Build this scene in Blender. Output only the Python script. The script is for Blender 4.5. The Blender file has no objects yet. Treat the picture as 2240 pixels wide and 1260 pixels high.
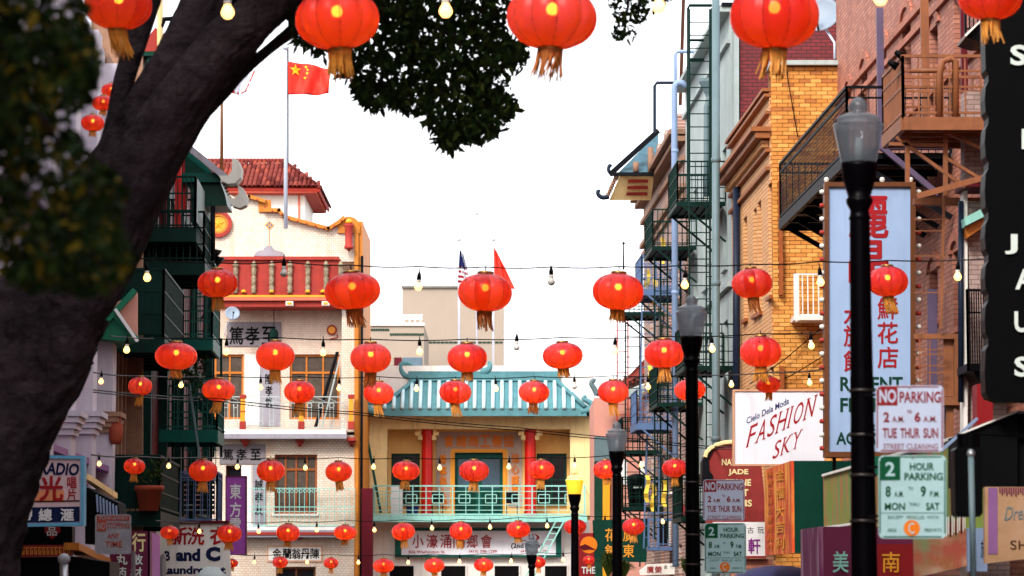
import bpy, bmesh, math, random
from mathutils import Vector, Matrix
random.seed(7)
V = Vector
# ------------------------------------------------------------------ camera
F = 6222.2; CX = 1120.0; CY = 630.0
TH = math.atan(660 / F)
EYE = V((0, 0, 1.7))
FWD = V((0, math.cos(TH), math.sin(TH))); UP = V((0, -math.sin(TH), math.cos(TH))); RT = V((1, 0, 0))
sc = bpy.context.scene
col = sc.collection
cam_d = bpy.data.cameras.new('camera'); cam = bpy.data.objects.new('camera', cam_d); col.objects.link(cam)
cam.location = EYE; cam.rotation_euler = (math.pi / 2 + TH, 0, 0)
cam_d.sensor_width = 36; cam_d.lens = 100; cam_d.clip_start = 0.5; cam_d.clip_end = 3000
cam_d.dof.use_dof = True; cam_d.dof.focus_distance = 66; cam_d.dof.aperture_fstop = 3.4; cam_d.dof.aperture_blades = 7
sc.camera = cam
# ------------------------------------------------------------------ world, sun, exposure
SUN_EL = math.radians(38); SUN_AZ = math.radians(205)      # behind the camera's left shoulder, veiled by cloud
w = bpy.data.worlds.new('World'); sc.world = w; w.use_nodes = True
nt = w.node_tree; nt.nodes.clear()
wo = nt.nodes.new('ShaderNodeOutputWorld'); bg = nt.nodes.new('ShaderNodeBackground')
sky = nt.nodes.new('ShaderNodeTexSky'); sky.sky_type = 'NISHITA'; sky.sun_disc = False
sky.sun_elevation = SUN_EL; sky.sun_rotation = SUN_AZ; sky.dust_density = 4.0; sky.air_density = 1.2
hs = nt.nodes.new('ShaderNodeHueSaturation'); hs.inputs['Saturation'].default_value = 0.35; hs.inputs['Value'].default_value = 1.0
mx = nt.nodes.new('ShaderNodeMix'); mx.data_type = 'RGBA'; mx.inputs[0].default_value = 0.6
mx.inputs[7].default_value = (9.0, 9.1, 9.5, 1)            # even cloud layer over the clear sky
nt.links.new(sky.outputs[0], hs.inputs['Color']); nt.links.new(hs.outputs[0], mx.inputs[6])
nt.links.new(mx.outputs[2], bg.inputs[0]); bg.inputs[1].default_value = 0.15
nt.links.new(bg.outputs[0], wo.inputs[0])
sd = bpy.data.lights.new('sun', 'SUN'); sd.energy = 1.5; sd.angle = math.radians(12); sd.color = (1, 0.94, 0.86)
sun = bpy.data.objects.new('sun', sd); col.objects.link(sun); sun.location = (-10, -20, 60)
sun.rotation_euler = V((math.sin(SUN_AZ) * math.cos(SUN_EL), math.cos(SUN_AZ) * math.cos(SUN_EL), math.sin(SUN_EL))).to_track_quat('Z', 'Y').to_euler()
sc.view_settings.view_transform = 'Standard'; sc.view_settings.look = 'None'
sc.view_settings.exposure = 0.97; sc.view_settings.gamma = 1; sc.view_settings.use_curve_mapping = False
sc.cycles.sample_clamp_indirect = 4; sc.cycles.max_bounces = 7; sc.cycles.diffuse_bounces = 4
sc.cycles.transparent_max_bounces = 16

# ------------------------------------------------------------------ picture ray -> place
def ray(px, py): return FWD * F + RT * (px - CX) + UP * (CY - py)
class Plane:
    """a vertical wall plane: point (x0, y0), outward horizontal normal; u runs along it, z is up"""
    def __init__(s, x0, y0, nx, ny):
        s.n = V((nx, ny, 0)).normalized(); s.p = V((x0, y0, 0)); s.u = V((-s.n.y, s.n.x, 0))
    def at(s, px, py, off=0.0):
        r = ray(px, py); o = s.p + s.n * off
        return EYE + r * ((o - EYE).dot(s.n) / r.dot(s.n))
    def uz(s, px, py, off=0.0):
        q = s.at(px, py, off); return (q - s.p).dot(s.u), q.z
    def P(s, u, z, off=0.0): return s.p + s.u * u + s.n * off + V((0, 0, z))
    def sh(s, d): q = Plane(0, 0, s.n.x, s.n.y); q.p = s.p + s.n * d; return q
def FP(Y): return Plane(0, Y, 0, -1)
K = 0.0354                                              # the street runs slightly left of the view axis
def RPl(x0): return Plane(x0, 0, -1, -K)
LP = Plane(-6.5, 0, 1, K)
RA = RPl(7.75); RB = RPl(9.22); RC = RPl(8.56)
def Yat(x0, px): return x0 * F / (px - 900.0)           # depth of a point on street-parallel plane x0 (px>900)
def gz(Y): return 0.0 if Y < 20 else (-0.035 * (Y - 20) if Y < 108 else -3.08)
def pt(px, py, Y): return FP(Y).at(px, py)

# ------------------------------------------------------------------ materials
MATS = {}
DEEP = 1.33        # contrast curve put into the base colours: darker and more saturated
def M(name, c, rough=0.6, var=0.12, scale=2.0, streak=0.0, bump=0.0, bscale=30, metal=0.0, emit=None, es=0.0, coat=0.0, grime=None, spec=None):
    if name in MATS: return MATS[name]
    c = tuple(v ** DEEP for v in c)
    if grime: grime = tuple(v ** DEEP for v in grime)
    if spec is None: spec = 0.06 if max(c) < 0.03 else (0.15 if max(c) < .12 else 0.3)
    m = bpy.data.materials.new(name); m.use_nodes = True; t = m.node_tree; N = t.nodes; L = t.links
    b = N['Principled BSDF']; b.inputs['Roughness'].default_value = rough; b.inputs['Metallic'].default_value = metal
    b.inputs['Coat Weight'].default_value = coat; b.inputs['Specular IOR Level'].default_value = spec
    tc = N.new('ShaderNodeTexCoord'); mp = N.new('ShaderNodeMapping'); L.new(tc.outputs['Object'], mp.inputs[0])
    n1 = N.new('ShaderNodeTexNoise'); n1.inputs['Scale'].default_value = scale; n1.inputs['Detail'].default_value = 6; n1.inputs['Roughness'].default_value = 0.65
    L.new(mp.outputs[0], n1.inputs['Vector'])
    mr = N.new('ShaderNodeMapRange'); mr.inputs[1].default_value = 0.3; mr.inputs[2].default_value = 0.7
    mr.inputs[3].default_value = 1 - var; mr.inputs[4].default_value = 1 + var * 0.6; L.new(n1.outputs[0], mr.inputs[0])
    mu = N.new('ShaderNodeMix'); mu.data_type = 'RGBA'; mu.blend_type = 'MULTIPLY'; mu.inputs[0].default_value = 1
    mu.inputs[6].default_value = (*c, 1); L.new(mr.outputs[0], mu.inputs[7])
    outc = mu.outputs[2]
    if streak > 0:
        mp2 = N.new('ShaderNodeMapping'); mp2.inputs['Scale'].default_value = (3.5, 3.5, 0.35); L.new(tc.outputs['Object'], mp2.inputs[0])
        n2 = N.new('ShaderNodeTexNoise'); n2.inputs['Scale'].default_value = 1.6; n2.inputs['Detail'].default_value = 8; n2.inputs['Roughness'].default_value = 0.7
        L.new(mp2.outputs[0], n2.inputs['Vector'])
        m2 = N.new('ShaderNodeMapRange'); m2.inputs[1].default_value = 0.5; m2.inputs[2].default_value = 0.72; m2.inputs[4].default_value = streak
        L.new(n2.outputs[0], m2.inputs[0])
        x = N.new('ShaderNodeMix'); x.data_type = 'RGBA'; L.new(m2.outputs[0], x.inputs[0]); L.new(outc, x.inputs[6])
        g = grime or tuple(v * 0.35 for v in c); x.inputs[7].default_value = (*g, 1); outc = x.outputs[2]
    L.new(outc, b.inputs['Base Color'])
    if bump > 0:
        n3 = N.new('ShaderNodeTexNoise'); n3.inputs['Scale'].default_value = bscale; n3.inputs['Detail'].default_value = 5
        L.new(mp.outputs[0], n3.inputs['Vector'])
        bp = N.new('ShaderNodeBump'); bp.inputs['Strength'].default_value = bump; bp.inputs['Distance'].default_value = 0.02
        L.new(n3.outputs[0], bp.inputs['Height']); L.new(bp.outputs[0], b.inputs['Normal'])
    if emit:
        b.inputs['Emission Color'].default_value = (*emit, 1); b.inputs['Emission Strength'].default_value = es
        m.cycles.emission_sampling = 'NONE'
    MATS[name] = m; return m
def brickmat(name, c1, c2, mortar, bw, bh, rough=0.7, stain=0.25, grime=(0.1, 0.06, 0.04), along='x', msize=0.012, bump=0.6):
    """brick / tile coursing for walls whose pieces are too small to see singly"""
    c1, c2, mortar, grime = [tuple(v ** DEEP for v in q) for q in (c1, c2, mortar, grime)]
    m = bpy.data.materials.new(name); m.use_nodes = True; t = m.node_tree; N = t.nodes; L = t.links
    b = N['Principled BSDF']; b.inputs['Roughness'].default_value = rough
    tc = N.new('ShaderNodeTexCoord'); sp = N.new('ShaderNodeSeparateXYZ'); cb = N.new('ShaderNodeCombineXYZ')
    L.new(tc.outputs['Object'], sp.inputs[0]); L.new(sp.outputs[0 if along == 'x' else 1], cb.inputs[0]); L.new(sp.outputs[2], cb.inputs[1])
    br = N.new('ShaderNodeTexBrick'); br.inputs['Color1'].default_value = (*c1, 1); br.inputs['Color2'].default_value = (*c2, 1)
    br.inputs['Mortar'].default_value = (*mortar, 1); br.inputs['Scale'].default_value = 1
    br.inputs['Brick Width'].default_value = bw; br.inputs['Row Height'].default_value = bh; br.inputs['Mortar Size'].default_value = msize
    L.new(cb.outputs[0], br.inputs['Vector'])
    mp2 = N.new('ShaderNodeMapping'); mp2.inputs['Scale'].default_value = (2.2, 2.2, 0.4); L.new(tc.outputs['Object'], mp2.inputs[0])
    n2 = N.new('ShaderNodeTexNoise'); n2.inputs['Scale'].default_value = 1.1; n2.inputs['Detail'].default_value = 9; n2.inputs['Roughness'].default_value = 0.7
    L.new(mp2.outputs[0], n2.inputs['Vector'])
    m2 = N.new('ShaderNodeMapRange'); m2.inputs[1].default_value = 0.48; m2.inputs[2].default_value = 0.72; m2.inputs[4].default_value = stain
    L.new(n2.outputs[0], m2.inputs[0])
    x = N.new('ShaderNodeMix'); x.data_type = 'RGBA'; L.new(m2.outputs[0], x.inputs[0]); L.new(br.outputs[0], x.inputs[6]); x.inputs[7].default_value = (*grime, 1)
    L.new(x.outputs[2], b.inputs['Base Color'])
    bp = N.new('ShaderNodeBump'); bp.inputs['Strength'].default_value = bump; bp.inputs['Distance'].default_value = 0.01; bp.invert = True
    L.new(br.outputs['Fac'], bp.inputs['Height']); L.new(bp.outputs[0], b.inputs['Normal'])
    MATS[name] = m; return m
def blotch(name, base, cols, scale=1.5, stretch=(1, 1, 1), rough=0.6, lo=0.45, hi=0.6):
    """painted or printed cloth: patches of other inks over a base"""
    m = M(name, base, rough, 0.15, 4); t = m.node_tree; N = t.nodes; L = t.links; b = N['Principled BSDF']
    tc = N.new('ShaderNodeTexCoord'); last = b.inputs['Base Color'].links[0].from_socket
    for i, c in enumerate(cols):
        mp = N.new('ShaderNodeMapping'); mp.inputs['Scale'].default_value = stretch; mp.inputs['Location'].default_value = (i * 7.3, i * 3.1, i * 5.7)
        L.new(tc.outputs['Object'], mp.inputs[0])
        n = N.new('ShaderNodeTexNoise'); n.inputs['Scale'].default_value = scale; n.inputs['Detail'].default_value = 6; L.new(mp.outputs[0], n.inputs['Vector'])
        r = N.new('ShaderNodeMapRange'); r.inputs[1].default_value = lo + 0.03 * i; r.inputs[2].default_value = hi + 0.03 * i; L.new(n.outputs[0], r.inputs[0])
        x = N.new('ShaderNodeMix'); x.data_type = 'RGBA'; L.new(r.outputs[0], x.inputs[0]); L.new(last, x.inputs[6]); x.inputs[7].default_value = (*c, 1); last = x.outputs[2]
    L.new(last, b.inputs['Base Color']); return m

# ------------------------------------------------------------------ meshes and things
ORG = {}
class MB:
    def __init__(s): s.v = []; s.f = []
    def add(s, vs, fs):
        k = len(s.v); s.v += [V(a) for a in vs]; s.f += [tuple(i + k for i in f) for f in fs]; return s
    def prism(s, pts, vec):
        n = len(pts); pts = [V(p) for p in pts]; vec = V(vec)
        return s.add(pts + [p + vec for p in pts], [tuple(range(n)), tuple(range(2 * n - 1, n - 1, -1))] + [(i, i + n, (i + 1) % n + n, (i + 1) % n) for i in range(n)])
    def poly(s, pl, px, o0, o1):      # outline drawn on the wall plane, front at o1, back at o0
        return s.prism([pl.at(x, y, o1) for x, y in px], pl.n * (o0 - o1))
    def R(s, pl, x0, y0, x1, y1, o0, o1):
        return s.poly(pl, [(x0, y0), (x1, y0), (x1, y1), (x0, y1)], o0, o1)
    def slab(s, pl, u0, z0, u1, z1, o0, o1):
        return s.prism([pl.P(u0, z0, o1), pl.P(u1, z0, o1), pl.P(u1, z1, o1), pl.P(u0, z1, o1)], pl.n * (o0 - o1))
    def box(s, c, d, rz=0):
        c = V(c); R_ = Matrix.Rotation(rz, 3, 'Z'); h = V(d) / 2
        vs = [c + R_ @ V((h.x * a, h.y * b, h.z * e)) for e in (-1, 1) for a, b in ((-1, -1), (1, -1), (1, 1), (-1, 1))]
        return s.add(vs, [(3, 2, 1, 0), (4, 5, 6, 7), (0, 1, 5, 4), (1, 2, 6, 5), (2, 3, 7, 6), (3, 0, 4, 7)])
    def bar(s, a, b, w, h=None, up=(0, 0, 1)):
        a = V(a); b = V(b); h = h or w; d = (b - a)
        if d.length < 1e-6: return s
        d.normalize(); r = d.cross(V(up))
        if r.length < 0.05: r = d.cross(V((0, 1, 0)))
        r.normalize(); q = r.cross(d).normalized()
        vs = [p + r * (w / 2 * i) + q * (h / 2 * j) for p in (a, b) for i, j in ((-1, -1), (1, -1), (1, 1), (-1, 1))]
        return s.add(vs, [(3, 2, 1, 0), (4, 5, 6, 7), (0, 1, 5, 4), (1, 2, 6, 5), (2, 3, 7, 6), (3, 0, 4, 7)])
    def tube(s, pts, r, n=8, cap=True):
        pts = [V(p) for p in pts]; m = len(pts); rs = r if isinstance(r, (list, tuple)) else [r] * m
        rings = []; q = None
        for i, p in enumerate(pts):
            d = (pts[min(i + 1, m - 1)] - pts[max(i - 1, 0)]).normalized()
            if q is None:
                q = d.cross(V((0, 0, 1))) if abs(d.z) < 0.95 else d.cross(V((0, 1, 0)))
            q = (q - d * q.dot(d)).normalized(); e = d.cross(q)
            rings.append([p + (q * math.cos(2 * math.pi * k / n) + e * math.sin(2 * math.pi * k / n)) * rs[i] for k in range(n)])
        fs = [(i * n + k, i * n + (k + 1) % n, (i + 1) * n + (k + 1) % n, (i + 1) * n + k) for i in range(m - 1) for k in range(n)]
        if cap: fs += [tuple(range(n - 1, -1, -1)), tuple((m - 1) * n + k for k in range(n))]
        return s.add([x for r_ in rings for x in r_], fs)
    def lathe(s, prof, c, n=24, flute=0, fl=0.0):
        c = V(c); vs = []
        for r, z in prof:
            for k in range(n):
                a = 2 * math.pi * k / n; rr = r * (1 - fl * abs(math.cos(a * flute / 2)) ** 5) if flute else r
                vs.append(c + V((rr * math.cos(a), rr * math.sin(a), z)))
        m = len(prof)
        return s.add(vs, [(i * n + k, i * n + (k + 1) % n, (i + 1) * n + (k + 1) % n, (i + 1) * n + k) for i in range(m - 1) for k in range(n)])
    def mesh(s, name, mat, org, smooth=False):
        me = bpy.data.meshes.new(name); o = V(org)
        me.from_pydata([tuple(p - o) for p in s.v], [], s.f)
        if isinstance(mat, str): mat = MATS[mat]
        me.materials.append(mat)
        if smooth: me.polygons.foreach_set('use_smooth', [True] * len(me.polygons))
        me.update(); return me
    def build(s, name, mat, parent=None, smooth=False, label=None, cat=None, group=None, kind=None, org=None):
        if not s.v: return None
        if parent is not None: o = ORG[parent.name]
        elif org is not None: o = V(org)
        else:
            xs = [p.x for p in s.v]; ys = [p.y for p in s.v]; zs = [p.z for p in s.v]
            o = V(((min(xs) + max(xs)) / 2, (min(ys) + max(ys)) / 2, min(zs)))
        ob = bpy.data.objects.new(name, s.mesh(name, mat, o, smooth)); col.objects.link(ob); ORG[ob.name] = o
        if parent is not None: ob.parent = parent
        else: ob.location = o
        tag(ob, label, cat, group, kind); return ob
def tag(o, label=None, cat=None, group=None, kind=None):
    if label: o['label'] = label
    if cat: o['category'] = cat
    if group: o['group'] = group
    if kind: o['kind'] = kind
def thing(name, label, cat, loc, group=None):
    o = bpy.data.objects.new(name, None); col.objects.link(o); o.location = loc; ORG[o.name] = V(loc); o.empty_display_size = 0.2
    tag(o, label, cat, group); return o
def inst(mesh, name, loc, parent, rot=(0, 0, 0), scale=None):
    ob = bpy.data.objects.new(name, mesh); col.objects.link(ob); ob.parent = parent
    ob.location = V(loc) - ORG[parent.name]; ob.rotation_euler = rot
    if scale: ob.scale = scale
    ORG[ob.name] = V(loc); return ob
def copy_tree(o, parent=None):
    c = o.copy(); col.objects.link(c)
    if parent is not None: c.parent = parent
    for ch in list(o.children): copy_tree(ch, c)
    return c

# ------------------------------------------------------------------ lettering
GLY = {}
def glyphs(s, bold=0.0, thick=0.0, spacing=1.0):
    key = (s, bold, thick, spacing)
    if key in GLY: return GLY[key]
    cu = bpy.data.curves.new('t', 'FONT'); cu.body = s; cu.size = 1; cu.offset = bold; cu.extrude = thick; cu.resolution_u = 3; cu.space_character = spacing
    ob = bpy.data.objects.new('t', cu); col.objects.link(ob)
    bpy.context.view_layer.update()
    me = bpy.data.meshes.new_from_object(ob.evaluated_get(bpy.context.evaluated_depsgraph_get()))
    vs = [v.co.copy() for v in me.vertices]; fs = [tuple(p.vertices) for p in me.polygons]
    bpy.data.objects.remove(ob); bpy.data.curves.remove(cu); bpy.data.meshes.remove(me)
    GLY[key] = (vs, fs); return vs, fs
def text_into(mb, s, pl, quad, off, bold=0.01, thick=0.0, shear=0.0, spacing=1.0):
    """quad: top-left, top-right, bottom-right, bottom-left; or x0,y0,x1,y1"""
    if len(quad) == 4 and not isinstance(quad[0], (tuple, list)):
        x0, y0, x1, y1 = quad; quad = [(x0, y0), (x1, y0), (x1, y1), (x0, y1)]
    vs, fs = glyphs(s, 0.0 if ord(s[0]) > 0x2E00 else bold, 0.01 if thick else 0.0, spacing)
    if not vs: return mb
    cjk = ord(s[0]) > 0x2E00
    vs = [V((v.x + shear * v.y, v.y, v.z)) for v in vs]
    a = min(v.x for v in vs); b = max(v.x for v in vs); c = min(v.y for v in vs); d = max(v.y for v in vs)
    (tlx, tly), (trx, try_), (brx, bry), (blx, bly) = quad
    if cjk and bold > 0:
        for k, (dx, dy) in enumerate(((-1, -0.5), (1, 0.5), (0.4, -1), (-0.4, 1))):
            e = bold * 0.6; out = []
            for v in vs:
                p = (v.x - a) / max(b - a, 1e-6) + dx * e; q = (v.y - c) / max(d - c, 1e-6) + dy * e
                X = (tlx * (1 - p) + trx * p) * q + (blx * (1 - p) + brx * p) * (1 - q)
                Y = (tly * (1 - p) + try_ * p) * q + (bly * (1 - p) + bry * p) * (1 - q)
                out.append(pl.at(X, Y, off + (thick if v.z > 0 else 0) + 0.002 * (k + 1)))
            mb.add(out, fs)
        return mb
    out = []
    for v in vs:
        p = (v.x - a) / max(b - a, 1e-6); q = (v.y - c) / max(d - c, 1e-6)
        X = (tlx * (1 - p) + trx * p) * q + (blx * (1 - p) + brx * p) * (1 - q)
        Y = (tly * (1 - p) + try_ * p) * q + (bly * (1 - p) + bry * p) * (1 - q)
        out.append(pl.at(X, Y, off + (thick if v.z > 0 else 0)))
    return mb.add(out, fs)
def text(s, pl, quad, off, mat, parent, bold=0.01, thick=0.0, shear=0.0, name='lettering', spacing=1.0):
    return text_into(MB(), s, pl, quad, off, bold, thick, shear, spacing).build(name, mat, parent)
def vtext(s, pl, xc, w_, ys, off, mat, parent, bold=0.015, h=None, thick=0.0, name='lettering'):
    mb = MB(); h = h or w_
    for ch, y in zip(s, ys): text_into(mb, ch, pl, (xc - w_ / 2, y - h / 2, xc + w_ / 2, y + h / 2), off, bold, thick)
    return mb.build(name, mat, parent)
def htext(s, pl, xs, yc, w_, off, mat, parent, bold=0.015, h=None, thick=0.0, name='lettering'):
    mb = MB(); h = h or w_
    for ch, x in zip(s, xs): text_into(mb, ch, pl, (x - w_ / 2, yc - h / 2, x + w_ / 2, yc + h / 2), off, bold, thick)
    return mb.build(name, mat, parent)

# ------------------------------------------------------------------ building pieces
def wall_uz(pl, u0, z0, u1, z1, holes, o0, o1):
    """a wall of real thickness with openings cut through"""
    if u0 > u1: u0, u1 = u1, u0
    hs_ = [(min(a, c), min(b, d), max(a, c), max(b, d)) for a, b, c, d in holes]
    us = sorted({u0, u1, *[h[0] for h in hs_], *[h[2] for h in hs_]}); us = [u for u in us if u0 <= u <= u1]
    mb = MB()
    for a, b in zip(us, us[1:]):
        m = (a + b) / 2; z = z0
        for h in sorted([h for h in hs_ if h[0] < m < h[2]], key=lambda h: h[1]):
            if h[1] > z: mb.slab(pl, a, z, b, h[1], o0, o1)
            z = max(z, h[3])
        if z < z1: mb.slab(pl, a, z, b, z1, o0, o1)
    return mb
def rect_uz(pl, x0, y0, x1, y1, off=0):
    a = pl.uz(x0, y1, off); b = pl.uz(x1, y0, off)
    return (min(a[0], b[0]), min(a[1], b[1]), max(a[0], b[0]), max(a[1], b[1]))
def window(pl, h, parent, fm, gm, nv=1, nh=1, fw=0.07, rec=0.16, sill=None, curtain=None, kid='window', top=0.0):
    """h: opening (u0,z0,u1,z1); frame with bars, one pane per light set back in the reveal"""
    u0, z0, u1, z1 = min(h[0], h[2]), min(h[1], h[3]), max(h[0], h[2]), max(h[1], h[3])
    fr = MB()
    fr.slab(pl, u0, z0, u0 + fw, z1, -rec - 0.05, -rec + 0.04); fr.slab(pl, u1 - fw, z0, u1, z1, -rec - 0.05, -rec + 0.04)
    fr.slab(pl, u0 + fw, z1 - fw, u1 - fw, z1, -rec - 0.05, -rec + 0.035); fr.slab(pl, u0 + fw, z0, u1 - fw, z0 + fw, -rec - 0.05, -rec + 0.035)
    zt = z1 - fw
    if top: zt = z1 - (z1 - z0) * top; fr.slab(pl, u0 + fw, zt - fw / 2, u1 - fw, zt + fw / 2, -rec - 0.05, -rec + 0.03)
    for i in range(1, nv):
        u = u0 + (u1 - u0) * i / nv; fr.slab(pl, u - fw / 2.6, z0 + fw, u + fw / 2.6, z1 - fw, -rec - 0.05, -rec + 0.025)
    for j in range(1, nh):
        z = z0 + (zt - z0) * j / nh; fr.slab(pl, u0 + fw, z - fw / 3, u1 - fw, z + fw / 3, -rec - 0.05, -rec + 0.02)
    f = fr.build(kid, fm, parent)
    for i in range(nv):
        a = u0 + fw / 2 + (u1 - u0 - fw) * i / nv; b = u0 + fw / 2 + (u1 - u0 - fw) * (i + 1) / nv
        MB().slab(pl, a + 0.01, z0 + fw / 2, b - 0.01, z1 - fw / 2, -rec - 0.03, -rec - 0.02).build('pane', gm, f)
    if curtain:
        c = MB(); n = max(6, int((u1 - u0) / 0.09)); zs = z0 + (z1 - z0) * 0.02
        for i in range(n):
            a = u0 + fw + (u1 - u0 - 2 * fw) * i / n; b = u0 + fw + (u1 - u0 - 2 * fw) * (i + 1) / n; o = -rec - 0.012 - 0.006 * (i % 2)
            c.slab(pl, a, zs + 0.02 + random.random() * 0.03, b, z1 - fw, o - 0.004, o)
        c.build('curtain', curtain, f)
    if sill:
        MB().slab(pl, u0 - 0.06, z0 - 0.08, u1 + 0.06, z0 - 0.001, 0, 0.08).build('sill', sill, f)
    return f
def railing(a, b, h, mat, parent, n, t=0.02, mid=None, name='railing', rt=0.035, pl_t=0.0):
    """from a to b at foot height, h tall, n balusters"""
    a = V(a); b = V(b); up = V((0, 0, h)); mb = MB()
    mb.bar(a + up, b + up, rt); mb.bar(a + V((0, 0, 0.08)), b + V((0, 0, 0.08)), rt * 0.8)
    for m in (mid or []): mb.bar(a + up * m, b + up * m, rt * 0.7)
    for i in range(n + 1):
        p = a.lerp(b, i / n); mb.bar(p, p + up, t if 0 < i < n else rt)
    return mb.build(name, mat, parent)
# ------------------------------------------------------------------ palette
M('asphalt', (0.05, 0.05, 0.052), 0.9, 0.3, 6, bump=0.4, bscale=80)
M('concrete', (0.3, 0.29, 0.27), 0.85, 0.2, 2, bump=0.3)
M('road_paint', (0.7, 0.68, 0.6), 0.6)
M('cream', (0.92, 0.74, 0.42), 0.7, 0.12, 1.2, streak=0.42, grime=(0.4, 0.27, 0.14), bump=0.1)
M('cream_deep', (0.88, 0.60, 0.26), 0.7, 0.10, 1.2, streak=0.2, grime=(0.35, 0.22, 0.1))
M('white_paint', (0.84, 0.82, 0.78), 0.6, 0.08, 2, streak=0.3, grime=(0.5, 0.45, 0.38))
M('white_clean', (0.82, 0.82, 0.82), 0.4, 0.04)
M('teal', (0.15, 0.33, 0.36), 0.55, 0.2, 2.5, streak=0.5, grime=(0.09, 0.2, 0.22), bump=0.1)
M('teal_light', (0.38, 0.70, 0.64), 0.5, 0.12, 5, streak=0.35, grime=(0.2, 0.28, 0.2))
M('rib_pale', (0.60, 0.76, 0.80), 0.5, 0.08, 4, streak=0.25, grime=(0.35, 0.5, 0.52))
M('red_paint', (0.62, 0.025, 0.015), 0.35, 0.1, 3, streak=0.2)
M('oxide_red', (0.46, 0.07, 0.05), 0.65, 0.2, 2.5, streak=0.45, grime=(0.2, 0.05, 0.04), bump=0.2)
M('salmon', (0.72, 0.22, 0.14), 0.6, 0.12, 3, streak=0.2)
M('roof_tile_red', (0.42, 0.05, 0.02), 0.6, 0.3, 1.7, streak=0.3, bump=0.3)
M('ochre', (0.62, 0.27, 0.04), 0.55, 0.2, 3, streak=0.4, grime=(0.25, 0.11, 0.03), bump=0.2)
M('gold', (0.85, 0.42, 0.06), 0.4, 0.1, 4)
M('gold_paint', (0.9, 0.45, 0.05), 0.45, 0.08)
M('gold_character', (0.80, 0.30, 0.02), 0.5, 0.05)
M('dark_green', (0.006, 0.085, 0.06), 0.4, 0.2, 2, streak=0.3)
M('green_metal', (0.014, 0.055, 0.045), 0.5, 0.25, 3, streak=0.4, grime=(0.03, 0.035, 0.03))
M('green_bright', (0.01, 0.25, 0.15), 0.45, 0.2, 3, streak=0.3)
M('green_teal', (0.008, 0.15, 0.12), 0.45, 0.2, 3, streak=0.3)
M('iron_dark', (0.02, 0.022, 0.028), 0.5, 0.25, 5)
M('iron_black', (0.008, 0.008, 0.01), 0.45, 0.2, 6)
M('lamp_black', (0.006, 0.005, 0.008), 0.35, 0.25, 8, bump=0.15, bscale=15)
M('iron_blue', (0.16, 0.24, 0.40), 0.5, 0.15, 3, streak=0.25)
M('pipe_grey', (0.20, 0.27, 0.29), 0.45, 0.12, 2, streak=0.3)
M('pipe_blue', (0.34, 0.43, 0.60), 0.45, 0.1, 2, streak=0.2)
M('pipe_navy', (0.03, 0.045, 0.08), 0.4, 0.15, 2)
M('steel', (0.45, 0.46, 0.48), 0.35, 0.1, 5, metal=0.7)
M('pole_white', (0.62, 0.66, 0.76), 0.35, 0.05)
M('tan_iron', (0.36, 0.16, 0.075), 0.6, 0.25, 3, streak=0.5, grime=(0.15, 0.07, 0.045))
M('purple_steel', (0.17, 0.13, 0.21), 0.5, 0.2, 3, streak=0.3)
M('maroon', (0.17, 0.012, 0.03), 0.55, 0.2, 3, streak=0.3)
M('brown', (0.12, 0.045, 0.02), 0.6, 0.2, 3)
M('frame_brown', (0.21, 0.085, 0.025), 0.5, 0.2, 5)
M('wood_orange', (0.60, 0.24, 0.04), 0.45, 0.15, 6)
M('wood_door', (0.40, 0.14, 0.04), 0.45, 0.2, 6)
M('grey_stone', (0.40, 0.38, 0.42), 0.75, 0.15, 2, streak=0.4, grime=(0.2, 0.15, 0.15))
M('grey_sign', (0.30, 0.27, 0.29), 0.7, 0.15, 2, streak=0.35)
M('ink', (0.015, 0.012, 0.015), 0.6)
M('ink_red', (0.45, 0.01, 0.025), 0.5)
M('ink_blue', (0.03, 0.05, 0.22), 0.5)
M('ink_navy', (0.015, 0.03, 0.11), 0.5)
M('ink_green', (0.01, 0.09, 0.06), 0.5)
M('ink_purple', (0.3, 0.03, 0.3), 0.5)
M('glass_dark', (0.02, 0.028, 0.035), 0.12, 0.3, 1.5, spec=0.8)
M('glass_blue', (0.12, 0.2, 0.26), 0.15, 0.3, 1.5, spec=0.8)
M('glass_brown', (0.05, 0.04, 0.035), 0.2, 0.3, 4)
M('curtain', (0.16, 0.13, 0.11), 0.9, 0.3, 6)
M('dark_inside', (0.02, 0.018, 0.02), 0.9)
M('tan_wall', (0.46, 0.39, 0.33), 0.85, 0.06, 0.6, streak=0.15, grime=(0.45, 0.3, 0.2), bump=0.1)
M('green_tile', (0.03, 0.10, 0.07), 0.3, 0.4, 8)
M('pale_concrete', (0.50, 0.56, 0.55), 0.8, 0.15, 1.2, streak=0.45, grime=(0.25, 0.28, 0.27), bump=0.2)
M('brick_red_dark', (0.20, 0.008, 0.02), 0.75, 0.35, 3, bump=0.6, bscale=12)
M('sign_blue_white', (0.42, 0.54, 0.74), 0.5, 0.08, 1.5, streak=0.3, grime=(0.28, 0.34, 0.46))
M('sign_reflective', (0.58, 0.64, 0.78), 0.5, 0.08, 6)
M('sign_reflective_green', (0.48, 0.66, 0.68), 0.5, 0.08, 6)
M('tablet_beige', (0.58, 0.48, 0.42), 0.7, 0.12, 2, streak=0.3)
M('sign_white', (0.84, 0.86, 0.92), 0.45, 0.05, 1.5, streak=0.18, grime=(0.5, 0.45, 0.42))
M('sign_frame_pale', (0.75, 0.45, 0.30), 0.5, 0.1)
M('sign_green', (0.004, 0.14, 0.07), 0.5)
M('sign_red', (0.34, 0.010, 0.02), 0.5)
M('sign_orange', (0.85, 0.28, 0.01), 0.5)
M('jade_red', (0.36, 0.06, 0.055), 0.7, 0.15, 3, streak=0.25)
M('cream_letter', (0.85, 0.76, 0.45), 0.5)
M('white_letter', (0.72, 0.78, 0.74), 0.5)
M('brass', (0.45, 0.28, 0.10), 0.35, 0.2, 6, metal=0.8)
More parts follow.
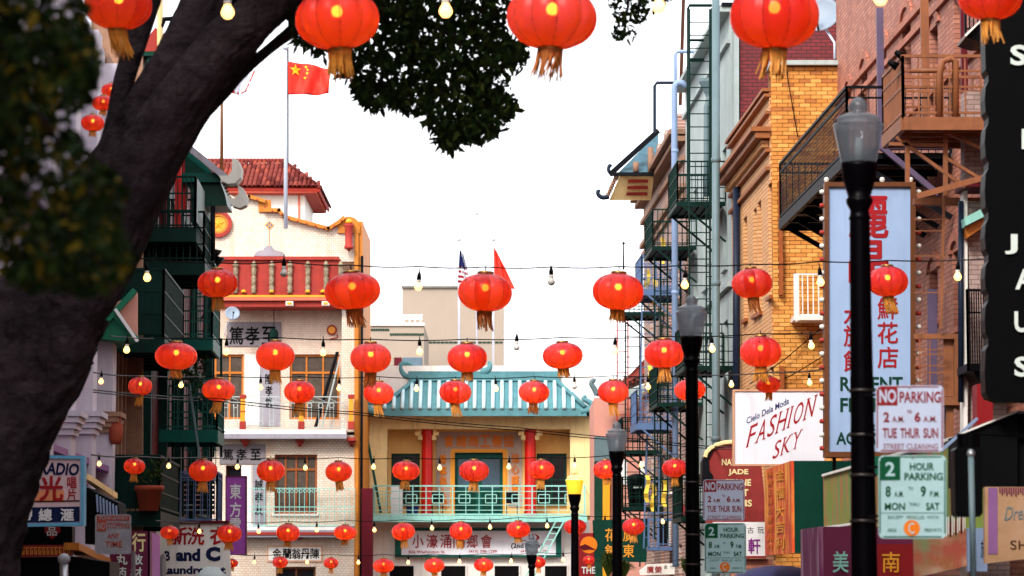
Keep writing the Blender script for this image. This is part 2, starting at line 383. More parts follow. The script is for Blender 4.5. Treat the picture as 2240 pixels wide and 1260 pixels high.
M('band_steel', (0.10, 0.09, 0.085), 0.4, 0.3, 6, metal=0.7)
M('pink_wall', (0.72, 0.40, 0.33), 0.8, 0.08, 2)
M('yellow_panel', (0.85, 0.45, 0.03), 0.6, 0.1)
M('yellow_cloth', (0.85, 0.65, 0.12), 0.7, 0.1)
M('violet_sign', (0.45, 0.13, 0.50), 0.5, 0.12, 3)
M('violet_dark', (0.22, 0.03, 0.10), 0.5, 0.15, 3)
M('pilaster_white', (0.62, 0.58, 0.64), 0.7, 0.1, 2, streak=0.3, grime=(0.35, 0.28, 0.28), bump=0.15)
M('trim_violet', (0.34, 0.17, 0.36), 0.6)
M('stone_tan', (0.38, 0.24, 0.17), 0.8, 0.25, 3, streak=0.4, bump=0.4)
M('terracotta', (0.38, 0.10, 0.05), 0.7, 0.2, 4)
M('leaf', (0.035, 0.062, 0.02), 0.6, 0.4, 1.2, spec=0.04)
M('leaf_light', (0.07, 0.095, 0.025), 0.6, 0.4, 1.2, spec=0.04)
M('leaf_yellow', (0.26, 0.20, 0.03), 0.6, 0.4, 2, spec=0.04)
M('bark', (0.085, 0.066, 0.074), 0.95, 0.8, 1.6, streak=0.85, bump=1.0, bscale=5, grime=(0.03, 0.022, 0.027))
for n_ in MATS['bark'].node_tree.nodes:
    if n_.type == 'BUMP': n_.inputs['Distance'].default_value = 0.12
M('awning_black', (0.012, 0.012, 0.014), 0.7, 0.3, 2)
M('umbrella', (0.05, 0.05, 0.14), 0.6, 0.2)
M('cloth_flag_red', (0.85, 0.08, 0.05), 0.7, 0.08, 3)
M('flag_yellow', (0.9, 0.6, 0.03), 0.6)
M('flag_white', (0.75, 0.76, 0.82), 0.7)
M('flag_blue', (0.03, 0.04, 0.15), 0.7)
M('dish_grey', (0.36, 0.42, 0.50), 0.45, 0.08)
M('bulb_lit', (0.9, 0.7, 0.4), 0.4, emit=(1, 0.52, 0.13), es=2.3)
M('bulb_core', (0.9, 0.7, 0.4), 0.4, emit=(1, 0.55, 0.10), es=16)
M('bulb_off', (0.75, 0.74, 0.70), 0.25)
M('globe_lit', (0.9, 0.6, 0.1), 0.3, emit=(1, 0.37, 0.01), es=0.7)
M('tassel_cloth', (0.80, 0.42, 0.10), 0.6, 0.3, 20)
M('tassel_brown', (0.60, 0.24, 0.06), 0.6, 0.3, 20)
M('cable', (0.012, 0.012, 0.014), 0.6)
blotch('banner_green', (0.30, 0.36, 0.08), [(0.45, 0.13, 0.06), (0.12, 0.28, 0.09)], 1.6, (1, 4, 0.5))
blotch('banner_orange', (0.72, 0.13, 0.04), [(0.80, 0.35, 0.05), (0.45, 0.05, 0.02)], 1.8, (2, 3, 0.5))
blotch('banner_purple', (0.28, 0.06, 0.17), [(0.45, 0.25, 0.35), (0.18, 0.02, 0.10)], 2, (2, 3, 0.4))
blotch('banner_rust', (0.48, 0.22, 0.11), [(0.62, 0.40, 0.28), (0.4, 0.08, 0.05), (0.2, 0.22, 0.1)], 2.5, (1, 3, 0.8))
blotch('banner_tan', (0.50, 0.33, 0.20), [(0.42, 0.25, 0.16)], 2, (1, 1, 1))
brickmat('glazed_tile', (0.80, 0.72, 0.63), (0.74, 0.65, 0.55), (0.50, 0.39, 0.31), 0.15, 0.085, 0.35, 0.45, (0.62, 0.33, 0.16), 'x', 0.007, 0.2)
brickmat('tile_shade', (0.78, 0.64, 0.54), (0.72, 0.58, 0.48), (0.58, 0.44, 0.36), 0.15, 0.085, 0.5, 0.35, (0.35, 0.2, 0.12), 'x', 0.007, 0.2)  # glazed tile again, with the recess shade put into its colour
M('salmon_trim', (0.52, 0.24, 0.17), 0.7, 0.25, 3, streak=0.5, grime=(0.2, 0.08, 0.06))
brickmat('salmon_brick', (0.46, 0.20, 0.14), (0.62, 0.31, 0.22), (0.30, 0.14, 0.10), 0.26, 0.085, 0.7, 0.65, (0.24, 0.09, 0.07), 'y', 0.01)
brickmat('yellow_brick_lit', (0.80, 0.50, 0.26), (0.72, 0.42, 0.2), (0.42, 0.2, 0.09), 0.26, 0.088, 0.7, 0.25, (0.5, 0.22, 0.08), 'y', 0.01)  # yellow brick paled: the light on the street side is in its colour
brickmat('striped_brick', (0.42, 0.24, 0.19), (0.30, 0.14, 0.10), (0.55, 0.45, 0.4), 0.3, 0.1, 0.7, 0.3, (0.2, 0.1, 0.08), 'y', 0.02)
brickmat('grey_brick', (0.42, 0.32, 0.30), (0.50, 0.40, 0.37), (0.3, 0.22, 0.2), 0.22, 0.075, 0.8, 0.25, (0.25, 0.16, 0.14), 'x', 0.008)
brickmat('red_brick', (0.22, 0.010, 0.022), (0.30, 0.02, 0.03), (0.10, 0.008, 0.012), 0.24, 0.09, 0.7, 0.3, (0.10, 0.02, 0.03), 'x', 0.012, 1.0)
M('mortar_yellow', (0.30, 0.13, 0.04), 0.9, 0.2)
for i, c in enumerate([(0.72, 0.38, 0.11), (0.65, 0.32, 0.085), (0.78, 0.45, 0.15), (0.52, 0.23, 0.07)]):
    M('yellow_brick_%d' % i, c, 0.6, 0.12, 3, streak=0.15, bump=0.15, bscale=60)
# translucent lantern fabric round a real bulb
def fabric(name, c, t_amt=0.10):
    m = bpy.data.materials.new(name); m.use_nodes = True; t = m.node_tree; N = t.nodes; L = t.links
    b = N['Principled BSDF']; b.inputs['Base Color'].default_value = (*c, 1); b.inputs['Roughness'].default_value = 0.38
    b.inputs['Sheen Weight'].default_value = 0.6; b.inputs['Sheen Roughness'].default_value = 0.22; b.inputs['Sheen Tint'].default_value = (1, 0.5, 0.7, 1)
    b.inputs['Specular IOR Level'].default_value = 0.1; b.inputs['Coat Weight'].default_value = 1.0; b.inputs['Coat Roughness'].default_value = 0.3; b.inputs['Coat IOR'].default_value = 1.27
    tl = N.new('ShaderNodeBsdfTranslucent'); tl.inputs[0].default_value = (1.0, 0.13, 0.003, 1) if t_amt > .06 else (0.92, 0.085, 0.002, 1)
    tr = N.new('ShaderNodeBsdfTransparent'); tr.inputs[0].default_value = (1.0, 0.5, 0.2, 1)
    a = N.new('ShaderNodeMixShader'); a.inputs[0].default_value = 0.5; L.new(b.outputs[0], a.inputs[1]); L.new(tl.outputs[0], a.inputs[2])
    z = N.new('ShaderNodeMixShader'); z.inputs[0].default_value = t_amt; L.new(a.outputs[0], z.inputs[1]); L.new(tr.outputs[0], z.inputs[2])
    L.new(z.outputs[0], N['Material Output'].inputs[0]); MATS[name] = m
fabric('lantern_fabric', (0.58, 0.028, 0.06)); fabric('lantern_fabric_faded', (0.62, 0.06, 0.09)); fabric('lantern_fabric_dense', (0.42, 0.012, 0.03), .05)
M('lantern_rib', (0.25, 0.008, 0.01), 0.5)
# frosted acorn glass of the street lamps
def acorn(name, c):
    m = bpy.data.materials.new(name); m.use_nodes = True; t = m.node_tree; N = t.nodes; L = t.links
    b = N['Principled BSDF']; b.inputs['Base Color'].default_value = (*c, 1); b.inputs['Roughness'].default_value = 0.08; b.inputs['Coat Weight'].default_value = 0.6
    tr = N.new('ShaderNodeBsdfTransparent'); tr.inputs[0].default_value = (0.80, 0.84, 0.88, 1)
    tl = N.new('ShaderNodeBsdfTranslucent'); tl.inputs[0].default_value = (0.6, 0.64, 0.7, 1)
    a = N.new('ShaderNodeMixShader'); a.inputs[0].default_value = 0.45; L.new(b.outputs[0], a.inputs[1]); L.new(tl.outputs[0], a.inputs[2])
    z = N.new('ShaderNodeMixShader'); z.inputs[0].default_value = 0.38; L.new(a.outputs[0], z.inputs[1]); L.new(tr.outputs[0], z.inputs[2])
    L.new(z.outputs[0], N['Material Output'].inputs[0]); MATS[name] = m
acorn('acorn_glass', (0.09, 0.12, 0.13))
# ------------------------------------------------------------------ ground, street, kerbs
ys = [-60, 20, 40, 60, 80, 97, 108, 700]
def strip(name, xa, xb, dz, mat, thick=0.0, y0=-60, y1=700, kind='structure'):
    mb = MB(); yy = [y for y in ys if y0 < y < y1]; yy = [y0] + yy + [y1]; k = 0
    for y in yy:
        sx = -K * y if abs(xa) < 100 else 0
        mb.v += [V((xa + sx, y, gz(y) + dz)), V((xb + sx, y, gz(y) + dz))]
    for i in range(len(yy) - 1): mb.f.append((2 * i, 2 * i + 1, 2 * i + 3, 2 * i + 2))
    if thick:
        n = len(mb.v); mb.v += [p - V((0, 0, thick)) for p in mb.v]
        for i in range(len(yy) - 1):
            mb.f.append((2 * i, 2 * i + 2, n + 2 * i + 2, n + 2 * i)); mb.f.append((2 * i + 1, n + 2 * i + 1, n + 2 * i + 3, 2 * i + 3))
        mb.f.append((0, n, n + 1, 1)); q = 2 * len(yy); mb.f.append((q - 2, q - 1, n + q - 1, n + q - 2))
    return mb.build(name, mat, kind=kind)
strip('ground', -400, 400, -0.02, 'asphalt')
strip('road', -4.1, 3.1, -0.01, 'asphalt', y1=97)
strip('pavement', 3.1, 7.8, 0.12, 'concrete', 0.16, y1=96.5)
strip('pavement', -6.6, -4.1, 0.12, 'concrete', 0.16, y0=30, y1=96.5)
strip('pavement', -20, -1.2, 0.12, 'concrete', 0.16, y0=-20, y1=29.9)
MB().add([(-60, 105, gz(105) + 0.12), (60, 105, gz(105) + 0.12), (60, 112, gz(108) + 0.12), (-60, 112, gz(108) + 0.12), (-60, 105, -3.3), (60, 105, -3.3)], [(0, 1, 2, 3), (0, 4, 5, 1)]).build('pavement', 'concrete', kind='structure')
mb = MB()
for i in range(9): mb.box((-0.55 - K * 94 + (i - 4) * 0.75, 94, gz(94) + 0.0), (0.4, 3, 0.012))
mb.build('road_markings', 'road_paint', kind='structure')
# ------------------------------------------------------------------ the association building at the end of the street
PB = FP(108)
def base_at(pl, px): q = pl.at(px, 1290); return V((q.x, q.y, gz(q.y)))
A = thing('association_building', 'cream association hall with teal tiled roof and red columns at the end of the street', 'building', base_at(PB, 1050))
# front wall of the recessed loggia, 1.3 m behind the face
def r(pl, a, b, c, d, off=0): return rect_uz(pl, a, b, c, d, off)
zb = -3.0
u0, _, u1, zt = r(PB, 803, 880, 1298, 820)
zt = PB.at(1050, 812).z
zbal = PB.at(1050, 1140).z; zso = PB.at(1050, 930).z
# body behind
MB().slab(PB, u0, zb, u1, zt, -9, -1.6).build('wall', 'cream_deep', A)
MB().slab(PB, u0, PB.at(0, 905).z, u1, PB.at(1050, 800).z, -1.55, 0.0).build('parapet', 'white_paint', A)
# piers
for a, b in ((803, 846), (1247, 1298)):
    q = r(PB, a, 1128, b, 905); MB().slab(PB, q[0], q[1], q[2], q[3], -1.59, 0.0).build('pier', 'cream', A)
q = r(PB, 846, 938, 1247, 906); MB().slab(PB, q[0] + .002, q[1], q[2] - .002, q[3], -0.55, -0.02).build('lintel', 'cream', A)
# rear wall of the loggia with doors and windows
PB2 = PB.sh(-1.3)
holes = [r(PB2, 856, 1128, 918, 992), r(PB2, 1174, 1128, 1240, 992), r(PB2, 995, 1128, 1100, 990)]
zl = PB.at(0, 1129).z
uA = r(PB2, 840, 0, 1254, 10)
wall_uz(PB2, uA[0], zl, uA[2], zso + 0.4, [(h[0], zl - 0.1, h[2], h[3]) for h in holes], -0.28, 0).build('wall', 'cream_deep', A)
for h in holes[:2]: window(PB2, (h[0], zl + 0.5, h[2], h[3]), A, 'dark_green', 'glass_dark', 2, 2, 0.09, 0.12, curtain=None)
h = holes[2]
d = MB(); w_ = (h[2] - h[0])
d.slab(PB2, h[0], zl, h[2], h[3], -0.2, -0.16)
D = d.build('door', 'green_teal', A)
for i in range(2):
    a = h[0] + w_ * i / 2 + 0.12; b = h[0] + w_ * (i + 1) / 2 - 0.12
    MB().slab(PB2, a, zl + 1.1, b, h[3] - 0.25, -0.159, -0.14).build('pane', 'glass_blue', D)
    MB().slab(PB2, a, zl + 0.2, b, zl + 0.95, -0.159, -0.13).build('panel', 'dark_green', D)
fr = MB(); z3 = h[3]
fr.slab(PB2, h[0] - 0.14, zl, h[0], z3 + 0.14, -0.1, 0.05); fr.slab(PB2, h[2], zl, h[2] + 0.14, z3 + 0.14, -0.1, 0.05); fr.slab(PB2, h[0], z3, h[2], z3 + 0.14, -0.1, 0.05)
fr.build('door_frame', 'gold_paint', A)
# grey tablets with gold characters
MB().R(PB2, 954, 945, 1142, 986, 0.0, 0.03).build('tablet', 'tablet_beige', A)
MB().R(PB2, 954, 986.5, 984, 1110, 0.0, 0.03).build('tablet', 'tablet_beige', A)
MB().R(PB2, 1112, 986.5, 1142, 1110, 0.0, 0.03).build('tablet', 'tablet_beige', A)
htext('會總商工善協', PB2, [982, 1010, 1036, 1062, 1087, 1112], 965, 22, 0.035, 'gold_character', A, 0.05, 25, 0.03)
vtext('善事與人同', PB2, 969, 16, [1004, 1030, 1053, 1078, 1102], 0.035, 'gold_character', A, 0.05, 20, 0.03)
vtext('協心謀眾', PB2, 1127, 16, [1002, 1026, 1050, 1074], 0.035, 'gold_character', A, 0.05, 20, 0.03)
# columns
for xc in (934, 1160):
    q = PB.at(xc, 1130, -0.5); top = PB.at(xc, 938, -0.5).z
    MB().lathe([(0.26, 0), (0.24, 0.15), (0.22, 0.2), (0.21, top - q.z)], q, 28).build('column', 'red_paint', A, True)
    q2 = PB.at(xc - 12.5, 937, 0.0); q3 = PB.at(xc + 13, 915, 0.0)
    cp = MB().R(PB, xc - 13, 912, xc + 13, 936, -0.54, 0.06)
    cp.build('capital', 'cream', A)
    for s in (-1, 1):
        b = MB(); 
        b.R(PB, xc + s * 14 + min(0, s) * 4 + 0, 938, xc + s * 14 + min(0, s) * 4 + 6, 944, -0.6, -0.35)
        b.R(PB, xc + s * 20 - 6, 944.3, xc + s * 20 + 6, 952, -0.6, -0.38)
        b.R(PB, xc + s * 15 - 5, 952.3, xc + s * 15 + 5, 962, -0.6, -0.4)
        b.build('bracket', 'cream', A)
# teal roof: a pent roof leaning forward with raised ribs
def PBf(px, py, off): return PB.at(px, py, off)
roof = MB()
RF = [(908, 833, 0.05), (1216, 833, 0.05), (1280, 893, 1.0), (832, 893, 1.0)]
TL, TR, BR, BL = [PBf(*q) for q in RF]
# main slope, left and right hips
TLb = PBf(930, 824, -0.5); TRb = PBf(1196, 824, -0.5)
ELb = PBf(808, 893, -0.3); ERb = PBf(1298, 893, -0.3)
nrm = V((0, -0.35, 0.5)).normalized() * 0.10
roof.prism([TL, TR, BR, BL], -nrm)
roof.prism([TL, BL, ELb, PBf(880, 833, -0.5)], V((0, 0, -0.1)))
roof.prism([TR, PBf(1242, 833, -0.5), ERb, BR], V((0, 0, -0.1)))
roof.build('roof', 'teal', A)
eave = MB(); eave.prism([PBf(824, 893, 1.02), PBf(1286, 893, 1.02), PBf(1290, 910, 1.02), PBf(818, 910, 1.02)], V((0, 0.12, 0)))
eave.prism([PBf(806, 893, -0.25), PBf(824, 893, 1.02), PBf(818, 910, 1.02), PBf(806, 910, -0.25)], V((0.1, 0, 0)))
eave.prism([PBf(1286, 893, 1.02), PBf(1298, 893, -0.25), PBf(1298, 910, -0.25), PBf(1290, 910, 1.02)], V((-0.1, 0, 0)))
eave.prism([PBf(826, 907, 0.9), PBf(1284, 907, 0.9), PBf(1284, 907, -0.3), PBf(826, 907, -0.3)], V((0, 0, 0.03)))
eave.build('eave', 'teal', A)
rg = MB(); rg.R(PB, 893, 818, 1226, 833, -0.45, 0.14); rg.R(PB, 893, 812, 1226, 818.3, -0.1, 0.05)
rg.build('ridge', 'teal', A)
for a_, b_ in ((TL, BL), (TR, BR)): MB().tube([a_ + V((0, -.05, .02)), b_ + V((0, -.05, .05))], 0.09, 8).build('hip_ridge', 'teal', A, True)
ribs = [841, 861, 880, 899, 919, 939, 959, 979, 999, 1019, 1038, 1058, 1078, 1098, 1117, 1137, 1156, 1175, 1194, 1214, 1234, 1254]
def rib(xb, frac):
    b = BL.lerp(BR, 0); 
    p1 = PBf(xb, 900, 1.06); 
    t = (p1.x - BL.x) / (BR.x - BL.x)
    lo = BL.lerp(BR, t); hi_x = lo.x; up_ = lo + (TL - BL).normalized() * 0
    # walk straight up the slope (constant x)
    sl = V((0, TL.y - BL.y, TL.z - BL.z)); hi = lo + sl * frac
    return MB().tube([lo - sl * 0.06 + V((0, -.04, .05)), hi + V((0, -.04, .05))], 0.075, 8)
for x in ribs:
    p = PBf(x, 893, 1.0).x; f = 1.0
    if p < TL.x: f = (p - BL.x) / (TL.x - BL.x)
    if p > TR.x: f = (BR.x - p) / (BR.x - TR.x)
    f = max(0.12, min(0.93, f * 0.93)); rib(x, f).build('roof_rib', 'rib_pale', A, True)
# curled ends of the ridge and eaves
def curl(pl, pts, off, th, mat, parent, name='roof_curl', r0=0.16, r1=0.05):
    P_ = [pl.at(x, y, off) for x, y in pts]; n = len(P_)
    # smooth
    Q = []
    for i in range(n - 1):
        for t in (0, 0.25, 0.5, 0.75):
            a = P_[max(i - 1, 0)]; b = P_[i]; c = P_[i + 1]; d = P_[min(i + 2, n - 1)]
            Q.append(0.5 * ((2 * b) + (c - a) * t + (2 * a - 5 * b + 4 * c - d) * t * t + (3 * b - 3 * c + d - a) * t ** 3))
    Q.append(P_[-1])
    return MB().tube(Q, [r0 + (r1 - r0) * i / (len(Q) - 1) for i in range(len(Q))], 8).build(name, mat, parent, True)
curl(PB, [(900, 826), (886, 822), (877, 808), (880, 797), (893, 796), (903, 803)], -0.1, 0.1, 'teal', A, r0=0.16, r1=0.09)
curl(PB, [(1218, 826), (1228, 818), (1224, 804), (1212, 800)], -0.1, 0.1, 'teal', A, r0=0.14, r1=0.06)
curl(PB, [(1052, 815), (1066, 810), (1072, 800), (1070, 790)], 0.0, 0.1, 'teal', A, r0=0.18, r1=0.05)
curl(PB, [(832, 902), (812, 900), (803, 888), (806, 880), (816, 884)], 0.9, 0.1, 'teal', A, r0=0.17, r1=0.06)
curl(PB, [(1270, 900), (1290, 896), (1296, 886), (1286, 878), (1276, 872), (1282, 866)], 0.9, 0.1, 'teal', A, r0=0.17, r1=0.06)
# balcony
BZ = PB.at(1050, 1129, 1.2).z
bu = r(PB, 816, 0, 1280, 10, 1.2)
MB().slab(PB, bu[0], BZ - 0.12, bu[2], BZ, -1.58, 1.25).build('balcony_floor', 'concrete', A)
MB().slab(PB, bu[0] - 0.02, BZ - 0.22, bu[2] + 0.02, BZ + 0.02, 1.252, 1.30).build('balcony_beam', 'teal_light', A)
# underside
PR = PB.sh(1.2)
rl = MB(); zr1 = PR.at(0, 1063).z; zr0 = PR.at(0, 1126).z
uu = lambda x: PR.uz(x, 1100)[0]
def seg(x0, y0, x1, y1, w=0.03): rl.bar(PR.at(x0, y0), PR.at(x1, y1), w)
for x in list(range(816, 1285, 29)): seg(x, 1063, x, 1126, 0.045 if (x - 816) % 87 == 0 else 0.028)
for y in (1063, 1125): seg(816, y, 1280, y, 0.05)
for y in (1075, 1090, 1105, 1116): seg(816, y, 1280, y, 0.026)
for x in range(830, 1270, 58):
    for a in (0, 1):
        seg(x, 1082 + a * 18, x + 24, 1082 + a * 18, 0.03); seg(x + a * 24, 1082, x + a * 24, 1100, 0.03)
rl.build('railing', 'teal_light', A)
for xx in (816, 1280):
    a = PR.at(xx, 1126); railing(a, a + V((0, 1.15, 0)), zr1 - zr0, 'teal_light', A, 5)
# lower floor
q = r(PB, 820, 1260, 1283, 1140); 
MB().slab(PB, u0, zb, u1, BZ - 0.13, -1.58, -0.02).build('wall', 'white_paint', A)
for a, b in ((852, 905), (965, 1018), (1082, 1135), (1192, 1240)):
    h = r(PB, a, 1330, b, 1238); MB().slab(PB, h[0], h[1], h[2], h[3], -0.018, 0.03).build('window', 'dark_inside', A)
    f = MB()
    for (x0, y0, x1, y1) in ((a - 3, 1235, b + 3, 1238), (a - 3, 1238, a, 1330), (b, 1238, b + 3, 1330)): f.R(PB, x0, y0, x1, y1, -0.018, 0.08)
    f.build('window_frame', 'white_paint', A)
# lean ladder / brace at the left and right of the balcony
MB().bar(PB.at(787, 866, 0.4), PB.at(833, 1122, 1.0), 0.07).build('brace', 'green_teal', A)
mb = MB(); a = PB.at(1216, 1140, 1.4); b = PB.at(1150, 1262, 1.4); s = V((0.3, 0, 0)); mb.bar(a, b, 0.05); mb.bar(a + s, b + s, 0.05)
for i in range(1, 9): p = a.lerp(b, i / 9); mb.bar(p, p + s, 0.035)
mb.build('ladder', 'teal_light', A)
# things standing on the balcony
def chair(x, Yo, mat, label):
    q = PB.at(x, 1128, Yo); q.z = BZ
    t = thing('chair', label, 'chair', q)
    MB().box(q + V((0, 0, 0.43)), (0.45, 0.42, 0.04)).build('seat', mat, t)
    MB().box(q + V((0, 0.2, 0.72)), (0.45, 0.04, 0.42)).build('backrest', mat, t)
    for i in (-1, 1):
        for j in (-1, 1): MB().bar(q + V((i * .2, j * .18, 0)), q + V((i * .2, j * .18, .41)), 0.035).build('leg', mat, t)
chair(1120, 0.3, 'iron_dark', 'dark chair behind the balcony railing right of the teal doors')
chair(957, 0.3, 'iron_dark', 'dark chair behind the balcony railing left of the teal doors')
q = PB.at(868, 1120, 0.5); q.z = BZ
t = thing('folding_table', 'white folding table stood on end at the left of the teal balcony', 'table', q)
MB().box(q + V((0, 0, .58)), (0.44, 0.04, 1.1)).build('table_top', 'white_clean', t); MB().box(q + V((0, 0.05, .6)), (0.3, 0.03, 1.15)).build('leg', 'steel', t)
q = PB.at(902, 1120, 0.5); q.z = BZ
MB().lathe([(0, 0), (.2, 0), (.24, .35), (.25, .36), (.25, .38), (.22, .38), (.19, .05), (0, .05)], q, 16).build('plastic_tub', 'ink_blue', label='blue plastic tub on the teal balcony beside the white folding table', cat='tub')
# club sign below the balcony
S = thing('signboard', 'long white signboard with red Chinese characters hung below the teal balcony', 'sign', PB.at(1045, 1210, 0.3))
MB().R(PB, 878, 1161, 1216, 1214, 0.05, 0.2).build('board', 'sign_white', S)
fb = MB(); fb.R(PB, 864, 1156, 877.8, 1219, 0.04, 0.26); fb.R(PB, 1216.2, 1156, 1228, 1219, 0.04, 0.26); fb.R(PB, 878, 1155, 1216, 1161, 0.04, 0.26); fb.R(PB, 878, 1214, 1216, 1219, 0.04, 0.26)
fb.build('frame', 'green_teal', S)
htext('小濠涌同鄉會', PB, [914, 945, 975, 1004, 1033, 1064], 1184, 24, 0.21, 'ink_red', S, 0.02, 29)
text('826 Washington St.', PB, (894, 1204, 974, 1212), 0.21, 'ink_red', S, 0.02); text('(415) 398-1299', PB, (1026, 1203, 1087, 1211), 0.21, 'ink_red', S, 0.02)
text('(2nd Floor)', PB, (1118, 1188, 1188, 1202), 0.21, 'ink', S, 0.025); text('(415) 398-1299', PB, (1139, 1203, 1200, 1210), 0.21, 'ink_red', S, 0.02)
htext('(二樓)', PB, [1130, 1144, 1162, 1174], 1176, 12, 0.21, 'ink_red', S, 0.02, 15)

# ------------------------------------------------------------------ flat tan building behind
PT = FP(150)
T = thing('tan_building', 'plain tan windowless block behind the teal roof with dark tile band', 'building', base_at(PT, 990))
g = r(PT, 880, 840, 1101, 627); MB().slab(PT, g[0], -3, g[2], g[3], -12, 0).build('wall', 'tan_wall', T)
MB().R(PT, 878, 625, 1103, 629, -0.3, 0.15).build('coping', 'concrete', T)
mb = MB()
for i in range(19): mb.R(PT, 928 + i * 9.1, 747, 928 + i * 9.1 + 7.6, 750.5, 0, 0.04)
mb.build('tile_band', 'green_tile', T, kind='stuff')
PT2 = FP(140)
T2 = thing('low_building', 'low tan building with white roof rails behind the tiled hall', 'building', base_at(PT2, 860))
g = r(PT2, 792, 840, 927, 710); MB().slab(PT2, g[0], -3, g[2], g[3], -8, 0).build('wall', 'tan_wall', T2)
MB().R(PT2, 790, 706, 929, 712, -0.3, 0.12).build('coping', 'white_paint', T2)
mb = MB()
for i in range(11): mb.R(PT2, 797 + i * 5, 719, 797 + i * 5 + 4, 723.5, 0, 0.04)
for i in range(15): mb.R(PT2, 853 + i * 5, 729, 853 + i * 5 + 4, 733.5, 0, 0.04)
mb.build('tile_band', 'green_tile', T2, kind='stuff')
for a, b in ((792, 806), (862, 880), (880.5, 925)):
    MB().R(PT2, a, 782, b - 1.5, 832, 0.0, 0.05).build('window', 'glass_blue' if a != 862 else 'maroon', T2)
MB().R(PT2, 786, 668, 822, 706, -3, -2).build('stair_house', 'white_clean', T2)
mb = MB()
for y in (690, 697): mb.bar(PT2.at(800, y, -0.5), PT2.at(924, y, -0.5), 0.08)
for x in range(800, 925, 12): mb.bar(PT2.at(x, 707, -0.5), PT2.at(x, 689, -0.5), 0.06)
mb.build('railing', 'white_clean', T2)
PT3 = FP(128)
T3 = thing('white_building', 'plain white building standing right behind the teal roof', 'building', base_at(PT3, 1230))
g = r(PT3, 1180, 850, 1297, 804); MB().slab(PT3, g[0], -3, g[2], g[3], -8, 0).build('wall', 'white_clean', T3)
MB().R(PT3, 1176, 785, 1206, 806, -4, -2).build('roof_box', 'white_clean', T3)
MB().R(PT3, 1268, 800, 1299, 806, -1, 0.1).build('coping', 'white_clean', T3)

# ------------------------------------------------------------------ flags on poles over the roofs
def pole(x, y0, y1, Y, r_, mat, label, foot=None):
    pl = FP(Y); a = pl.at(x, y1); b = pl.at(x, y0)
    t = thing('flagpole', label, 'flagpole', a)
    MB().tube([a, b], [r_, r_ * 0.7], 10).build('pole', mat, t, True)
    MB().lathe([(0, -r_ * 1.8), (r_ * 1.4, -r_), (r_ * 1.8, 0), (r_ * 1.4, r_), (0, r_ * 1.8)], b + V((0, 0, r_ * 1.5)), 12).build('finial', mat, t, True)
    return t
def flag(pl, quad, mat, label, ripple, canton=None, stripes=None, stars=None, border=None):
    """waving cloth: quad TL TR BR BL in picture px"""
    nx, ny = 26, 14; 
    def pos(p, q):
        (a, b), (c, d), (e, f), (g_, h_) = quad
        X = (a * (1 - p) + c * p) * (1 - q) + (g_ * (1 - p) + e * p) * q; Y_ = (b * (1 - p) + d * p) * (1 - q) + (h_ * (1 - p) + f * p) * q
        Y_ += 3.0 * math.sin(p * 9 + q * 2) * p * ripple
        o = 0.13 * ripple * math.sin(p * 13 + q * 3.0) * min(1, p * 3) + 0.06 * ripple * math.sin(p * 24 - q * 5) * p
        return pl.at(X, Y_, o)
    base = pos(0, 1)
    t = thing('flag', label, 'flag', base)
    mb = MB(); mb.v = [pos(i / nx, j / ny) for j in range(ny + 1) for i in range(nx + 1)]
    mb.f = [(j * (nx + 1) + i, j * (nx + 1) + i + 1, (j + 1) * (nx + 1) + i + 1, (j + 1) * (nx + 1) + i) for j in range(ny) for i in range(nx)]
    c = mb.build('cloth', mat, t, True)
    md = c.modifiers.new('s', 'SOLIDIFY'); md.thickness = 0.01
    def patch(p0, q0, p1, q1, m, nm, n=8, off=0.02):
        b = MB(); k = 4
        b.v = [pos(p0 + (p1 - p0) * i / n, q0 + (q1 - q0) * j / k) + pl.n * off for j in range(k + 1) for i in range(n + 1)]
        b.f = [(j * (n + 1) + i, j * (n + 1) + i + 1, (j + 1) * (n + 1) + i + 1, (j + 1) * (n + 1) + i) for j in range(k) for i in range(n)]
        b.build(nm, m, t, True)
    for s_ in (stripes or []): patch(0, s_[0], 1, s_[1], s_[2], 'stripe', 26)
    if border: patch(0, 0.9, 1, 1, border, 'border', 26); patch(0.93, 0, 1, 0.9, border, 'border', 4)
    if canton: patch(0, 0, canton[0], canton[1], canton[2], 'canton', 12, 0.035)
    for (sx, sy, sr, m) in (stars or []):
        b = MB(); pts = []
        for k in range(10):
            a = -math.pi / 2 + k * math.pi / 5; rr = sr if k % 2 == 0 else sr * 0.4
            pts.append(pos(sx + rr * math.cos(a) * 0.72, sy + rr * math.sin(a)) + pl.n * 0.05)
        b.v = pts; b.f = [tuple(range(10))]; b.build('star', m, t)
    return t
PF = FP(100)
pole(625, 110, 500, 99.6, 0.075, 'pole_white', 'tall white flagpole of the red flag before the red tiled tower')
MB().bar(pt(630, 100, 101), pt(630, 360, 101), 0.05).build('antenna_mast', 'iron_dark', label='thin dark mast just right of the white flagpole', cat='mast')
flag(PF, [(630, 134), (722, 149), (719, 207), (631, 207)], 'cloth_flag_red', 'red flag with yellow stars flying from the tall white pole', 1.0,
     stars=[(0.18, 0.24, 0.2, 'flag_yellow'), (0.43, 0.12, 0.06, 'flag_yellow'), (0.46, 0.32, 0.06, 'flag_yellow'), (0.41, 0.48, 0.06, 'flag_yellow'), (0.47, 0.2, 0.05, 'flag_yellow')])
pole(485, 160, 372, 112, 0.07, 'frame_brown', 'brown flagpole left of the white one, half behind the tree limb')
flag(FP(112), [(487, 150), (560, 152), (538, 206), (487, 204)], 'flag_white', 'white flag with a red border half hidden by the tree limb', 1.2, border='cloth_flag_red',
     stripes=[(0.9, 1, 'cloth_flag_red')])
pole(1004, 528, 830, 109.9, 0.055, 'pole_white', 'slim white flagpole carrying the striped flag above the teal roof')
pole(1043, 470, 830, 110.2, 0.045, 'pole_white', 'tallest bare white flagpole above the teal roof')
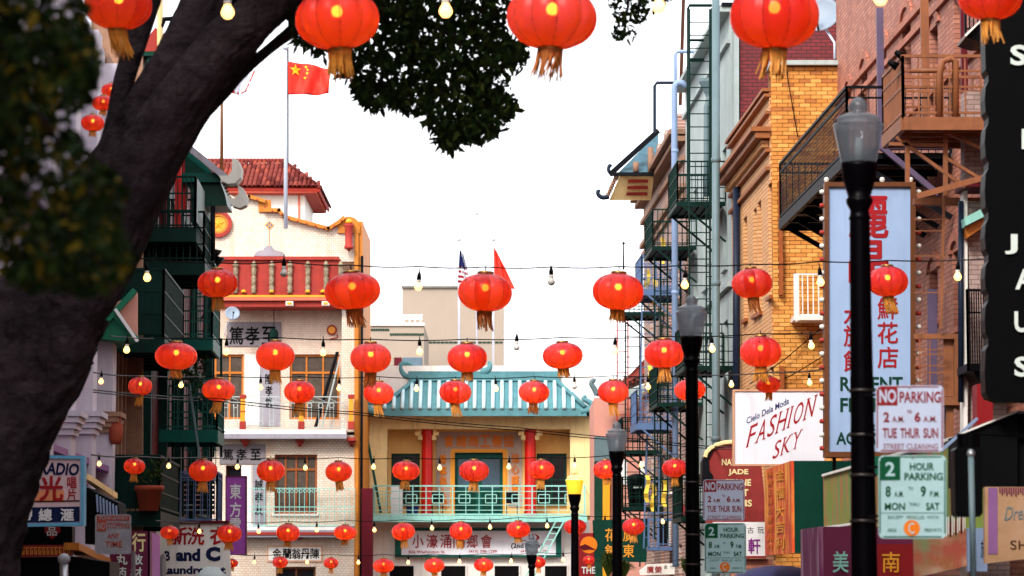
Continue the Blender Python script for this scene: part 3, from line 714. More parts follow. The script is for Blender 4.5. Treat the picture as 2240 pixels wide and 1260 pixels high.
pole(1079, 528, 830, 109.9, 0.055, 'pole_white', 'slim white flagpole carrying the plain red flag above the teal roof')
flag(FP(109.7), [(1006, 546), (1014, 556), (1030, 622), (1001, 618)], 'flag_white', 'limp red and white striped flag with blue canton above the teal roof', 0.5,
     stripes=[(i / 13, (i + 1) / 13, 'sign_red') for i in range(0, 13, 2)], canton=(1.0, 0.5, 'flag_blue'))
flag(FP(109.7), [(1080, 540), (1092, 560), (1127, 634), (1082, 622)], 'cloth_flag_red', 'limp red flag hanging from its pole above the teal roof', 0.5)
pole(1364, 535, 590, 96, 0.03, 'iron_dark', 'thin antenna with a small knob above a red lantern in the open sky')
# ------------------------------------------------------------------ white tiled society building left of the hall
PQ = FP(103)
Q = thing('tiled_building', 'white tiled society building with ochre edged gable and red balcony apron', 'building', base_at(PQ, 620))
def prof(pl, pts, o0, o1): return MB().poly(pl, pts, o0, o1)
gable = [(380, 900), (380, 400), (452, 402), (480, 412), (520, 436), (545, 434), (578, 444), (580, 463), (612, 463), (622, 477), (720, 504), (745, 488), (764, 478), (782, 488), (783, 900)]
gable = gable[1:-1]; gt = [(x, y) for x, y in gable]
MB().poly(PQ, [(380, 572)] + gt + [(783, 572)], -0.35, 0).build('gable_wall', 'glazed_tile', Q)
# ochre coping following the gable, one length per run
cp = [(520, 433), (546, 431), (579, 441), (580, 461), (611, 461), (622, 475), (719, 501), (743, 486), (752, 478)]
for a, b in zip(cp, cp[1:]):
    p = PQ.at(a[0], a[1], 0.02); q = PQ.at(b[0], b[1], 0.02); d_ = (q - p).normalized()
    MB().bar(p - d_ * 0.05, q + d_ * 0.05, 0.46, 0.13, up=(0, 1, 0) if abs(d_.z) > .9 else (0, 0, 1)).build('coping', 'ochre', Q)
st = MB()
for a, b in zip(cp, cp[1:]):
    p = PQ.at(a[0], a[1] + 1, 0.27); q = PQ.at(b[0], b[1] + 1, 0.27); n = max(1, int((q - p).length / 0.3))
    for i in range(n): st.lathe([(0, .04), (.03, .02), (.03, -.02), (0, -.04)], p.lerp(q, (i + .5) / n), 6)
st.build('stud', 'oxide_red', Q, kind='stuff')
# ochre end post and downpipe
MB().R(PQ, 775, 486, 784, 1260, -0.3, 0.12).build('edge_trim', 'ochre', Q)
MB().R(PQ, 784.5, 484, 793, 1300, -6, 0.0).build('side_wall', 'ochre', Q)
MB().tube([PQ.at(792, 560, 0.1), PQ.at(790, 1300, 0.1)], 0.05, 8).build('downpipe', 'iron_dark', Q, True)
# arched ochre head with hanging red lantern drum
ah = MB(); c = PQ.at(763, 495, 0.1); pts = [c + V((0.40 * math.cos(a), 0, 0.36 * math.sin(a))) for a in [math.pi * i / 12 for i in range(13)]]
ah.prism(pts + [c + V((-.40, 0, -.25)), c + V((.40, 0, -.25))], V((0, .3, 0))); ah.build('finial_arch', 'ochre', Q)
c = PQ.at(763, 545, 0.32)
MB().lathe([(0, -.12), (.07, -.02), (.17, .02), (.17, .1), (.13, .14), (.145, .8), (.17, .84), (.17, .92), (0, .95)], c, 20).build('hanging_drum', 'oxide_red', Q, True)
MB().lathe([(0, .95), (.13, .95), (.12, 1.05), (0, 1.12)], c, 16).build('drum_cap', 'gold_paint', Q, True)
# star medallion
c = PQ.at(478, 490, 0.02); N_ = V((0, -1, 0))
def disc(c, r0, r1, d, mat, name, parent, seg=36):
    mb = MB(); n = seg
    for rr, z in ((r0, 0), (r0, d), (r1, d), (r1, 0)):
        mb.v += [c + V((rr * math.cos(2 * math.pi * k / n), -z, rr * math.sin(2 * math.pi * k / n))) for k in range(n)]
    mb.f += [(j * n + k, j * n + (k + 1) % n, (j + 1) * n + (k + 1) % n, (j + 1) * n + k) for j in range(3) for k in range(n)]
    return mb.build(name, mat, parent)
md = disc(c, 0.50, 0.37, 0.13, 'oxide_red', 'medallion', Q)
disc(c, 0.369, 0.29, 0.10, 'ochre', 'ring', md); disc(c, 0.289, 0.001, 0.05, 'gold', 'disc', md)
pts = []
for k in range(10):
    a = math.pi / 2 + k * math.pi / 5; rr = 0.27 if k % 2 == 0 else 0.11
    pts.append(c + V((rr * math.cos(a), -0.055, rr * math.sin(a))))
mb = MB(); mb.v = pts + [c + V((0, -0.11, 0))]; mb.f = [(i, (i + 1) % 10, 10) for i in range(10)]; mb.build('star', 'gold_paint', md)
# stepped white medallion and blue diamond tiles
MB().poly(PQ, [(555, 560), (560, 552), (566, 548), (576, 548), (577, 544), (583, 538), (595, 538), (597, 544), (604, 548), (618, 551), (624, 560)], 0.0, 0.04).build('step_ornament', 'grey_stone', Q)
dm = MB().poly(PQ, [(589, 483), (599, 492), (589, 502), (579, 492)], 0.0, 0.03).build('diamond_tile', 'gold_paint', Q)
mb = MB()
for i, j in ((-1, 0), (1, 0), (0, -1), (0, 1)):
    x, y = 589 + i * 4.5, 492 + j * 4.5; mb.poly(PQ, [(x, y - 3), (x + 3, y), (x, y + 3), (x - 3, y)], 0.031, 0.04)
mb.build('blue_tile', 'iron_blue', dm, kind='stuff')
MB().R(PQ, 588.3, 503, 589.6, 538, 0.0, 0.012).build('seam', 'ochre', Q)
# red apron: cornice, panel, and glazed balusters
ap = thing  # parts stay under the building
MB().R(PQ, 470, 561, 741, 568, 0.0, 0.5).build('cornice', 'oxide_red', Q)
MB().R(PQ, 474, 568.3, 746, 640, 0.0, 0.38).build('apron_panel', 'oxide_red', Q)
MB().R(PQ, 488, 645.5, 760, 649.5, 0.0, 0.52).build('gold_moulding', 'gold_paint', Q)
MB().R(PQ, 470, 650, 760, 657, 0.0, 0.55).build('beam', 'salmon', Q)
MB().R(PQ, 470, 640.3, 750, 645, 0.0, 0.45).build('plinth', 'oxide_red', Q)
MB().R(PQ, 486, 657.3, 752, 671, -0.9, 0.4).build('beam', 'oxide_red', Q)
tube0 = None
M('baluster_glaze', (0.42, 0.34, 0.24), 0.35, 0.7, 14, streak=0.6, grime=(0.10, 0.05, 0.03), bump=0.3)
for i, x in enumerate((515, 555, 594, 634, 673, 713, 745)):
    q = PQ.at(x, 642, 0.47); h = 0.0
    pr = []
    for k in range(3):
        z = k * 0.33; pr += [(.075, z), (.10, z + .03), (.085, z + .10), (.10, z + .22), (.07, z + .31)]
    pr += [(.12, 1.0), (.12, 1.05), (.08, 1.08), (.07, 1.14), (0, 1.2)]
    b = MB().lathe([(0, 0)] + pr, q, 12).build('baluster', 'baluster_glaze', Q, True)
for x in (533, 594, 673, 706): 
    c = PQ.at(x, 640, 0.5); MB().lathe([(0, 0), (.1, 0), (.08, .08), (0, .12)], c, 10).build('gold_knob', 'gold_paint', Q, True)
for x in (633, 712):
    f = MB().R(PQ, x - 8, 659, x + 8, 668, 0.41, 0.7).build('beam_end', 'white_paint', Q); MB().R(PQ, x - 5, 661, x + 5, 666, 0.701, 0.72).build('inlay', 'gold_paint', f)
# top storey recess
P1 = PQ.sh(-0.9)
zA = PQ.at(0, 671).z; zB = PQ.at(0, 945).z; zC = PQ.at(0, 1150).z
uL = PQ.uz(380, 900)[0]; uR = PQ.uz(783.5, 900)[0]
h1 = [r(P1, 440, 917, 532, 775), r(P1, 634, 917, 742, 775)]
h1 = [(h[0], h[1], h[2], h[3]) for h in h1]
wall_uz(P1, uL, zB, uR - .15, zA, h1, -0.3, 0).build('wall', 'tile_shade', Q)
MB().slab(PQ, uL, zA + .001, uR, zA + .2, -1.2, -0.905).build('ceiling', 'oxide_red', Q)
pr_ = r(PQ, 748, 945, 775, 672); MB().slab(PQ, pr_[0], zB, uR, zA, -1.18, 0.0).build('pier', 'glazed_tile', Q)
MB().slab(PQ, uL, -3.1, uR - .02, PQ.at(0, 560).z, -9, -1.22).build('wall', 'glazed_tile', Q)
for h in h1:
    f = window(P1, h, Q, 'wood_orange', 'glass_brown', 3, 1, 0.08, 0.14, curtain='curtain', top=0.28)
# lower part of frames painted white below windows
MB().R(P1, 536, 775, 570, 930, 0.0, 0.02).build('pilaster', 'white_paint', Q)
MB().R(P1, 496, 704, 615, 757, 0.0, 0.06).build('signboard', 'grey_sign', Q)
htext('篤孝至', P1, [517, 552, 588], 734, 30, 0.065, 'ink', Q, 0.03, 38)
MB().R(P1, 568, 800, 612, 932, 0.0, 0.06).build('tablet', 'grey_stone', Q)
vtext('隆孝悠', P1, 588, 15, [829, 855, 880], 0.065, 'ink', Q, 0.03, 22)
c = P1.at(726, 722, 0.02); m2 = disc(c, 0.19, 0.13, 0.06, 'oxide_red', 'medallion', Q, 24); disc(c, 0.129, 0.001, 0.05, 'gold', 'disc', m2, 20)
MB().tube([P1.at(722, 742, .03), P1.at(738, 738, .03), P1.at(738, 732, .03)], 0.025, 6).build('medallion_tail', 'oxide_red', Q)
# hanging green glass lantern
c = P1.at(599, 740, 0.6)
t = thing('hanging_lantern', 'dark green glass lantern hanging before the top signboard', 'lantern', c)
MB().lathe([(0, -.2), (.10, -.2), (.16, -.1), (.17, .2), (.12, .3), (.03, .36), (0, .36)], c, 8).build('body', 'green_metal', t); MB().tube([c + V((0, 0, .36)), c + V((0, 0, 1.05))], 0.015, 5).build('chain', 'iron_black', t)
# balcony with ochre and red posts
bz = PQ.at(0, 940, 0.45).z
MB().slab(PQ, uL, bz - .16, uR - .4, bz, -0.88, 0.55).build('balcony_floor', 'white_paint', Q)
MB().slab(PQ, uL, bz - .33, uR - .38, bz - .161, 0.2, 0.62).build('balcony_fascia', 'grey_stone', Q)
for x in (535, 655, 768):
    b = MB(); b.R(PQ, x - 10, 957, x + 10, 964, 0.0, 0.45); b.R(PQ, x - 6, 964.3, x + 7, 971, 0.0, 0.3); b.R(PQ, x - 3, 971.3, x + 4, 977, 0, 0.15)
    b.build('corbel', 'oxide_red', Q)
for x in (531, 659, 768):
    q = PQ.at(x, 939, 0.42)
    MB().box(q + V((0, 0, .32)), (.20, .2, .22)).build('post_base', 'oxide_red', Q) if False else None
    post = MB().box(q + V((0, 0, .62)), (.16, .16, 1.24)).build('post', 'gold', Q)
    b = MB(); b.box(q + V((0, 0, .14)), (.22, .22, .28)); b.build('band', 'oxide_red', post)
    MB().box(q + V((0, 0, 1.18)), (.22, .22, .14)).build('cap', 'oxide_red', post); MB().box(q + V((0, 0, .64)), (.18, .18, .04)).build('band', 'oxide_red', post)
mb = MB(); PH = PQ.sh(0.42)
def sg(a, b, c, d, w_=0.03): mb.bar(PH.at(a, b), PH.at(c, d), w_)
for a, b in ((484, 526), (665, 762), (536, 652)):
    sg(a, 868, b, 868, .035); sg(a, 935, b, 935, .035); sg(a, 880, b, 880, .025)
    n = max(2, round((b - a) / 24))
    for i in range(n):
        x = a + (b - a) * (i + .5) / n
        sg(x - 4, 880, x - 4, 935, .02); sg(x + 4, 880, x + 4, 935, .02)
        cc = PH.at(x, 887); mb.tube([cc + V((.085 * math.cos(k * .7), 0, .085 * math.sin(k * .7))) for k in range(10)], 0.014, 5, False)
        cc = PH.at(x, 926); mb.tube([cc + V((.085 * math.cos(k * .7), 0, .085 * math.sin(k * .7))) for k in range(10)], 0.014, 5, False)
        sg(x - 9, 870, x + 9, 878, .015)
mb.build('railing', 'pale_concrete', Q)
# middle storey
P2 = PQ.sh(-0.02); zfas = bz - .34
hm = [r(P2, 601, 1124, 693, 994), r(P2, 494, 1156, 528, 1018)]
wall_uz(P2, uL, zC, uR - .12, zfas + .17, hm, -0.35, 0).build('wall', 'glazed_tile', Q)
window(P2, hm[0], Q, 'wood_door', 'glass_brown', 4, 1, 0.08, 0.2, curtain='curtain', top=0.25, sill='white_paint')
window(P2, hm[1], Q, 'brown', 'glass_dark', 1, 1, 0.06, 0.2)
MB().R(P2, 480, 972, 580, 1015, 0.0, 0.05).build('signboard', 'grey_sign', Q)
htext('篤孝至', P2, [499, 528, 559], 994, 22, 0.055, 'ink', Q, 0.03, 24)
MB().R(P2, 528, 1018, 550, 1156, 0.001, 0.04).build('pilaster', 'white_clean', Q)
MB().R(P2, 553, 1018, 581, 1156, 0.0, 0.05).build('tablet', 'grey_stone', Q)
vtext('誠孝友', P2, 566, 17, [1060, 1088, 1115], 0.055, 'ink', Q, 0.03, 22)
mb = MB(); PH = PQ.sh(0.4)
for y, w_ in ((1068, .028), (1109, .03), (1119, .025), (1150, .03)): sg(545, y, 775, y, w_)
for i in range(22): x = 545 + i * 11; sg(x, 1068, x, 1150, .018)
for i in range(10):
    cc = PH.at(610 + i * 9.5, 1074); mb.tube([cc + V((.06 * math.cos(k * .9), 0, .06 * math.sin(k * .9))) for k in range(8)], 0.012, 5, False)
mb.build('railing', 'teal_light', Q)
z5 = PQ.at(0, 1152, .5).z
MB().slab(PQ, uL, z5 - .12, uR - .35, z5, 0.0, 0.5).build('balcony_floor', 'white_paint', Q); MB().slab(PQ, uL, z5 - .38, uR - .33, z5 - .121, 0.0, 0.56).build('balcony_fascia', 'grey_stone', Q)
MB().slab(PQ, uL, z5 - .30, uR - .34, z5 - .2, .561, 0.6).build('fascia_strip', 'oxide_red', Q)
# ground storey
hg = [r(P2, 604, 1330, 690, 1240)]
wall_uz(P2, uL, -3.1, uR - .12, zC - .02 if False else z5 - .385, hg, -0.4, 0).build('wall', 'glazed_tile', Q)
window(P2, hg[0], Q, 'frame_brown', 'glass_dark', 2, 1, 0.08, 0.2)
MB().R(P2, 584, 1194, 705, 1229, 0.0, 0.05).build('signboard', 'sign_frame_pale', Q); MB().R(P2, 587, 1197, 702, 1226, 0.051, 0.06).build('panel', 'white_paint', Q)
htext('金蘭翁丹陳', P2, [606, 628, 648, 668, 689], 1211, 19, 0.07, 'ink', Q, 0.03, 22)
MB().poly(PQ, [(640, 1170), (668, 1170), (660, 1180), (648, 1180)], 0.0, 0.3).build('corbel', 'oxide_red', Q)
# dark folded awning arm leaning inside the upper recess
MB().bar(P1.at(738, 770, .5), P1.at(690, 935, .8), 0.16, 0.08).build('plank', 'iron_dark', label='dark board leaning in the top recess of the tiled building', cat='board')
MB().bar(P1.at(744, 780, .75), P1.at(705, 935, 1.0), 0.07, 0.04).build('plank', 'pale_concrete', label='pale batten leaning beside the dark board on the tiled balcony', cat='board')
# small red service post at the right edge
MB().R(PQ.sh(.8), 791, 1068, 815, 1400, -.5, 0).build('post', 'maroon', label='dark red riveted square post between the tiled building and the hall', cat='post')
# satellite dish on the top recess
def dish(c, r_, facing, mat, label, foot):
    t = thing('satellite_dish', label, 'satellite dish', foot)
    f = V(facing).normalized(); a = f.cross(V((0, 0, 1))).normalized(); b = a.cross(f)
    mb = MB(); n = 28; m = 6
    for side in (0, 1):
        for j in range(m + 1):
            for k in range(n):
                q = j / m; mb.v.append(c + (a * math.cos(2 * math.pi * k / n) + b * math.sin(2 * math.pi * k / n) * 0.92) * r_ * q + f * (r_ * .22 * q * q - side * .012))
    for side in (0, 1):
        o = side * (m + 1) * n
        mb.f += [(o + j * n + k, o + j * n + (k + 1) % n, o + (j + 1) * n + (k + 1) % n, o + (j + 1) * n + k) for j in range(m) for k in range(n)]
    mb.f += [(m * n + k, m * n + (k + 1) % n, (2 * m + 1) * n + (k + 1) % n, (2 * m + 1) * n + k) for k in range(n)]
    mb.build('reflector', mat, t, True)
    tip = c + f * r_ * 1.1 - b * r_ * 0.25
    MB().tube([c - b * r_ * .9 + f * .1, tip], r_ * .05, 8).build('arm', 'iron_dark', t); MB().box(tip, (r_ * .22, r_ * .3, r_ * .18)).build('receiver', 'iron_dark', t)
    MB().tube([c - f * .02, c - f * r_ * .4 - b * r_ * .2, foot + V((0, 0, (c.z - foot.z) * .35)), foot], r_ * .06, 8).build('mount', 'pole_white', t, True)
    return t
dish(PQ.at(508, 686, .6), 0.27, (0.25, -1, 0.3), 'dish_grey', 'pale satellite dish on the tiled building beside the top signboard', PQ.at(492, 735, .3))
# ------------------------------------------------------------------ tower with red tile roof behind
PTW = FP(116)
W = thing('roof_tower', 'cream rooftop tower with red clay tile hipped roof behind the tiled gable', 'tower', base_at(PTW, 600))
zE = PTW.at(0, 422).z
g = r(PTW, 420, 700, 664, 424); MB().slab(PTW, g[0], -3, g[2], zE + .05, -5, -0.05).build('wall', 'white_paint', W)
MB().R(PTW, 652, 424, 656, 520, -.04, .02).build('corner_trim', 'salmon', W)
MB().R(PTW, 420, 413, 692, 421, -5.8, 0.55).build('eave_board', 'salmon', W)
MB().R(PTW, 420, 421.3, 690, 423.5, -5.7, 0.5).build('soffit', 'oxide_red', W)
e0 = PTW.at(420, 412, .62); e1 = PTW.at(700, 414, .62); t1 = PTW.at(621, 358, -2.2); t0 = PTW.at(420, 358, -2.2); e2 = e1 + V((0, -0.0 + 6.4, 0)); 
mb = MB(); mb.prism([e0, e1, t1, t0], V((0, .05, -.1))); mb.prism([e1, e2, t1], V((-.05, 0, -.1))); mb.build('roof_deck', 'oxide_red', W)
rows = 6
me = None; M('clay1', (0.27, 0.05, 0.03), 0.6, 0.3, 3, streak=.3); M('clay2', (0.36, 0.08, 0.04), 0.6, 0.3, 3); M('clay3', (0.18, 0.03, 0.022), 0.6, 0.3, 3)
def tilemesh(L_, mat):
    mb = MB(); n = 6
    for j, (rr, y) in enumerate(((.105, 0), (.085, L_))):
        for k in range(n + 1):
            a = math.pi * k / n; mb.v.append(V((-rr * math.cos(a), y, rr * math.sin(a) * .8)))
        
    mb.v += [V((-.085 * math.cos(math.pi * k / n), .0, .068 * math.sin(math.pi * k / n))) for k in range(n + 1)]
    m = n + 1
    mb.f = [(k, k + 1, m + k + 1, m + k) for k in range(n)] + [(k, 2 * m + k, 2 * m + k + 1, k + 1) for k in range(n)]
    return mb.mesh('roof_tile', mat, (0, 0, 0), True)
sl = (t0 - V((t0.x, e0.y, e0.z))); sl = V((0, t0.y - e0.y, t0.z - e0.z)); Ls = sl.length; ang = math.atan2(sl.z, sl.y)
tms = [tilemesh(Ls / rows * 1.12, 'clay%d' % k) for k in (1, 1, 2, 3)]
x = e0.x + 0.1; cnt = 0; step = (e1.x - e0.x) / 28
for i in range(28):
    xx = e0.x + step * (i + .5)
    for j in range(rows):
        f = j / rows; xlim = e1.x + (t1.x - e1.x) * f
        if xx > xlim - .02: continue
        p = V((xx, e0.y, e0.z + .02)) + sl * f + V((0, -.04, .05))
        inst(random.choice(tms), 'roof_tile', p, W, (ang + random.uniform(-.012, .012), 0, random.uniform(-.02, .02)), (step / .2, 1, 1))
# right hip slope: tiles running down to the side
sd_ = (t1 - V((e1.x, (e1.y + e2.y) / 2, e1.z)))
for i in range(16):
    yy = e1.y + 0.2 + i * .4
    for j in range(rows):
        f = j / rows; hw = (e2.y - e1.y) / 2 * (1 - f); yc = (e1.y + e2.y) / 2
        if abs(yy - yc) > hw: continue
        p = V((e1.x + (t1.x - e1.x) * f + .03, yy, e1.z + (t1.z - e1.z) * f + .05))
        a2 = math.atan2(t1.z - e1.z, e1.x - t1.x)
        ob = inst(random.choice(tms), 'roof_tile', p, W, (a2, 0, math.pi / 2), (2, 1.05, 1))
for a, b, m in ((e1, t1, 14), (t0 + V((0, 0, .05)), t1 + V((0, 0, .05)), 26)):
    for i in range(m):
        p = a.lerp(b, i / m); q = a.lerp(b, (i + 1.05) / m)
        MB().tube([p + V((0, 0, .06)), q + V((0, 0, .1))], [.11, .09], 8).build('ridge_tile', 'clay1', W, True)
# ------------------------------------------------------------------ right-hand row
def foot(pl, Y): x = (pl.p.x) - K * Y; return V((x, Y, gz(Y)))
def yz(x0, px, py):           # (Y, z) where a picture point meets the street-parallel plane x0
    q = RPl(x0).at(px, py); return q.y, q.z
def ru(pl, Y):                # u coordinate of depth Y on a street-parallel plane
    return Y * (pl.u.y) + (-K * Y) * pl.u.x if False else ((V((-K * Y, Y, 0))).dot(pl.u))
def sside(pl, Ya, Yb, z0, z1, o0, o1): return MB().slab(pl, ru(pl, Ya), z0, ru(pl, Yb), z1, o0, o1)
def frame_front(x0, Y): return None
# ---- salmon brick building, set back -------------------------------------------------
SB = thing('salmon_brick_building', 'tall salmon brick building with arched windows and rust red balconies', 'building', foot(RB, 52))
RBw = []
def arch_hole(px0, px1, y0, y1):
    a = RB.uz(px0, y0); b = RB.uz(px1, y0); c = RB.uz((px0 + px1) / 2, y1); d = RB.uz((px0 + px1) / 2, y0)
    return (min(a[0], b[0]), c[1], max(a[0], b[0]), d[1])
hl = [(1973, 1992, 45, 285), (1928, 1939, 100, 300), (1884, 1897, 150, 330), (1851, 1861, 195, 360), (2033, 2051, 60, 262), (2085, 2107, -40, 250),
      (2033, 2051, 590, 705), (2084, 2100, 548, 720), (1975, 1990, 620, 790), (1930, 1940, 650, 800), (1885, 1895, 680, 820)]
hl = [arch_hole(*h) for h in hl]
uA_ = ru(RB, 61.0); uB_ = ru(RB, 38)
wall_uz(RB, min(uA_, uB_), -2, max(uA_, uB_), 17.5, hl, -0.35, 0).build('wall', 'salmon_brick', SB)
MB().slab(RB, min(uA_, uB_), -2, max(uA_, uB_), 17.5, -6, -0.8).build('wall', 'dark_inside', SB)
for h in hl:
    window(RB, h, SB, 'maroon', 'glass_dark', 1, 2, 0.07, 0.2, sill='salmon_trim')
    # brick arch over the opening
    u0, u1, zt_ = h[0], h[2], h[3]; n = 9; w2 = (u1 - u0) / 2; mb = MB()
    for k in range(n):
        a0 = math.pi * k / n; a1 = math.pi * (k + .9) / n
        P4 = [RB.P((u0 + u1) / 2 - rr * math.cos(a), zt_ - .02 + rr * math.sin(a) * .55, .05) for rr, a in ((w2 + .02, a0), (w2 + .02, a1), (w2 + .28, a1), (w2 + .28, a0))]
        mb.prism(P4, RB.n * -.049)
    mb.build('brick_arch', 'salmon_trim', SB)
for z in (11.8, 12.15, 10.4): sside(RB, 61, 38, z, z + .12, .0, .07).build('string_course', 'salmon_trim', SB)
# frontal return wall where the yellow building meets it and far end
# purple steel post and rust channels against the wall
def vbar(pl, px, w_, y0, y1, off, dep, mat, name, parent):
    a = pl.at(px, y0, off); b = pl.at(px, y1, off); m = V((a.x, a.y, (a.z + b.z) / 2))
    return MB().box(m, (w_, dep, abs(a.z - b.z))).build(name, mat, parent)
vbar(RB, 1924, .13, 18, 318, .35, .1, 'purple_steel', 'steel_post', SB)
vbar(RB, 2021, .14, -40, 258, .3, .1, 'tan_iron', 'steel_channel', SB)
vbar(RB, 2106, .1, -40, 260, .2, .1, 'maroon', 'downpipe', SB)
# ---- near building, protruding further -----------------------------------------------
NB = thing('grey_brick_building', 'grey brick building with green eave and black balcony at the right edge', 'building', foot(RC, 40))
PN = FP(44)
g = r(PN, 2117, 1400, 2330, 440); MB().slab(PN, g[0], -1, g[2], g[3], -.5, 0).build('wall', 'grey_brick', NB)
MB().R(PN, 2108, 395, 2116.5, 1400, -.3, .06).build('corner_pilaster', 'white_paint', NB)
MB().R(PN, 2110, 200, 2330, 397, -.5, -.1).build('wall', 'grey_brick', NB)
gr = MB(); gr.poly(PN, [(2110, 476), (2160, 450), (2330, 440), (2330, 462), (2160, 470), (2112, 494)], 0, .5); gr.build('green_eave', 'teal_light', NB)
MATS_ = M('eave_green', (0.16, 0.26, 0.13), 0.6, 0.2, 5, streak=.4)
NB.children
MB().poly(PN, [(2112, 497), (2160, 473), (2330, 465), (2330, 485), (2160, 490), (2116, 520)], 0, .35).build('ochre_eave', 'wood_orange', NB)
MB().R(PN, 2108, 398, 2330, 408, -.3, .55).build('cornice', 'maroon', NB)
MB().tube([PN.at(2102, 440, .1), PN.at(2102, 880, .1)], .045, 8).build('downpipe', 'pipe_navy', NB, True)
q0 = PN.at(2118, 810, 1.0); q1 = PN.at(2118, 810, 0.02); q2 = PN.at(2230, 810, 1.0)
MB().R(PN, 2116, 795, 2330, 812, 0.02, 1.0).build('balcony_floor', 'iron_black', NB)
railing(q0, q2, 1.22, 'iron_black', NB, 22, .018, [.72]); railing(q1, q0, 1.22, 'iron_black', NB, 8, .018, [.72])
MB().poly(PN, [(2128, 812), (2150, 812), (2150, 850)], .1, .9).build('bracket', 'iron_black', NB)
# white eave soffit above, upper right
MB().poly(PN, [(2110, 80), (2140, 52), (2330, 52), (2330, 90), (2140, 90)], 0, .8).build('balcony_floor', 'iron_black', NB)
MB().poly(PN, [(2110, 76), (2142, 46), (2330, 46), (2330, 51), (2142, 51), (2113, 80)], .1, .9).build('white_edge', 'white_paint', NB)
railing(PN.at(2112, 74, .8), PN.at(2330, 74, .8), 1.1, 'iron_dark', NB, 24, .02, [.5])
# ---- yellow brick building -----------------------------------------------------------
YB = thing('yellow_brick_building', 'yellow brick building with dark mortar and dentilled cornice', 'building', foot(RA, 64))
PY = FP(61)
ztop = PY.at(1760, 135).z; xl = PY.at(1690, 600).x; xr = PY.at(1850, 600).x
core = MB().slab(PY, xl + .03, -2.5, xr, ztop - .1, -1.0, -0.03).build('wall', 'mortar_yellow', YB)
# bricks one by one on the face
bw, bh = .245, .0885; gap = .012
bms = [MB().box((0, 0, 0), (bw - gap, .06, bh - gap)).mesh('brick', 'yellow_brick_%d' % k, (0, 0, 0)) for k in (0, 0, 1, 1, 2, 3)]
bmh = [MB().box((0, 0, 0), (bw / 2 - gap, .06, bh - gap)).mesh('brick', 'yellow_brick_%d' % k, (0, 0, 0)) for k in (0, 1)]
rest = [MB() for _ in range(3)]; rowz = ztop - .12; nrow = 0; cnt = 0
while rowz > 2.0:
    sh_ = (nrow % 2) * bw / 2; x = xl
    while x < xr - .05:
        ww = bw if not (sh_ and x == xl) else bw / 2
        c = V((x + ww / 2, 61 - .01 + random.uniform(-.006, .006), rowz - bh / 2))
        if cnt < 294:
            inst(random.choice(bmh if ww < bw else bms), 'brick', c, YB); cnt += 1
        else: random.choice(rest).box(c, (ww - gap, .06, bh - gap))
        x += ww
    rowz -= bh; nrow += 1
for k, m in enumerate(rest): m.build('brickwork', 'yellow_brick_%d' % k, YB, kind='stuff')
MB().box(((xl + xr) / 2 + .02, 61.3, ztop - .05), (xr - xl + .1, 1.0, .1)).build('coping', 'pale_concrete', YB)
# street side, brick coloured paler as if lit, with slot windows
Yf = yz(7.75, 1600, 374)[0]
sl_ = []
for a, b, y0, y1 in ((1626, 1634, 480, 700), (1648, 1655, 460, 690), (1657, 1665, 445, 685), (1680, 1688, 405, 650)):
    q = RA.uz(a, y0); w2 = RA.uz(b, y0); m = RA.uz((a + b) / 2, y1)
    sl_.append((min(q[0], w2[0]), m[1], max(q[0], w2[0]), q[1]))
sl2 = [(h[0], h[1] - 4.2, h[2], h[3] - 4.0) for h in sl_]
zpar = RA.at(1690, 190).z
wall_uz(RA, ru(RA, 61.0), -2.5, ru(RA, Yf), zpar, sl_ + sl2, -.35, 0).build('wall', 'yellow_brick_lit', YB)
sside(RA, 61.5, Yf, -2.5, zpar, -5, -.6).build('wall', 'dark_inside', YB)
for h in sl_ + sl2: window(RA, h, YB, 'wood_door', 'glass_dark', 1, 2, .06, .18, sill='wood_door')
M('cornice_wood', (0.40, 0.17, 0.06), .6, .2, 3, streak=.4)
zc = RA.at(1692, 300).z
sside(RA, 60.9, Yf, zc + .22, zc + .32, 0, .42).build('cornice', 'cornice_wood', YB)
sside(RA, 60.95, Yf, zc + .08, zc + .219, 0, .32).build('cornice', 'cornice_wood', YB)
sside(RA, 60.98, Yf, zc - .22, zc - .15, 0, .1).build('string_course', 'cornice_wood', YB); sside(RA, 60.98, Yf, zc - .62, zc - .54, 0, .09).build('string_course', 'cornice_wood', YB)
n = 34
dm_ = MB().box((0, 0, 0), (.16, .11, .15)).mesh('dentil', 'yellow_brick_lit', (0, 0, 0))
for i in range(n):
    Y = 61.1 + (Yf - 61.2) * (i + .5) / n; inst(dm_, 'dentil', RA.P(ru(RA, Y), zc - .02, .09), YB)
for dz, o in ((0.0, .16), (-.12, .12), (-.5, .1)): sside(RA, 60.97, Yf, zpar + dz, zpar + dz + .07, -.3, o).build('parapet_course', 'cornice_wood', YB)
# small white balcony rail and shelf on the yellow face
t = thing('window_guard', 'small white railing fixed on the yellow brick wall left of the tall sign', 'railing', PY.at(1740, 700, 0))
a = PY.at(1744, 697, .7); b = PY.at(1803, 697, .7)
railing(a, b, .95, 'white_paint', t, 5, .025); MB().bar(PY.at(1742, 700, .01), PY.at(1742, 700, .75), .06).build('bracket', 'white_paint', t)
MB().box(PY.at(1742, 650, .7), (.11, .11, 1.0)).build('post', 'white_paint', t); MB().R(PY, 1737, 690, 1806, 700, .02, .75).build('shelf', 'white_paint', t)
# loose cables on the brick
for i, (a, b) in enumerate((((1706, 60), (1745, 300)), ((1640, 1000 - 160), (1800, 715)), ((1660, 852), (1800, 780)))):
    MB().tube([PY.at(*a, .12), PY.at((a[0] + b[0]) / 2, (a[1] + b[1]) / 2 + 6, .2), PY.at(*b, .12)], .012, 5).build('cable', 'cable', label=['thin cable hanging down the top of the yellow brick wall', 'upper slanting cable across the lower yellow brick wall', 'lower slanting cable across the yellow brick wall above the shop sign'][i], cat='cable')
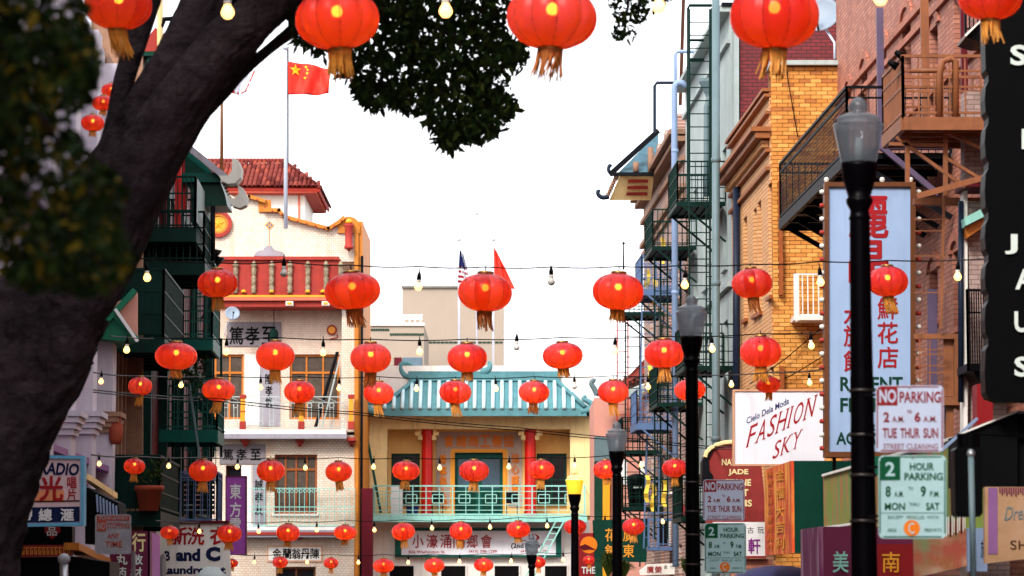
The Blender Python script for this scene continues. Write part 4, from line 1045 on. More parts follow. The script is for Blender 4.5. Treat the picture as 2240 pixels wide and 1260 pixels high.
# ---- dark red painted wall and dish behind the yellow building --------------------------
RW = thing('red_building', 'dark red peeling brick wall rising behind the yellow building', 'building', V((8.0, 68.6, gz(69))))
PR_ = FP(68.2)
g = r(PR_, 1617, 700, 1900, -60); MB().slab(PR_, g[0], -2.5, g[2], g[3], -.22, 0).build('wall', 'red_brick', RW)
MB().R(PR_, 1605, -60, 1616.5, 700, -.2, .1).build('edge', 'pale_concrete', RW)
dish(PY.at(1795, 35, -.8), .46, (-.35, -1, .35), 'dish_grey', 'large grey satellite dish over the yellow brick parapet', PY.at(1826, 128, -.5))
# ---- pale concrete building ------------------------------------------------------------
CB = thing('pale_building', 'pale green grey concrete building with tall dark windows beyond the yellow one', 'building', foot(RA, 74))
Ya, Yb_ = Yf + .02, yz(7.75, 1500, 400)[0]; zt2 = RA.at(1560, 82).z
hs2 = []
for Yc, w2 in ((69.9, .9), (72.2, 1.0), (74.6, 1.0), (77.2, 1.0), (79.6, .9)):
    u = ru(RA, Yc)
    for z0, z1 in ((9.6, 12.6), (5.2, 8.3), (1.2, 4.2)): hs2.append((u - w2 / 2, z0, u + w2 / 2, z1))
wall_uz(RA, ru(RA, Ya), -3, ru(RA, Yb_), zt2, hs2, -.4, 0).build('wall', 'pale_concrete', CB)
sside(RA, Ya, Yb_, -3, zt2 - .3, -7, -.8).build('wall', 'dark_inside', CB)
for h in hs2: window(RA, h, CB, 'iron_dark', 'glass_dark', 2, 3, .06, .22, sill='pale_concrete')
for z, o in ((zt2 - .12, .3), (zt2 - .9, .1), (9.0, .12), (4.7, .12)): sside(RA, Ya, Yb_, z, z + .12, 0, o).build('string_course', 'pale_concrete', CB)
sside(RA, Ya - .05, Yb_, zt2, zt2 + .1, -.4, .2).build('coping', 'iron_dark', CB)
# ---- striped brick building --------------------------------------------------------------
DB = thing('striped_brick_building', 'brown and cream banded brick building beyond the pale one', 'building', foot(RA, 86))
Yc_, Yd = Yb_ + .02, 94.5; zt3 = RA.at(1470, 330).z
hs3 = []
for Yw in (82.2, 85, 88, 91.5):
    u = ru(RA, Yw)
    for z0, z1 in ((8.7, 11.2), (4.6, 7.2), (0.6, 3.0)): hs3.append((u - .5, z0, u + .5, z1))
wall_uz(RA, ru(RA, Yc_), -3, ru(RA, Yd), zt3, hs3, -.4, 0).build('wall', 'striped_brick', DB)
sside(RA, Yc_, Yd, -3, zt3 - .3, -7, -.8).build('wall', 'dark_inside', DB)
for h in hs3: window(RA, h, DB, 'white_paint', 'glass_blue', 1, 2, .1, .15, sill='white_paint')
for z, o in ((zt3 - .15, .45), (zt3 - .35, .3), (zt3 - .9, .12), (zt3 - 1.7, .15), (zt3 - 2.0, .1), (8.0, .15)): sside(RA, Yc_, Yd, z, z + .14, 0, o).build('cornice', 'stone_tan', DB)
for i, Y in enumerate((82.0, 84.8, 87.5)): 
    q = RA.P(ru(RA, Y), zt3 + .3, -.1); MB().box(q, (.5, .9, .8)).build('parapet_block', 'striped_brick', DB)
# tall thin mast of weathered steel
MB().bar(pt(1488, 230, 84), pt(1496, -30, 84), .1).build('mast', 'brown', label='weathered brown mast standing on the banded brick roof', cat='mast')
# ---- pagoda turret ----------------------------------------------------------------------
M('slate_blue', (0.10, 0.20, 0.25), .6, .4, 5, streak=.5)
PG = FP(88)
G = thing('pagoda_roof', 'blue tiled pagoda eave with cream soffit jutting from the banded building', 'roof', PG.at(1400, 440))
rp = MB(); rp.prism([PG.at(1440, 290, -1.2), PG.at(1352, 378, 1.0), PG.at(1440, 378, 1.0)], V((0, 1.6, 0)))
R0 = rp.build('roof', 'slate_blue', G)
ed = MB(); ed.bar(PG.at(1440, 286, .9), PG.at(1334, 382, 1.1), .12, .16); ed.bar(PG.at(1334, 381, 1.1), PG.at(1440, 381, 1.1), .14, .1); ed.build('eave', 'iron_dark', G)
for x in (1391, 1423):
    y0 = 378 - (x - 1352) * 1.0; MB().tube([PG.at(x, y0 + 16, 1.03), PG.at(x, 376, 1.06)], .09, 8).build('roof_rib', 'stone_tan', G, True)
sf = MB().prism([PG.at(1356, 386, 1.0), PG.at(1430, 386, 1.0), PG.at(1424, 438, .2), PG.at(1334, 438, .6)], V((0, .1, .05))).build('soffit', 'cream', G)
for y in (396, 410, 424):
    k = (y - 386) / 52; x0 = 1376 - 6 * k; x1 = 1418 - 2 * k
    MB().prism([PG.at(x0, y - 3.5, 1.05 - .5 * k), PG.at(x1, y - 3.5, 1.05 - .7 * k), PG.at(x1, y + 3.5, 1.0 - .75 * k), PG.at(x0 - 2, y + 3.5, 1.0 - .55 * k)], V((0, .02, 0))).build('soffit_panel', 'oxide_red', sf)
tl = MB()
for i in range(9): k = i / 8; p = PG.at(1350 - 22 * k, 384 + 50 * k, 1.05 - .4 * k); tl.lathe([(0, 0), (.07, 0), (.07, .08), (0, .1)], p, 8)
tl.build('edge_tile', 'stone_tan', G, kind='stuff')
curl(PG, [(1340, 374), (1336, 378), (1331, 372), (1333, 362), (1338, 364)], 1.05, .1, 'pipe_navy', G, r0=.06, r1=.05)
curl(PG, [(1332, 430), (1318, 432), (1309, 426), (1308, 418), (1313, 419)], .7, .1, 'pipe_navy', G, r0=.08, r1=.05)
# second, lower brown eave further on
PG2 = FP(96)
G2 = thing('pagoda_eave', 'lower brown tiled upswept eave right of the teal roof', 'roof', PG2.at(1370, 860))
MB().prism([PG2.at(1302, 862, .5), PG2.at(1420, 800, -.5), PG2.at(1420, 832, .5), PG2.at(1322, 868, .8)], V((0, .15, -.04))).build('roof', 'stone_tan', G2)
for i in range(9): MB().tube([PG2.at(1312 + i * 12, 862 - i * 4, .75), PG2.at(1320 + i * 12, 848 - i * 5.5, .2)], .06, 8).build('roof_rib', 'clay1', G2, True)
MB().prism([PG2.at(1318, 868, .7), PG2.at(1420, 838, .7), PG2.at(1420, 862, .7), PG2.at(1350, 872, .7)], V((0, 1, 0))).build('soffit', 'pale_concrete', G2)
curl(PG2, [(1306, 864), (1300, 850), (1294, 840), (1297, 832), (1303, 834)], .6, .1, 'pipe_grey', G2, r0=.1, r1=.07)
MB().prism([PG2.at(1352, 846, .8), PG2.at(1432, 762, .2), PG2.at(1438, 774, .2), PG2.at(1420, 812, .8)], V((0, .3, 0))).build('upper_roof', 'clay1', G2)
# far end building pieces under the eave (pink wall, tiles, yellow column)
EB = thing('corner_building', 'pink walled corner building with orange pillar behind the street lamps', 'building', V((4.5, 96, gz(96))))
PE = FP(97)
g = r(PE, 1300, 1400, 1500, 870); MB().slab(PE, g[0], -3.1, g[2], g[3], -6, 0).build('wall', 'pink_wall', EB)
MB().R(PE, 1300, 1010, 1318, 1400, 0.0, .12).build('tiled_pier', 'green_tile', EB)
MB().R(PE, 1318.5, 1015, 1334, 1400, 0.0, .2).build('pillar', 'yellow_panel', EB)
MB().R(PE, 1300, 955, 1345, 1009, 0.0, .1).build('panel', 'pipe_grey', EB)
for (a, b, c, d) in ((1350, 1005, 1372, 1060), (1400, 1008, 1430, 1100)): 
    MB().R(PE, a, b, c, d, .001, .05).build('window', 'white_clean', EB)
# ------------------------------------------------------------------ fire escapes and pipes on the right row
def platform(x0, wallx, px, ypl, L_, mat, parent, name='platform', rail=1.0, nb=9, th=.10, mesh_in=False, br=True, front=True):
    """x0: street-parallel line of the outer edge, near corner at picture column px; floor top at picture row ypl"""
    Y0 = Yat(x0, px); q = FP(Y0).at(px, ypl); z = q.z
    xo = x0 - K * Y0; xi = wallx - K * Y0 - .02; W_ = xi - xo
    def c(t, s): return V((xo + W_ * s - K * L_ * t, Y0 + L_ * t, z))
    fl = MB(); fl.prism([c(0, 0), c(0, 1), c(1, 1), c(1, 0)], V((0, 0, -.04)))
    fl.bar(c(0, 0) - V((0, 0, .06)), c(0, 1) - V((0, 0, .06)), .06, th); fl.bar(c(0, 0) - V((0, 0, .06)), c(1, 0) - V((0, 0, .06)), .06, th); fl.bar(c(1, 0) - V((0, 0, .06)), c(1, 1) - V((0, 0, .06)), .06, th)
    for i in range(1, 6): fl.bar(c(0, i / 6) - V((0, 0, .07)), c(1, i / 6) - V((0, 0, .07)), .03, .05)
    fl.build(name, mat, parent)
    if front: railing(c(0, 0), c(0, 1), rail, mat, parent, nb, .018, [.35, .68])
    railing(c(0, 0), c(1, 0), rail, mat, parent, nb * 2, .018, [.35, .68]); railing(c(1, 0), c(1, 1), rail, mat, parent, nb, .018, [.35, .68])
    if br:
        [MB().bar(c(e, .1) - V((0, 0, .1)), c(e, 1) - V((0, 0, 1.0)), .05).build('bracket', mat, parent) for e in (0, 1)]
    return Y0, z, xo, xi
def ladder(px, y0, y1, Y, w_, mat, parent, lean=0, rung=.32):
    a = FP(Y).at(px, y0); b = FP(Y).at(px + lean, y1); mb = MB(); s = V((w_, 0, 0)); mb.bar(a, b, .045); mb.bar(a + s, b + s, .045)
    n = max(2, int((a - b).length / rung))
    for i in range(1, n): p = a.lerp(b, i / n); mb.bar(p, p + s, .025)
    return mb.build('ladder', mat, parent)
FE = thing('fire_escape', 'dark green iron fire escape with stacked landings on the pale concrete building', 'fire escape', foot(RA, 71), 'fire escapes on the right-hand row')
for px, y in ((1486, 441), (1500, 800), (1492, 1130)): platform(6.55, 7.75, px, y, 2.4, 'green_metal', FE, nb=8, rail=1.0)
ladder(1508, 800, 20, 68.5, .5, 'green_metal', FE)
mb = MB()
for x in (1505, 1557): mb.tube([pt(x, 440, 68.8), pt(x, 18, 68.8)], .03, 6)
mb.tube([pt(1505, 20, 68.8), pt(1508, 12, 68.8), pt(1557, 12, 68.8)], .04, 6); mb.tube([pt(1505, 88, 68.8), pt(1540, 88, 68.8)], .035, 6); mb.tube([pt(1505, 130, 68.8), pt(1540, 130, 68.8)], .035, 6)
mb.build('roof_rail', 'green_metal', FE)
mb = MB()
for y in range(470, 1200, 27): mb.bar(pt(1545, y, 68.4), pt(1560, y, 68.4), .02)
for x in (1545, 1560): mb.bar(pt(x, 440, 68.4), pt(x, 1230, 68.4), .035)
mb.build('drop_ladder', 'green_metal', FE)
FE2 = thing('fire_escape', 'green iron fire escape with square landings on the banded brick building', 'fire escape', foot(RA, 80), 'fire escapes on the right-hand row')
for px, y in ((1431, 538), (1440, 880)): platform(6.55, 7.75, px, y, 2.6, 'green_metal', FE2, nb=9)
ladder(1445, 1100, 540, 79, .55, 'green_metal', FE2); ladder(1432, 1180, 560, 77.2, .35, 'green_metal', FE2)
FE3 = thing('fire_escape', 'light blue iron fire escape low on the banded brick building', 'fire escape', foot(RA, 86), 'fire escapes on the right-hand row')
for px, y in ((1406, 634), (1394, 928)): platform(6.6, 7.75, px, y, 2.2, 'iron_blue', FE3, nb=8, th=.2)
ladder(1408, 1200, 930, 84, .4, 'iron_blue', FE3, 8); ladder(1400, 926, 560, 85, .4, 'iron_blue', FE3, 6)
mb = MB(); mb.tube([pt(1398, 640, 83.5), pt(1398, 572, 83.5), pt(1402, 563, 83.5), pt(1420, 560, 83.5)], .045, 6); mb.build('roof_rail', 'iron_blue', FE3)
FE4 = thing('fire_escape', 'small green landing with railing furthest along the right-hand row', 'fire escape', foot(RA, 90), 'fire escapes on the right-hand row')
for px, y in ((1366, 682), (1362, 985)): platform(6.5, 7.75, px, y, 1.8, 'green_metal', FE4, nb=8)
ladder(1368, 1240, 690, 89, .45, 'green_metal', FE4); ladder(1350, 1000, 700, 92, .35, 'oxide_red', FE4)
FE5 = thing('cage_balcony', 'light blue railed cage balcony with shutter above the green banner', 'balcony', pt(1450, 1215, 84))
PC5 = FP(84); MB().R(PC5, 1418, 1196, 1506, 1204, -1.2, 0).build('balcony_floor', 'iron_blue', FE5)
railing(PC5.at(1418, 1196), PC5.at(1506, 1196), 1.0, 'iron_blue', FE5, 8, .03); 
mb = MB(); [mb.bar(PC5.at(x, 1196), PC5.at(x, 1135), .06) for x in (1419, 1440, 1505)]; mb.bar(PC5.at(1418, 1137), PC5.at(1506, 1137), .08); mb.build('cage_frame', 'iron_blue', FE5)
mb = MB(); [mb.R(PC5, 1462, y, 1486, y + 3.0, -1.15, -1.1) for y in range(1140, 1192, 5)]; mb.build('shutter', 'white_paint', FE5)
MB().R(PC5, 1442, 1140, 1460, 1194, -1.19, -1.12).build('shutter_dark', 'iron_dark', FE5)
# pipes
def pipe(pts, r_, mat, label):
    t = thing('drainpipe', label, 'pipe', pts[-1]); MB().tube(pts, r_, 12).build('pipe', mat, t, True)
    return t
P_ = lambda x, y, Y: pt(x, y, Y)
t = pipe([P_(1566, -40, 67.2), P_(1566, 1000, 67.2), P_(1566, 1330, 67.2)], .095, 'pipe_grey', 'thick grey green drainpipe running the full height beside the yellow building')
for y in (350, 620, 960): q = P_(1566, y, 67.2); MB().lathe([(.095, -.06), (.115, -.05), (.115, .05), (.095, .06)], q, 14).build('collar', 'pipe_grey', t, True)
t = pipe([P_(1500, 190, 76), P_(1492, 181, 76), P_(1482, 181, 76), P_(1476, 188, 76), P_(1475, 200, 76), P_(1478, 1240, 76)], .085, 'pipe_blue', 'pale blue pipe with a hooked top rising past the banded brick building')
for y in (330, 640, 900): q = P_(1476.5, y, 76); MB().lathe([(.085, -.05), (.1, -.04), (.1, .04), (.085, .05)], q, 14).build('collar', 'pipe_blue', t, True)
mb = MB(); mb.tube([P_(1477, 185, 76.4), P_(1477, 120, 76.4), P_(1482, 113, 76.4), P_(1530, 113, 76.4)], .05, 8); mb.build('roof_handrail', 'pipe_blue', label='pale blue tubular handrail hooked over the roof edge by the tall ladder', cat='handrail')
mb = MB(); mb.tube([P_(1432, 290, 80), P_(1432, 188, 80), P_(1437, 181, 80), P_(1474, 181, 80)], .045, 8); mb.build('roof_handrail', 'pipe_navy', label='dark tubular handrail above the blue pagoda roof', cat='handrail')
t = pipe([P_(1611, 410, 66.5), P_(1611, 1000, 66.5)], .085, 'pipe_navy', 'dark navy drainpipe between the yellow brick and the pale building')
t = pipe([P_(1551, 205, 72), P_(1551, 215, 72), P_(1545, 235, 72), P_(1545, 330, 72), P_(1545, 430, 72)], .07, 'pipe_grey', 'short grey downpipe with a funnel head on the pale building')
MB().lathe([(.07, -.25), (.08, -.2), (.24, .12), (.24, .2), (.2, .2)], P_(1549, 190, 72), 8).build('funnel', 'pipe_grey', t)
for i, (x, y) in enumerate(((1411, 590), (1427, 610), (1416, 800), (1411, 1040), (1424, 1060), (1449, 1050), (1444, 520))):
    q = P_(x, y, 82 + i * .2); mb = MB(); n = 7; mb.v = [q + V((0.10 * math.sin(k * 1.1) * .4 + dx, .06 * math.sin(k * 2 + i), -k * .13)) for k in range(n) for dx in (0, .12)]
    mb.f = [(2 * k, 2 * k + 1, 2 * k + 3, 2 * k + 2) for k in range(n - 1)]
    o = mb.build('streamer', 'yellow_cloth', group='yellow streamers on the fire escapes', label='yellow cloth streamer ' + ['beside the blue cage top rail', 'just right of the tall streamer above it', 'between the brown eave and the blue landing', 'lowest left one of three above the cage balcony', 'lowest middle one of three above the cage balcony', 'lowest right one of three above the cage balcony', 'highest, by the green landing rail'][i], cat='streamer'); o.modifiers.new('s', 'SOLIDIFY').thickness = .01
t = thing('shop_bag', 'black wheeled bin standing on the far green landing', 'bin', P_(1394, 1108, 91)); q = P_(1394, 1108, 91)
MB().lathe([(0, 0), (.27, 0), (.33, .8), (.33, .95), (.25, 1.0), (.1, 1.05), (0, 1.05)], q, 14).build('body', 'iron_black', t, True); MB().box(q + V((0, -.34, .6)), (.26, .01, .08)).build('label_plate', 'white_letter', t)
t.name = 'waste_bin'
platform(6.5, 7.75, 1362, 1108, 1.8, 'green_metal', FE4, nb=6, rail=.9)
# ---- rust red balcony on the salmon building ------------------------------------------------
def cb(Ya_, Yb_, x0, zf, L=None): pass
SBt = SB
xo = 7.51; Y0 = 43.0; z = pt(1987, 258, Y0).z; Y1 = 44.8
def bc(x0, Y, xadd=0): return V((x0 - K * Y + xadd, Y, 0))
RX = 9.18
def balcony(parent, xo, Y0, Y1, z, mat, rail, n1, n2, name='balcony', mids=(.5,), solid=None, t=.022):
    c = [bc(xo, Y0), bc(RX, Y0), bc(RX, Y1), bc(xo, Y1)]; c = [p + V((0, 0, z)) for p in c]
    fl = MB(); fl.prism(c, V((0, 0, -.05)))
    for a, b in ((0, 1), (0, 3), (3, 2)): fl.bar(c[a] - V((0, 0, .09)), c[b] - V((0, 0, .09)), .08, .2)
    for i in range(1, 4): fl.bar(c[0].lerp(c[3], i / 4) - V((0, 0, .1)), c[1].lerp(c[2], i / 4) - V((0, 0, .1)), .05, .1)
    fl.build(name + '_floor', mat, parent)
    railing(c[0], c[1], rail, mat, parent, n1, t, mids, rt=.045); railing(c[0], c[3], rail, mat, parent, n2, t, mids, rt=.045); railing(c[3], c[2], rail, mat, parent, n1, t, mids, rt=.045)
    return c
BT = thing('iron_balcony', 'rust red iron balcony with hooped rail high on the salmon building', 'balcony', V((xo - K * 44, 44, z)))
c = balcony(BT, xo, Y0, Y1, z, 'tan_iron', .96, 7, 26, mids=(.5, .76))
mb = MB(); mb.tube([pt(2055, 255, 43), pt(2055, 160, 43), pt(2062, 134, 43), pt(2080, 128, 43), pt(2090, 134, 43), pt(2090, 255, 43)], .055, 8); mb.tube([pt(1990, 155, 43), pt(2050, 155, 43), pt(2068, 146, 43)], .035, 8)
mb.build('hooped_rail', 'tan_iron', BT, True)
mb = MB(); xs = (1985, 2062, 2152)
for (a, b) in (((1985, 285), (1985, 400)), ((2068, 285), (2068, 430)), ((2050, 278), (2155, 330)), ((1960, 300), (2110, 410)), ((2068, 345), (2150, 395)), ((1945, 315), (2068, 318))): mb.bar(pt(*a, 43.4), pt(*b, 43.4), .07, .05)
mb.bar(pt(2005, 430, 43.2), pt(2155, 388, 43.2), .09); mb.build('bracket', 'tan_iron', BT)
# long dark mesh balcony with sloping soffit
z2 = pt(1717, 482, 56.8).z
BD = thing('iron_balcony', 'long dark iron balcony with mesh sides along the salmon building', 'balcony', V((7.42 - K * 52, 52, z2)))
c = balcony(BD, 7.42, 48.0, 56.8, z2, 'iron_dark', 1.15, 14, 60, mids=(.84,), t=.014)
mb = MB()
for i in range(1, 16): a = c[0].lerp(c[0] + V((0, 0, 1.15)), i / 16); b = c[3].lerp(c[3] + V((0, 0, 1.15)), i / 16); mb.bar(a, b, .010)
mb.build('mesh', 'iron_dark', BD, kind='stuff')
for i in range(8):
    a = c[0].lerp(c[3], i / 7); b = c[1].lerp(c[2], i / 7); MB().bar(a + V((.1, 0, -.12)), V((b.x, b.y, b.z - 1.1)), .09).bar(a - V((0, 0, .15)), b - V((0, 0, .15)), .08, .12).build('bracket', 'iron_dark', BD)
MB().bar(pt(1928, 322, 47.8), pt(2052, 425, 47.8), .12, .09).build('brace', 'purple_steel', BD)
MB().R(FP(47.8), 1925, 312, 2068, 326, -.1, .0).build('beam', 'purple_steel', BD)
# lower rust balcony and ladder
BL2 = thing('iron_balcony', 'lower rust red iron balcony beside the tall sign', 'balcony', pt(2050, 860, 44))
PL2 = FP(44.5); mb = MB()
mb.R(PL2, 2000, 730, 2100, 741, -.1, 0); mb.R(PL2, 2088, 741.2, 2102, 868, -.1, 0); mb.R(PL2, 2003, 868.2, 2150, 886, -.9, .02)
mb.build('frame', 'tan_iron', BL2)
mb = MB(); mb.R(PL2, 2064, 741.5, 2087.5, 867, -.2, -.12); mb.R(PL2, 2070, 886.3, 2086, 1010, -.3, -.1)
mb.build('post', 'tan_iron', BL2)
mb = MB()
for y in (640, 560, 505, 480, 765, 775, 800, 815): mb.bar(PL2.at(2000, y, .1), PL2.at(2070, y, .1), .018)
for x in (2012, 2034): mb.bar(PL2.at(x, 742, .1), PL2.at(x, 868, .1), .02)
mb.bar(PL2.at(2068, 300, .1), PL2.at(2058, 720, .1), .04)
mb.bar(PL2.at(2075, 880, -.1), PL2.at(2150, 935, -.1), .03)
mb.build('rails', 'tan_iron', BL2)
MB().R(FP(46.5), 2030, 632, 2050, 850, -.08, 0).build('steel_post', 'purple_steel', label='dark weathered upright plank behind the rust red balcony beside the tall sign', cat='post')
MB().R(PL2, 2000, 432, 2156, 447, -.3, -.1).build('sign_beam', 'tan_iron', label='rust red horizontal beam carrying the tall blue sign', cat='beam')
sb = thing('security_bulb', 'pair of small floodlights clamped on the rust balcony rail', 'floodlight', pt(1965, 125, 43))
for x, y in ((1968, 120), (1953, 141)): q = pt(x, y, 43.1); MB().tube([q + V((-.07, 0, .05)), q + V((.07, 0, -.04))], [.035, .07], 10).build('lamp_head', 'iron_black', sb, True)
sb.name = 'floodlight'
# ------------------------------------------------------------------ left-hand row
def Yl(x0, px): return x0 * F / (px - 900.0)       # x0 negative, px < 900
def lu(Y): return V((-K * Y, Y, 0)).dot(LP.u)
def lside(Ya, Yb, z0, z1, o0, o1): return MB().slab(LP, lu(Ya), z0, lu(Yb), z1, o0, o1)
def lfoot(Y): return V((-6.5 - K * Y, Y, gz(Y)))
GB = thing('green_balcony_building', 'maroon building with green iron balconies and a green upswept roof', 'building', lfoot(78))
holes = []
for Yc in (66.5, 70.5, 75, 80, 85.5):
    for z0, z1 in ((.6, 3.0), (4.6, 7.1), (8.6, 11.0)): holes.append((lu(Yc) - .9, z0, lu(Yc) + .9, z1))
wall_uz(LP, lu(63.2), -3, lu(89), 14.2, holes, -.35, 0).build('wall', 'maroon', GB)
lside(63.2, 89, -3, 14.0, -6, -.8).build('wall', 'dark_inside', GB)
for i, h in enumerate(holes): window(LP, h, GB, ['green_bright', 'cream', 'yellow_panel'][i % 3], 'glass_blue' if i % 2 else 'glass_dark', 2, 2, .09, .15)
for Y in (64, 68.5, 73, 77.6, 83, 88.5): lside(Y, Y + .35, -3, 14, .001, .22).build('pilaster', 'green_metal' if Y < 90 else 'stone_tan', GB)
for z in (3.9, 7.9, 11.9): lside(63.3, 89, z, z + .25, .0, .18).build('string_course', 'green_metal', GB)
GBE = MB().R(FP(63.1), 200, -400, 312, 1400, -.1, 0).build('end_wall', 'stone_tan', GB)
MB().slab(FP(89.3), -14, -3, LP.at(444, 1000).x, 13.8, -2, 0).build('end_wall', 'maroon', GB)
def lbal(parent, xo, px0, px1, yfloor, rail, mat, solid=None, n=(8, 20), Yref=None, deck='iron_dark', mids=(.35, .68)):
    """near end faces the camera; px0 = column of the near outer corner, px1 = the far outer corner"""
    Ya, Yb = Yl(xo, px0), Yl(xo, px1); z = FP(Ya).at(px0, yfloor).z
    w_ = -6.5 + .03
    c = [V((xo - K * Ya, Ya, z)), V((w_ - K * Ya, Ya, z)), V((w_ - K * Yb, Yb, z)), V((xo - K * Yb, Yb, z))]
    fl = MB(); fl.prism(c, V((0, 0, -.06))); fl.build('balcony_floor', deck, parent)
    fb = MB()
    for a, b in ((0, 1), (0, 3), (3, 2)): fb.bar(c[a] - V((0, 0, .16)), c[b] - V((0, 0, .16)), .07, .32)
    for i in range(1, 6): fb.bar(c[0].lerp(c[3], i / 6) - V((0, 0, .14)), c[1].lerp(c[2], i / 6) - V((0, 0, .14)), .06, .16)
    fb.build('balcony_beam', mat, parent)
    for (a, b, k) in ((0, 1, n[0]), (0, 3, n[1]), (3, 2, n[0])):
        if solid and (a, b) in ((0, 1), (0, 3)):
            p = c[a]; q = c[b]; d = V((0, 0, rail)); g_ = MB(); g_.prism([p + V((0, 0, .05)), q + V((0, 0, .05)), q + d, p + d], V((-.02, .01, 0))); g_.build('railing_panel', solid, parent)
        railing(c[a], c[b], rail, mat, parent, k, .02, mids, rt=.05)
    return c
t = thing('green_balcony', 'dark green balcony with solid lattice sides right of the tree trunk', 'balcony', V((-7, 61, 7)))
lbal(t, -5.25, 354, 397, 738, 1.45, 'green_metal', 'green_metal', (10, 26))
t = thing('green_balcony', 'top green balcony with red posts under the upswept roof', 'balcony', V((-7, 72, 11)))
cB = lbal(t, -5.2, 421, 448, 500, 1.25, 'green_metal', None, (12, 24))
mb = MB()
for k in range(14): a = cB[0].lerp(cB[3], k / 13); b = cB[0].lerp(cB[3], (k + .6) / 13); mb.prism([a + V((.04, 0, .15)), b + V((.04, 0, .15)), b + V((.04, 0, 1.2)), a + V((.04, 0, 1.2))], V((.02, 0, 0)))
mb.build('fret_panel', 'pale_concrete', t)
for x in (.35, .62, .9):
    p = cB[0].lerp(cB[1], x) ; MB().bar(p + V((0, .3, 0)), p + V((0, .3, 2.4)), .14).build('post', 'red_paint' if x < .5 else 'maroon', t)
MB().bar(cB[0] + V((-1.9, .3, 1.25)), cB[0] + V((-.4, .3, 1.25)), .12).build('rail', 'red_paint', t)
t = thing('fire_escape', 'green fire escape landing behind the red lantern left of the medallion wall', 'fire escape', V((-8, 76, 7)), 'fire escapes on the left-hand row')
for y in (760, 930 - 330 + 130, 590): pass
cC = lbal(t, -5.0, 461, 477, 738, 1.9, 'green_teal', None, (9, 14)); cC2 = lbal(t, -5.0, 441, 462, 572, 1.2, 'green_metal', None, (9, 14))
ladder_ = MB(); a = pt(430, 560, 76); b = pt(430, 1000, 76); s = V((.45, 0, 0)); ladder_.bar(a, b, .06); ladder_.bar(a + s, b + s, .06)
for i in range(1, 16): p = a.lerp(b, i / 16); ladder_.bar(p, p + s, .03)
ladder_.build('ladder', 'green_metal', t)
mb = MB(); [mb.bar(pt(x, y0, 75.5), pt(x, y1, 75.5), .06) for x, y0, y1 in ((378, 600, 1230), (400, 770, 1130), (462, 560, 1150), (484, 740, 1000))]; mb.build('upright', 'green_metal', t)
mb = MB(); mb.bar(pt(455, 620, 74.5), pt(480, 668, 74.5), .05); mb.bar(pt(438, 700, 74.5), pt(480, 640, 74.5), .05); mb.build('stair', 'green_metal', t)
MB().prism([pt(392, 572, 74), pt(400, 580, 74), pt(396, 618, 74), pt(385, 610, 74)], V((0, .05, 0))).build('white_board', 'white_clean', label='small white board leaning behind the dark green balcony', cat='board')
t = thing('fire_escape', 'green fire escape landing level with the white grille balcony', 'fire escape', V((-8, 76, 3)), 'fire escapes on the left-hand row')
lbal(t, -5.0, 474, 488, 940, 1.3, 'green_teal', None, (12, 10)); 
mb = MB(); mb.bar(pt(425, 870, 75), pt(486, 950, 75), .07, .2); mb.bar(pt(425, 850, 75), pt(486, 915, 75), .04); [mb.bar(pt(425 + k * 6, 858 + k * 7, 75), pt(425 + k * 6, 878 + k * 7, 75), .02) for k in range(10)]; mb.build('stair', 'green_metal', t)
mb = MB(); [mb.tube([pt(436 + 22 * math.cos(math.pi * k / 8) * s_, 985 - 30 * math.sin(math.pi * k / 8), 77) for k in range(9)], .03, 6) for s_ in (1.6, 1.2)]; [mb.bar(pt(400 + k * 9, 985, 77), pt(400 + k * 9, 1060, 77), .02) for k in range(9)]; [mb.bar(pt(400, 985 + 18 * k, 77), pt(476, 985 + 18 * k, 77), .02) for k in range(4)]
mb.build('arched_grille', 'green_teal', t)
t = thing('green_balcony', 'low dark green balcony with potted plants beside the laundry sign', 'balcony', V((-7, 60, 2)))
cD = lbal(t, -5.25, 350, 392, 1118, 1.15, 'green_metal', 'green_metal', (10, 22))
q = pt(326, 1090, 59.2); q.z = cD[0].z
pp = thing('plant_pot', 'large terracotta pot on the low green balcony', 'pot', q)
MB().lathe([(0, 0), (.20, 0), (.27, .42), (.31, .42), (.31, .52), (.26, .52), (.2, .1), (0, .1)], q, 20).build('pot', 'terracotta', pp, True)
t = thing('fire_escape', 'grey railed landing above the laundry sign', 'fire escape', V((-8, 76, 2)), 'fire escapes on the left-hand row')
lbal(t, -5.0, 476, 486, 1148, 1.35, 'iron_blue', None, (8, 8), mids=(.1, .9)); 
for y in range(8): MB().R(FP(77.5), 400, 1040 + y * 11, 470, 1048 + y * 11, -.05, 0).build('slat', 'iron_dark', t)
MB().bar(pt(411, 820, 73), pt(440, 1020, 73), .05).build('pole', 'pipe_grey', label='thin grey pole leaning beside the left fire escapes', cat='pole')
# green awning roof behind the trunk
aw = thing('green_awning', 'green sloping fretwork canopy behind the tree trunk', 'canopy', pt(290, 750, 58))
MB().prism([pt(175, 700, 58), pt(300, 640, 58), pt(300, 745, 58), pt(262, 700, 58), pt(175, 745, 58)], V((0, .1, 0))).build('panel', 'pink_wall', aw)
MB().prism([pt(150, 735, 57.9), pt(300, 748, 57.9), pt(250, 690, 57.9)], V((-.6, 1.8, 0))).build('soffit', 'green_bright', aw)
mb = MB(); mb.bar(pt(252, 676, 57.7), pt(301, 747, 57.7), .06); mb.build('edge', 'white_clean', aw)
mb = MB(); mb.bar(pt(296, 635, 57.8), pt(180, 760, 57.8), .12); mb.bar(pt(240, 680, 57.8), pt(300, 740, 57.8), .08); mb.build('rafter', 'green_bright', aw)
MB().bar(pt(316, 618, 60.5), pt(316, 650, 60.5), .01).build('bin_post', 'iron_dark', aw)
MB().R(FP(60.8), 333, 660, 352, 736, -.4, 0).build('bin', 'green_bright', label='green box standing on the dark green balcony', cat='box')
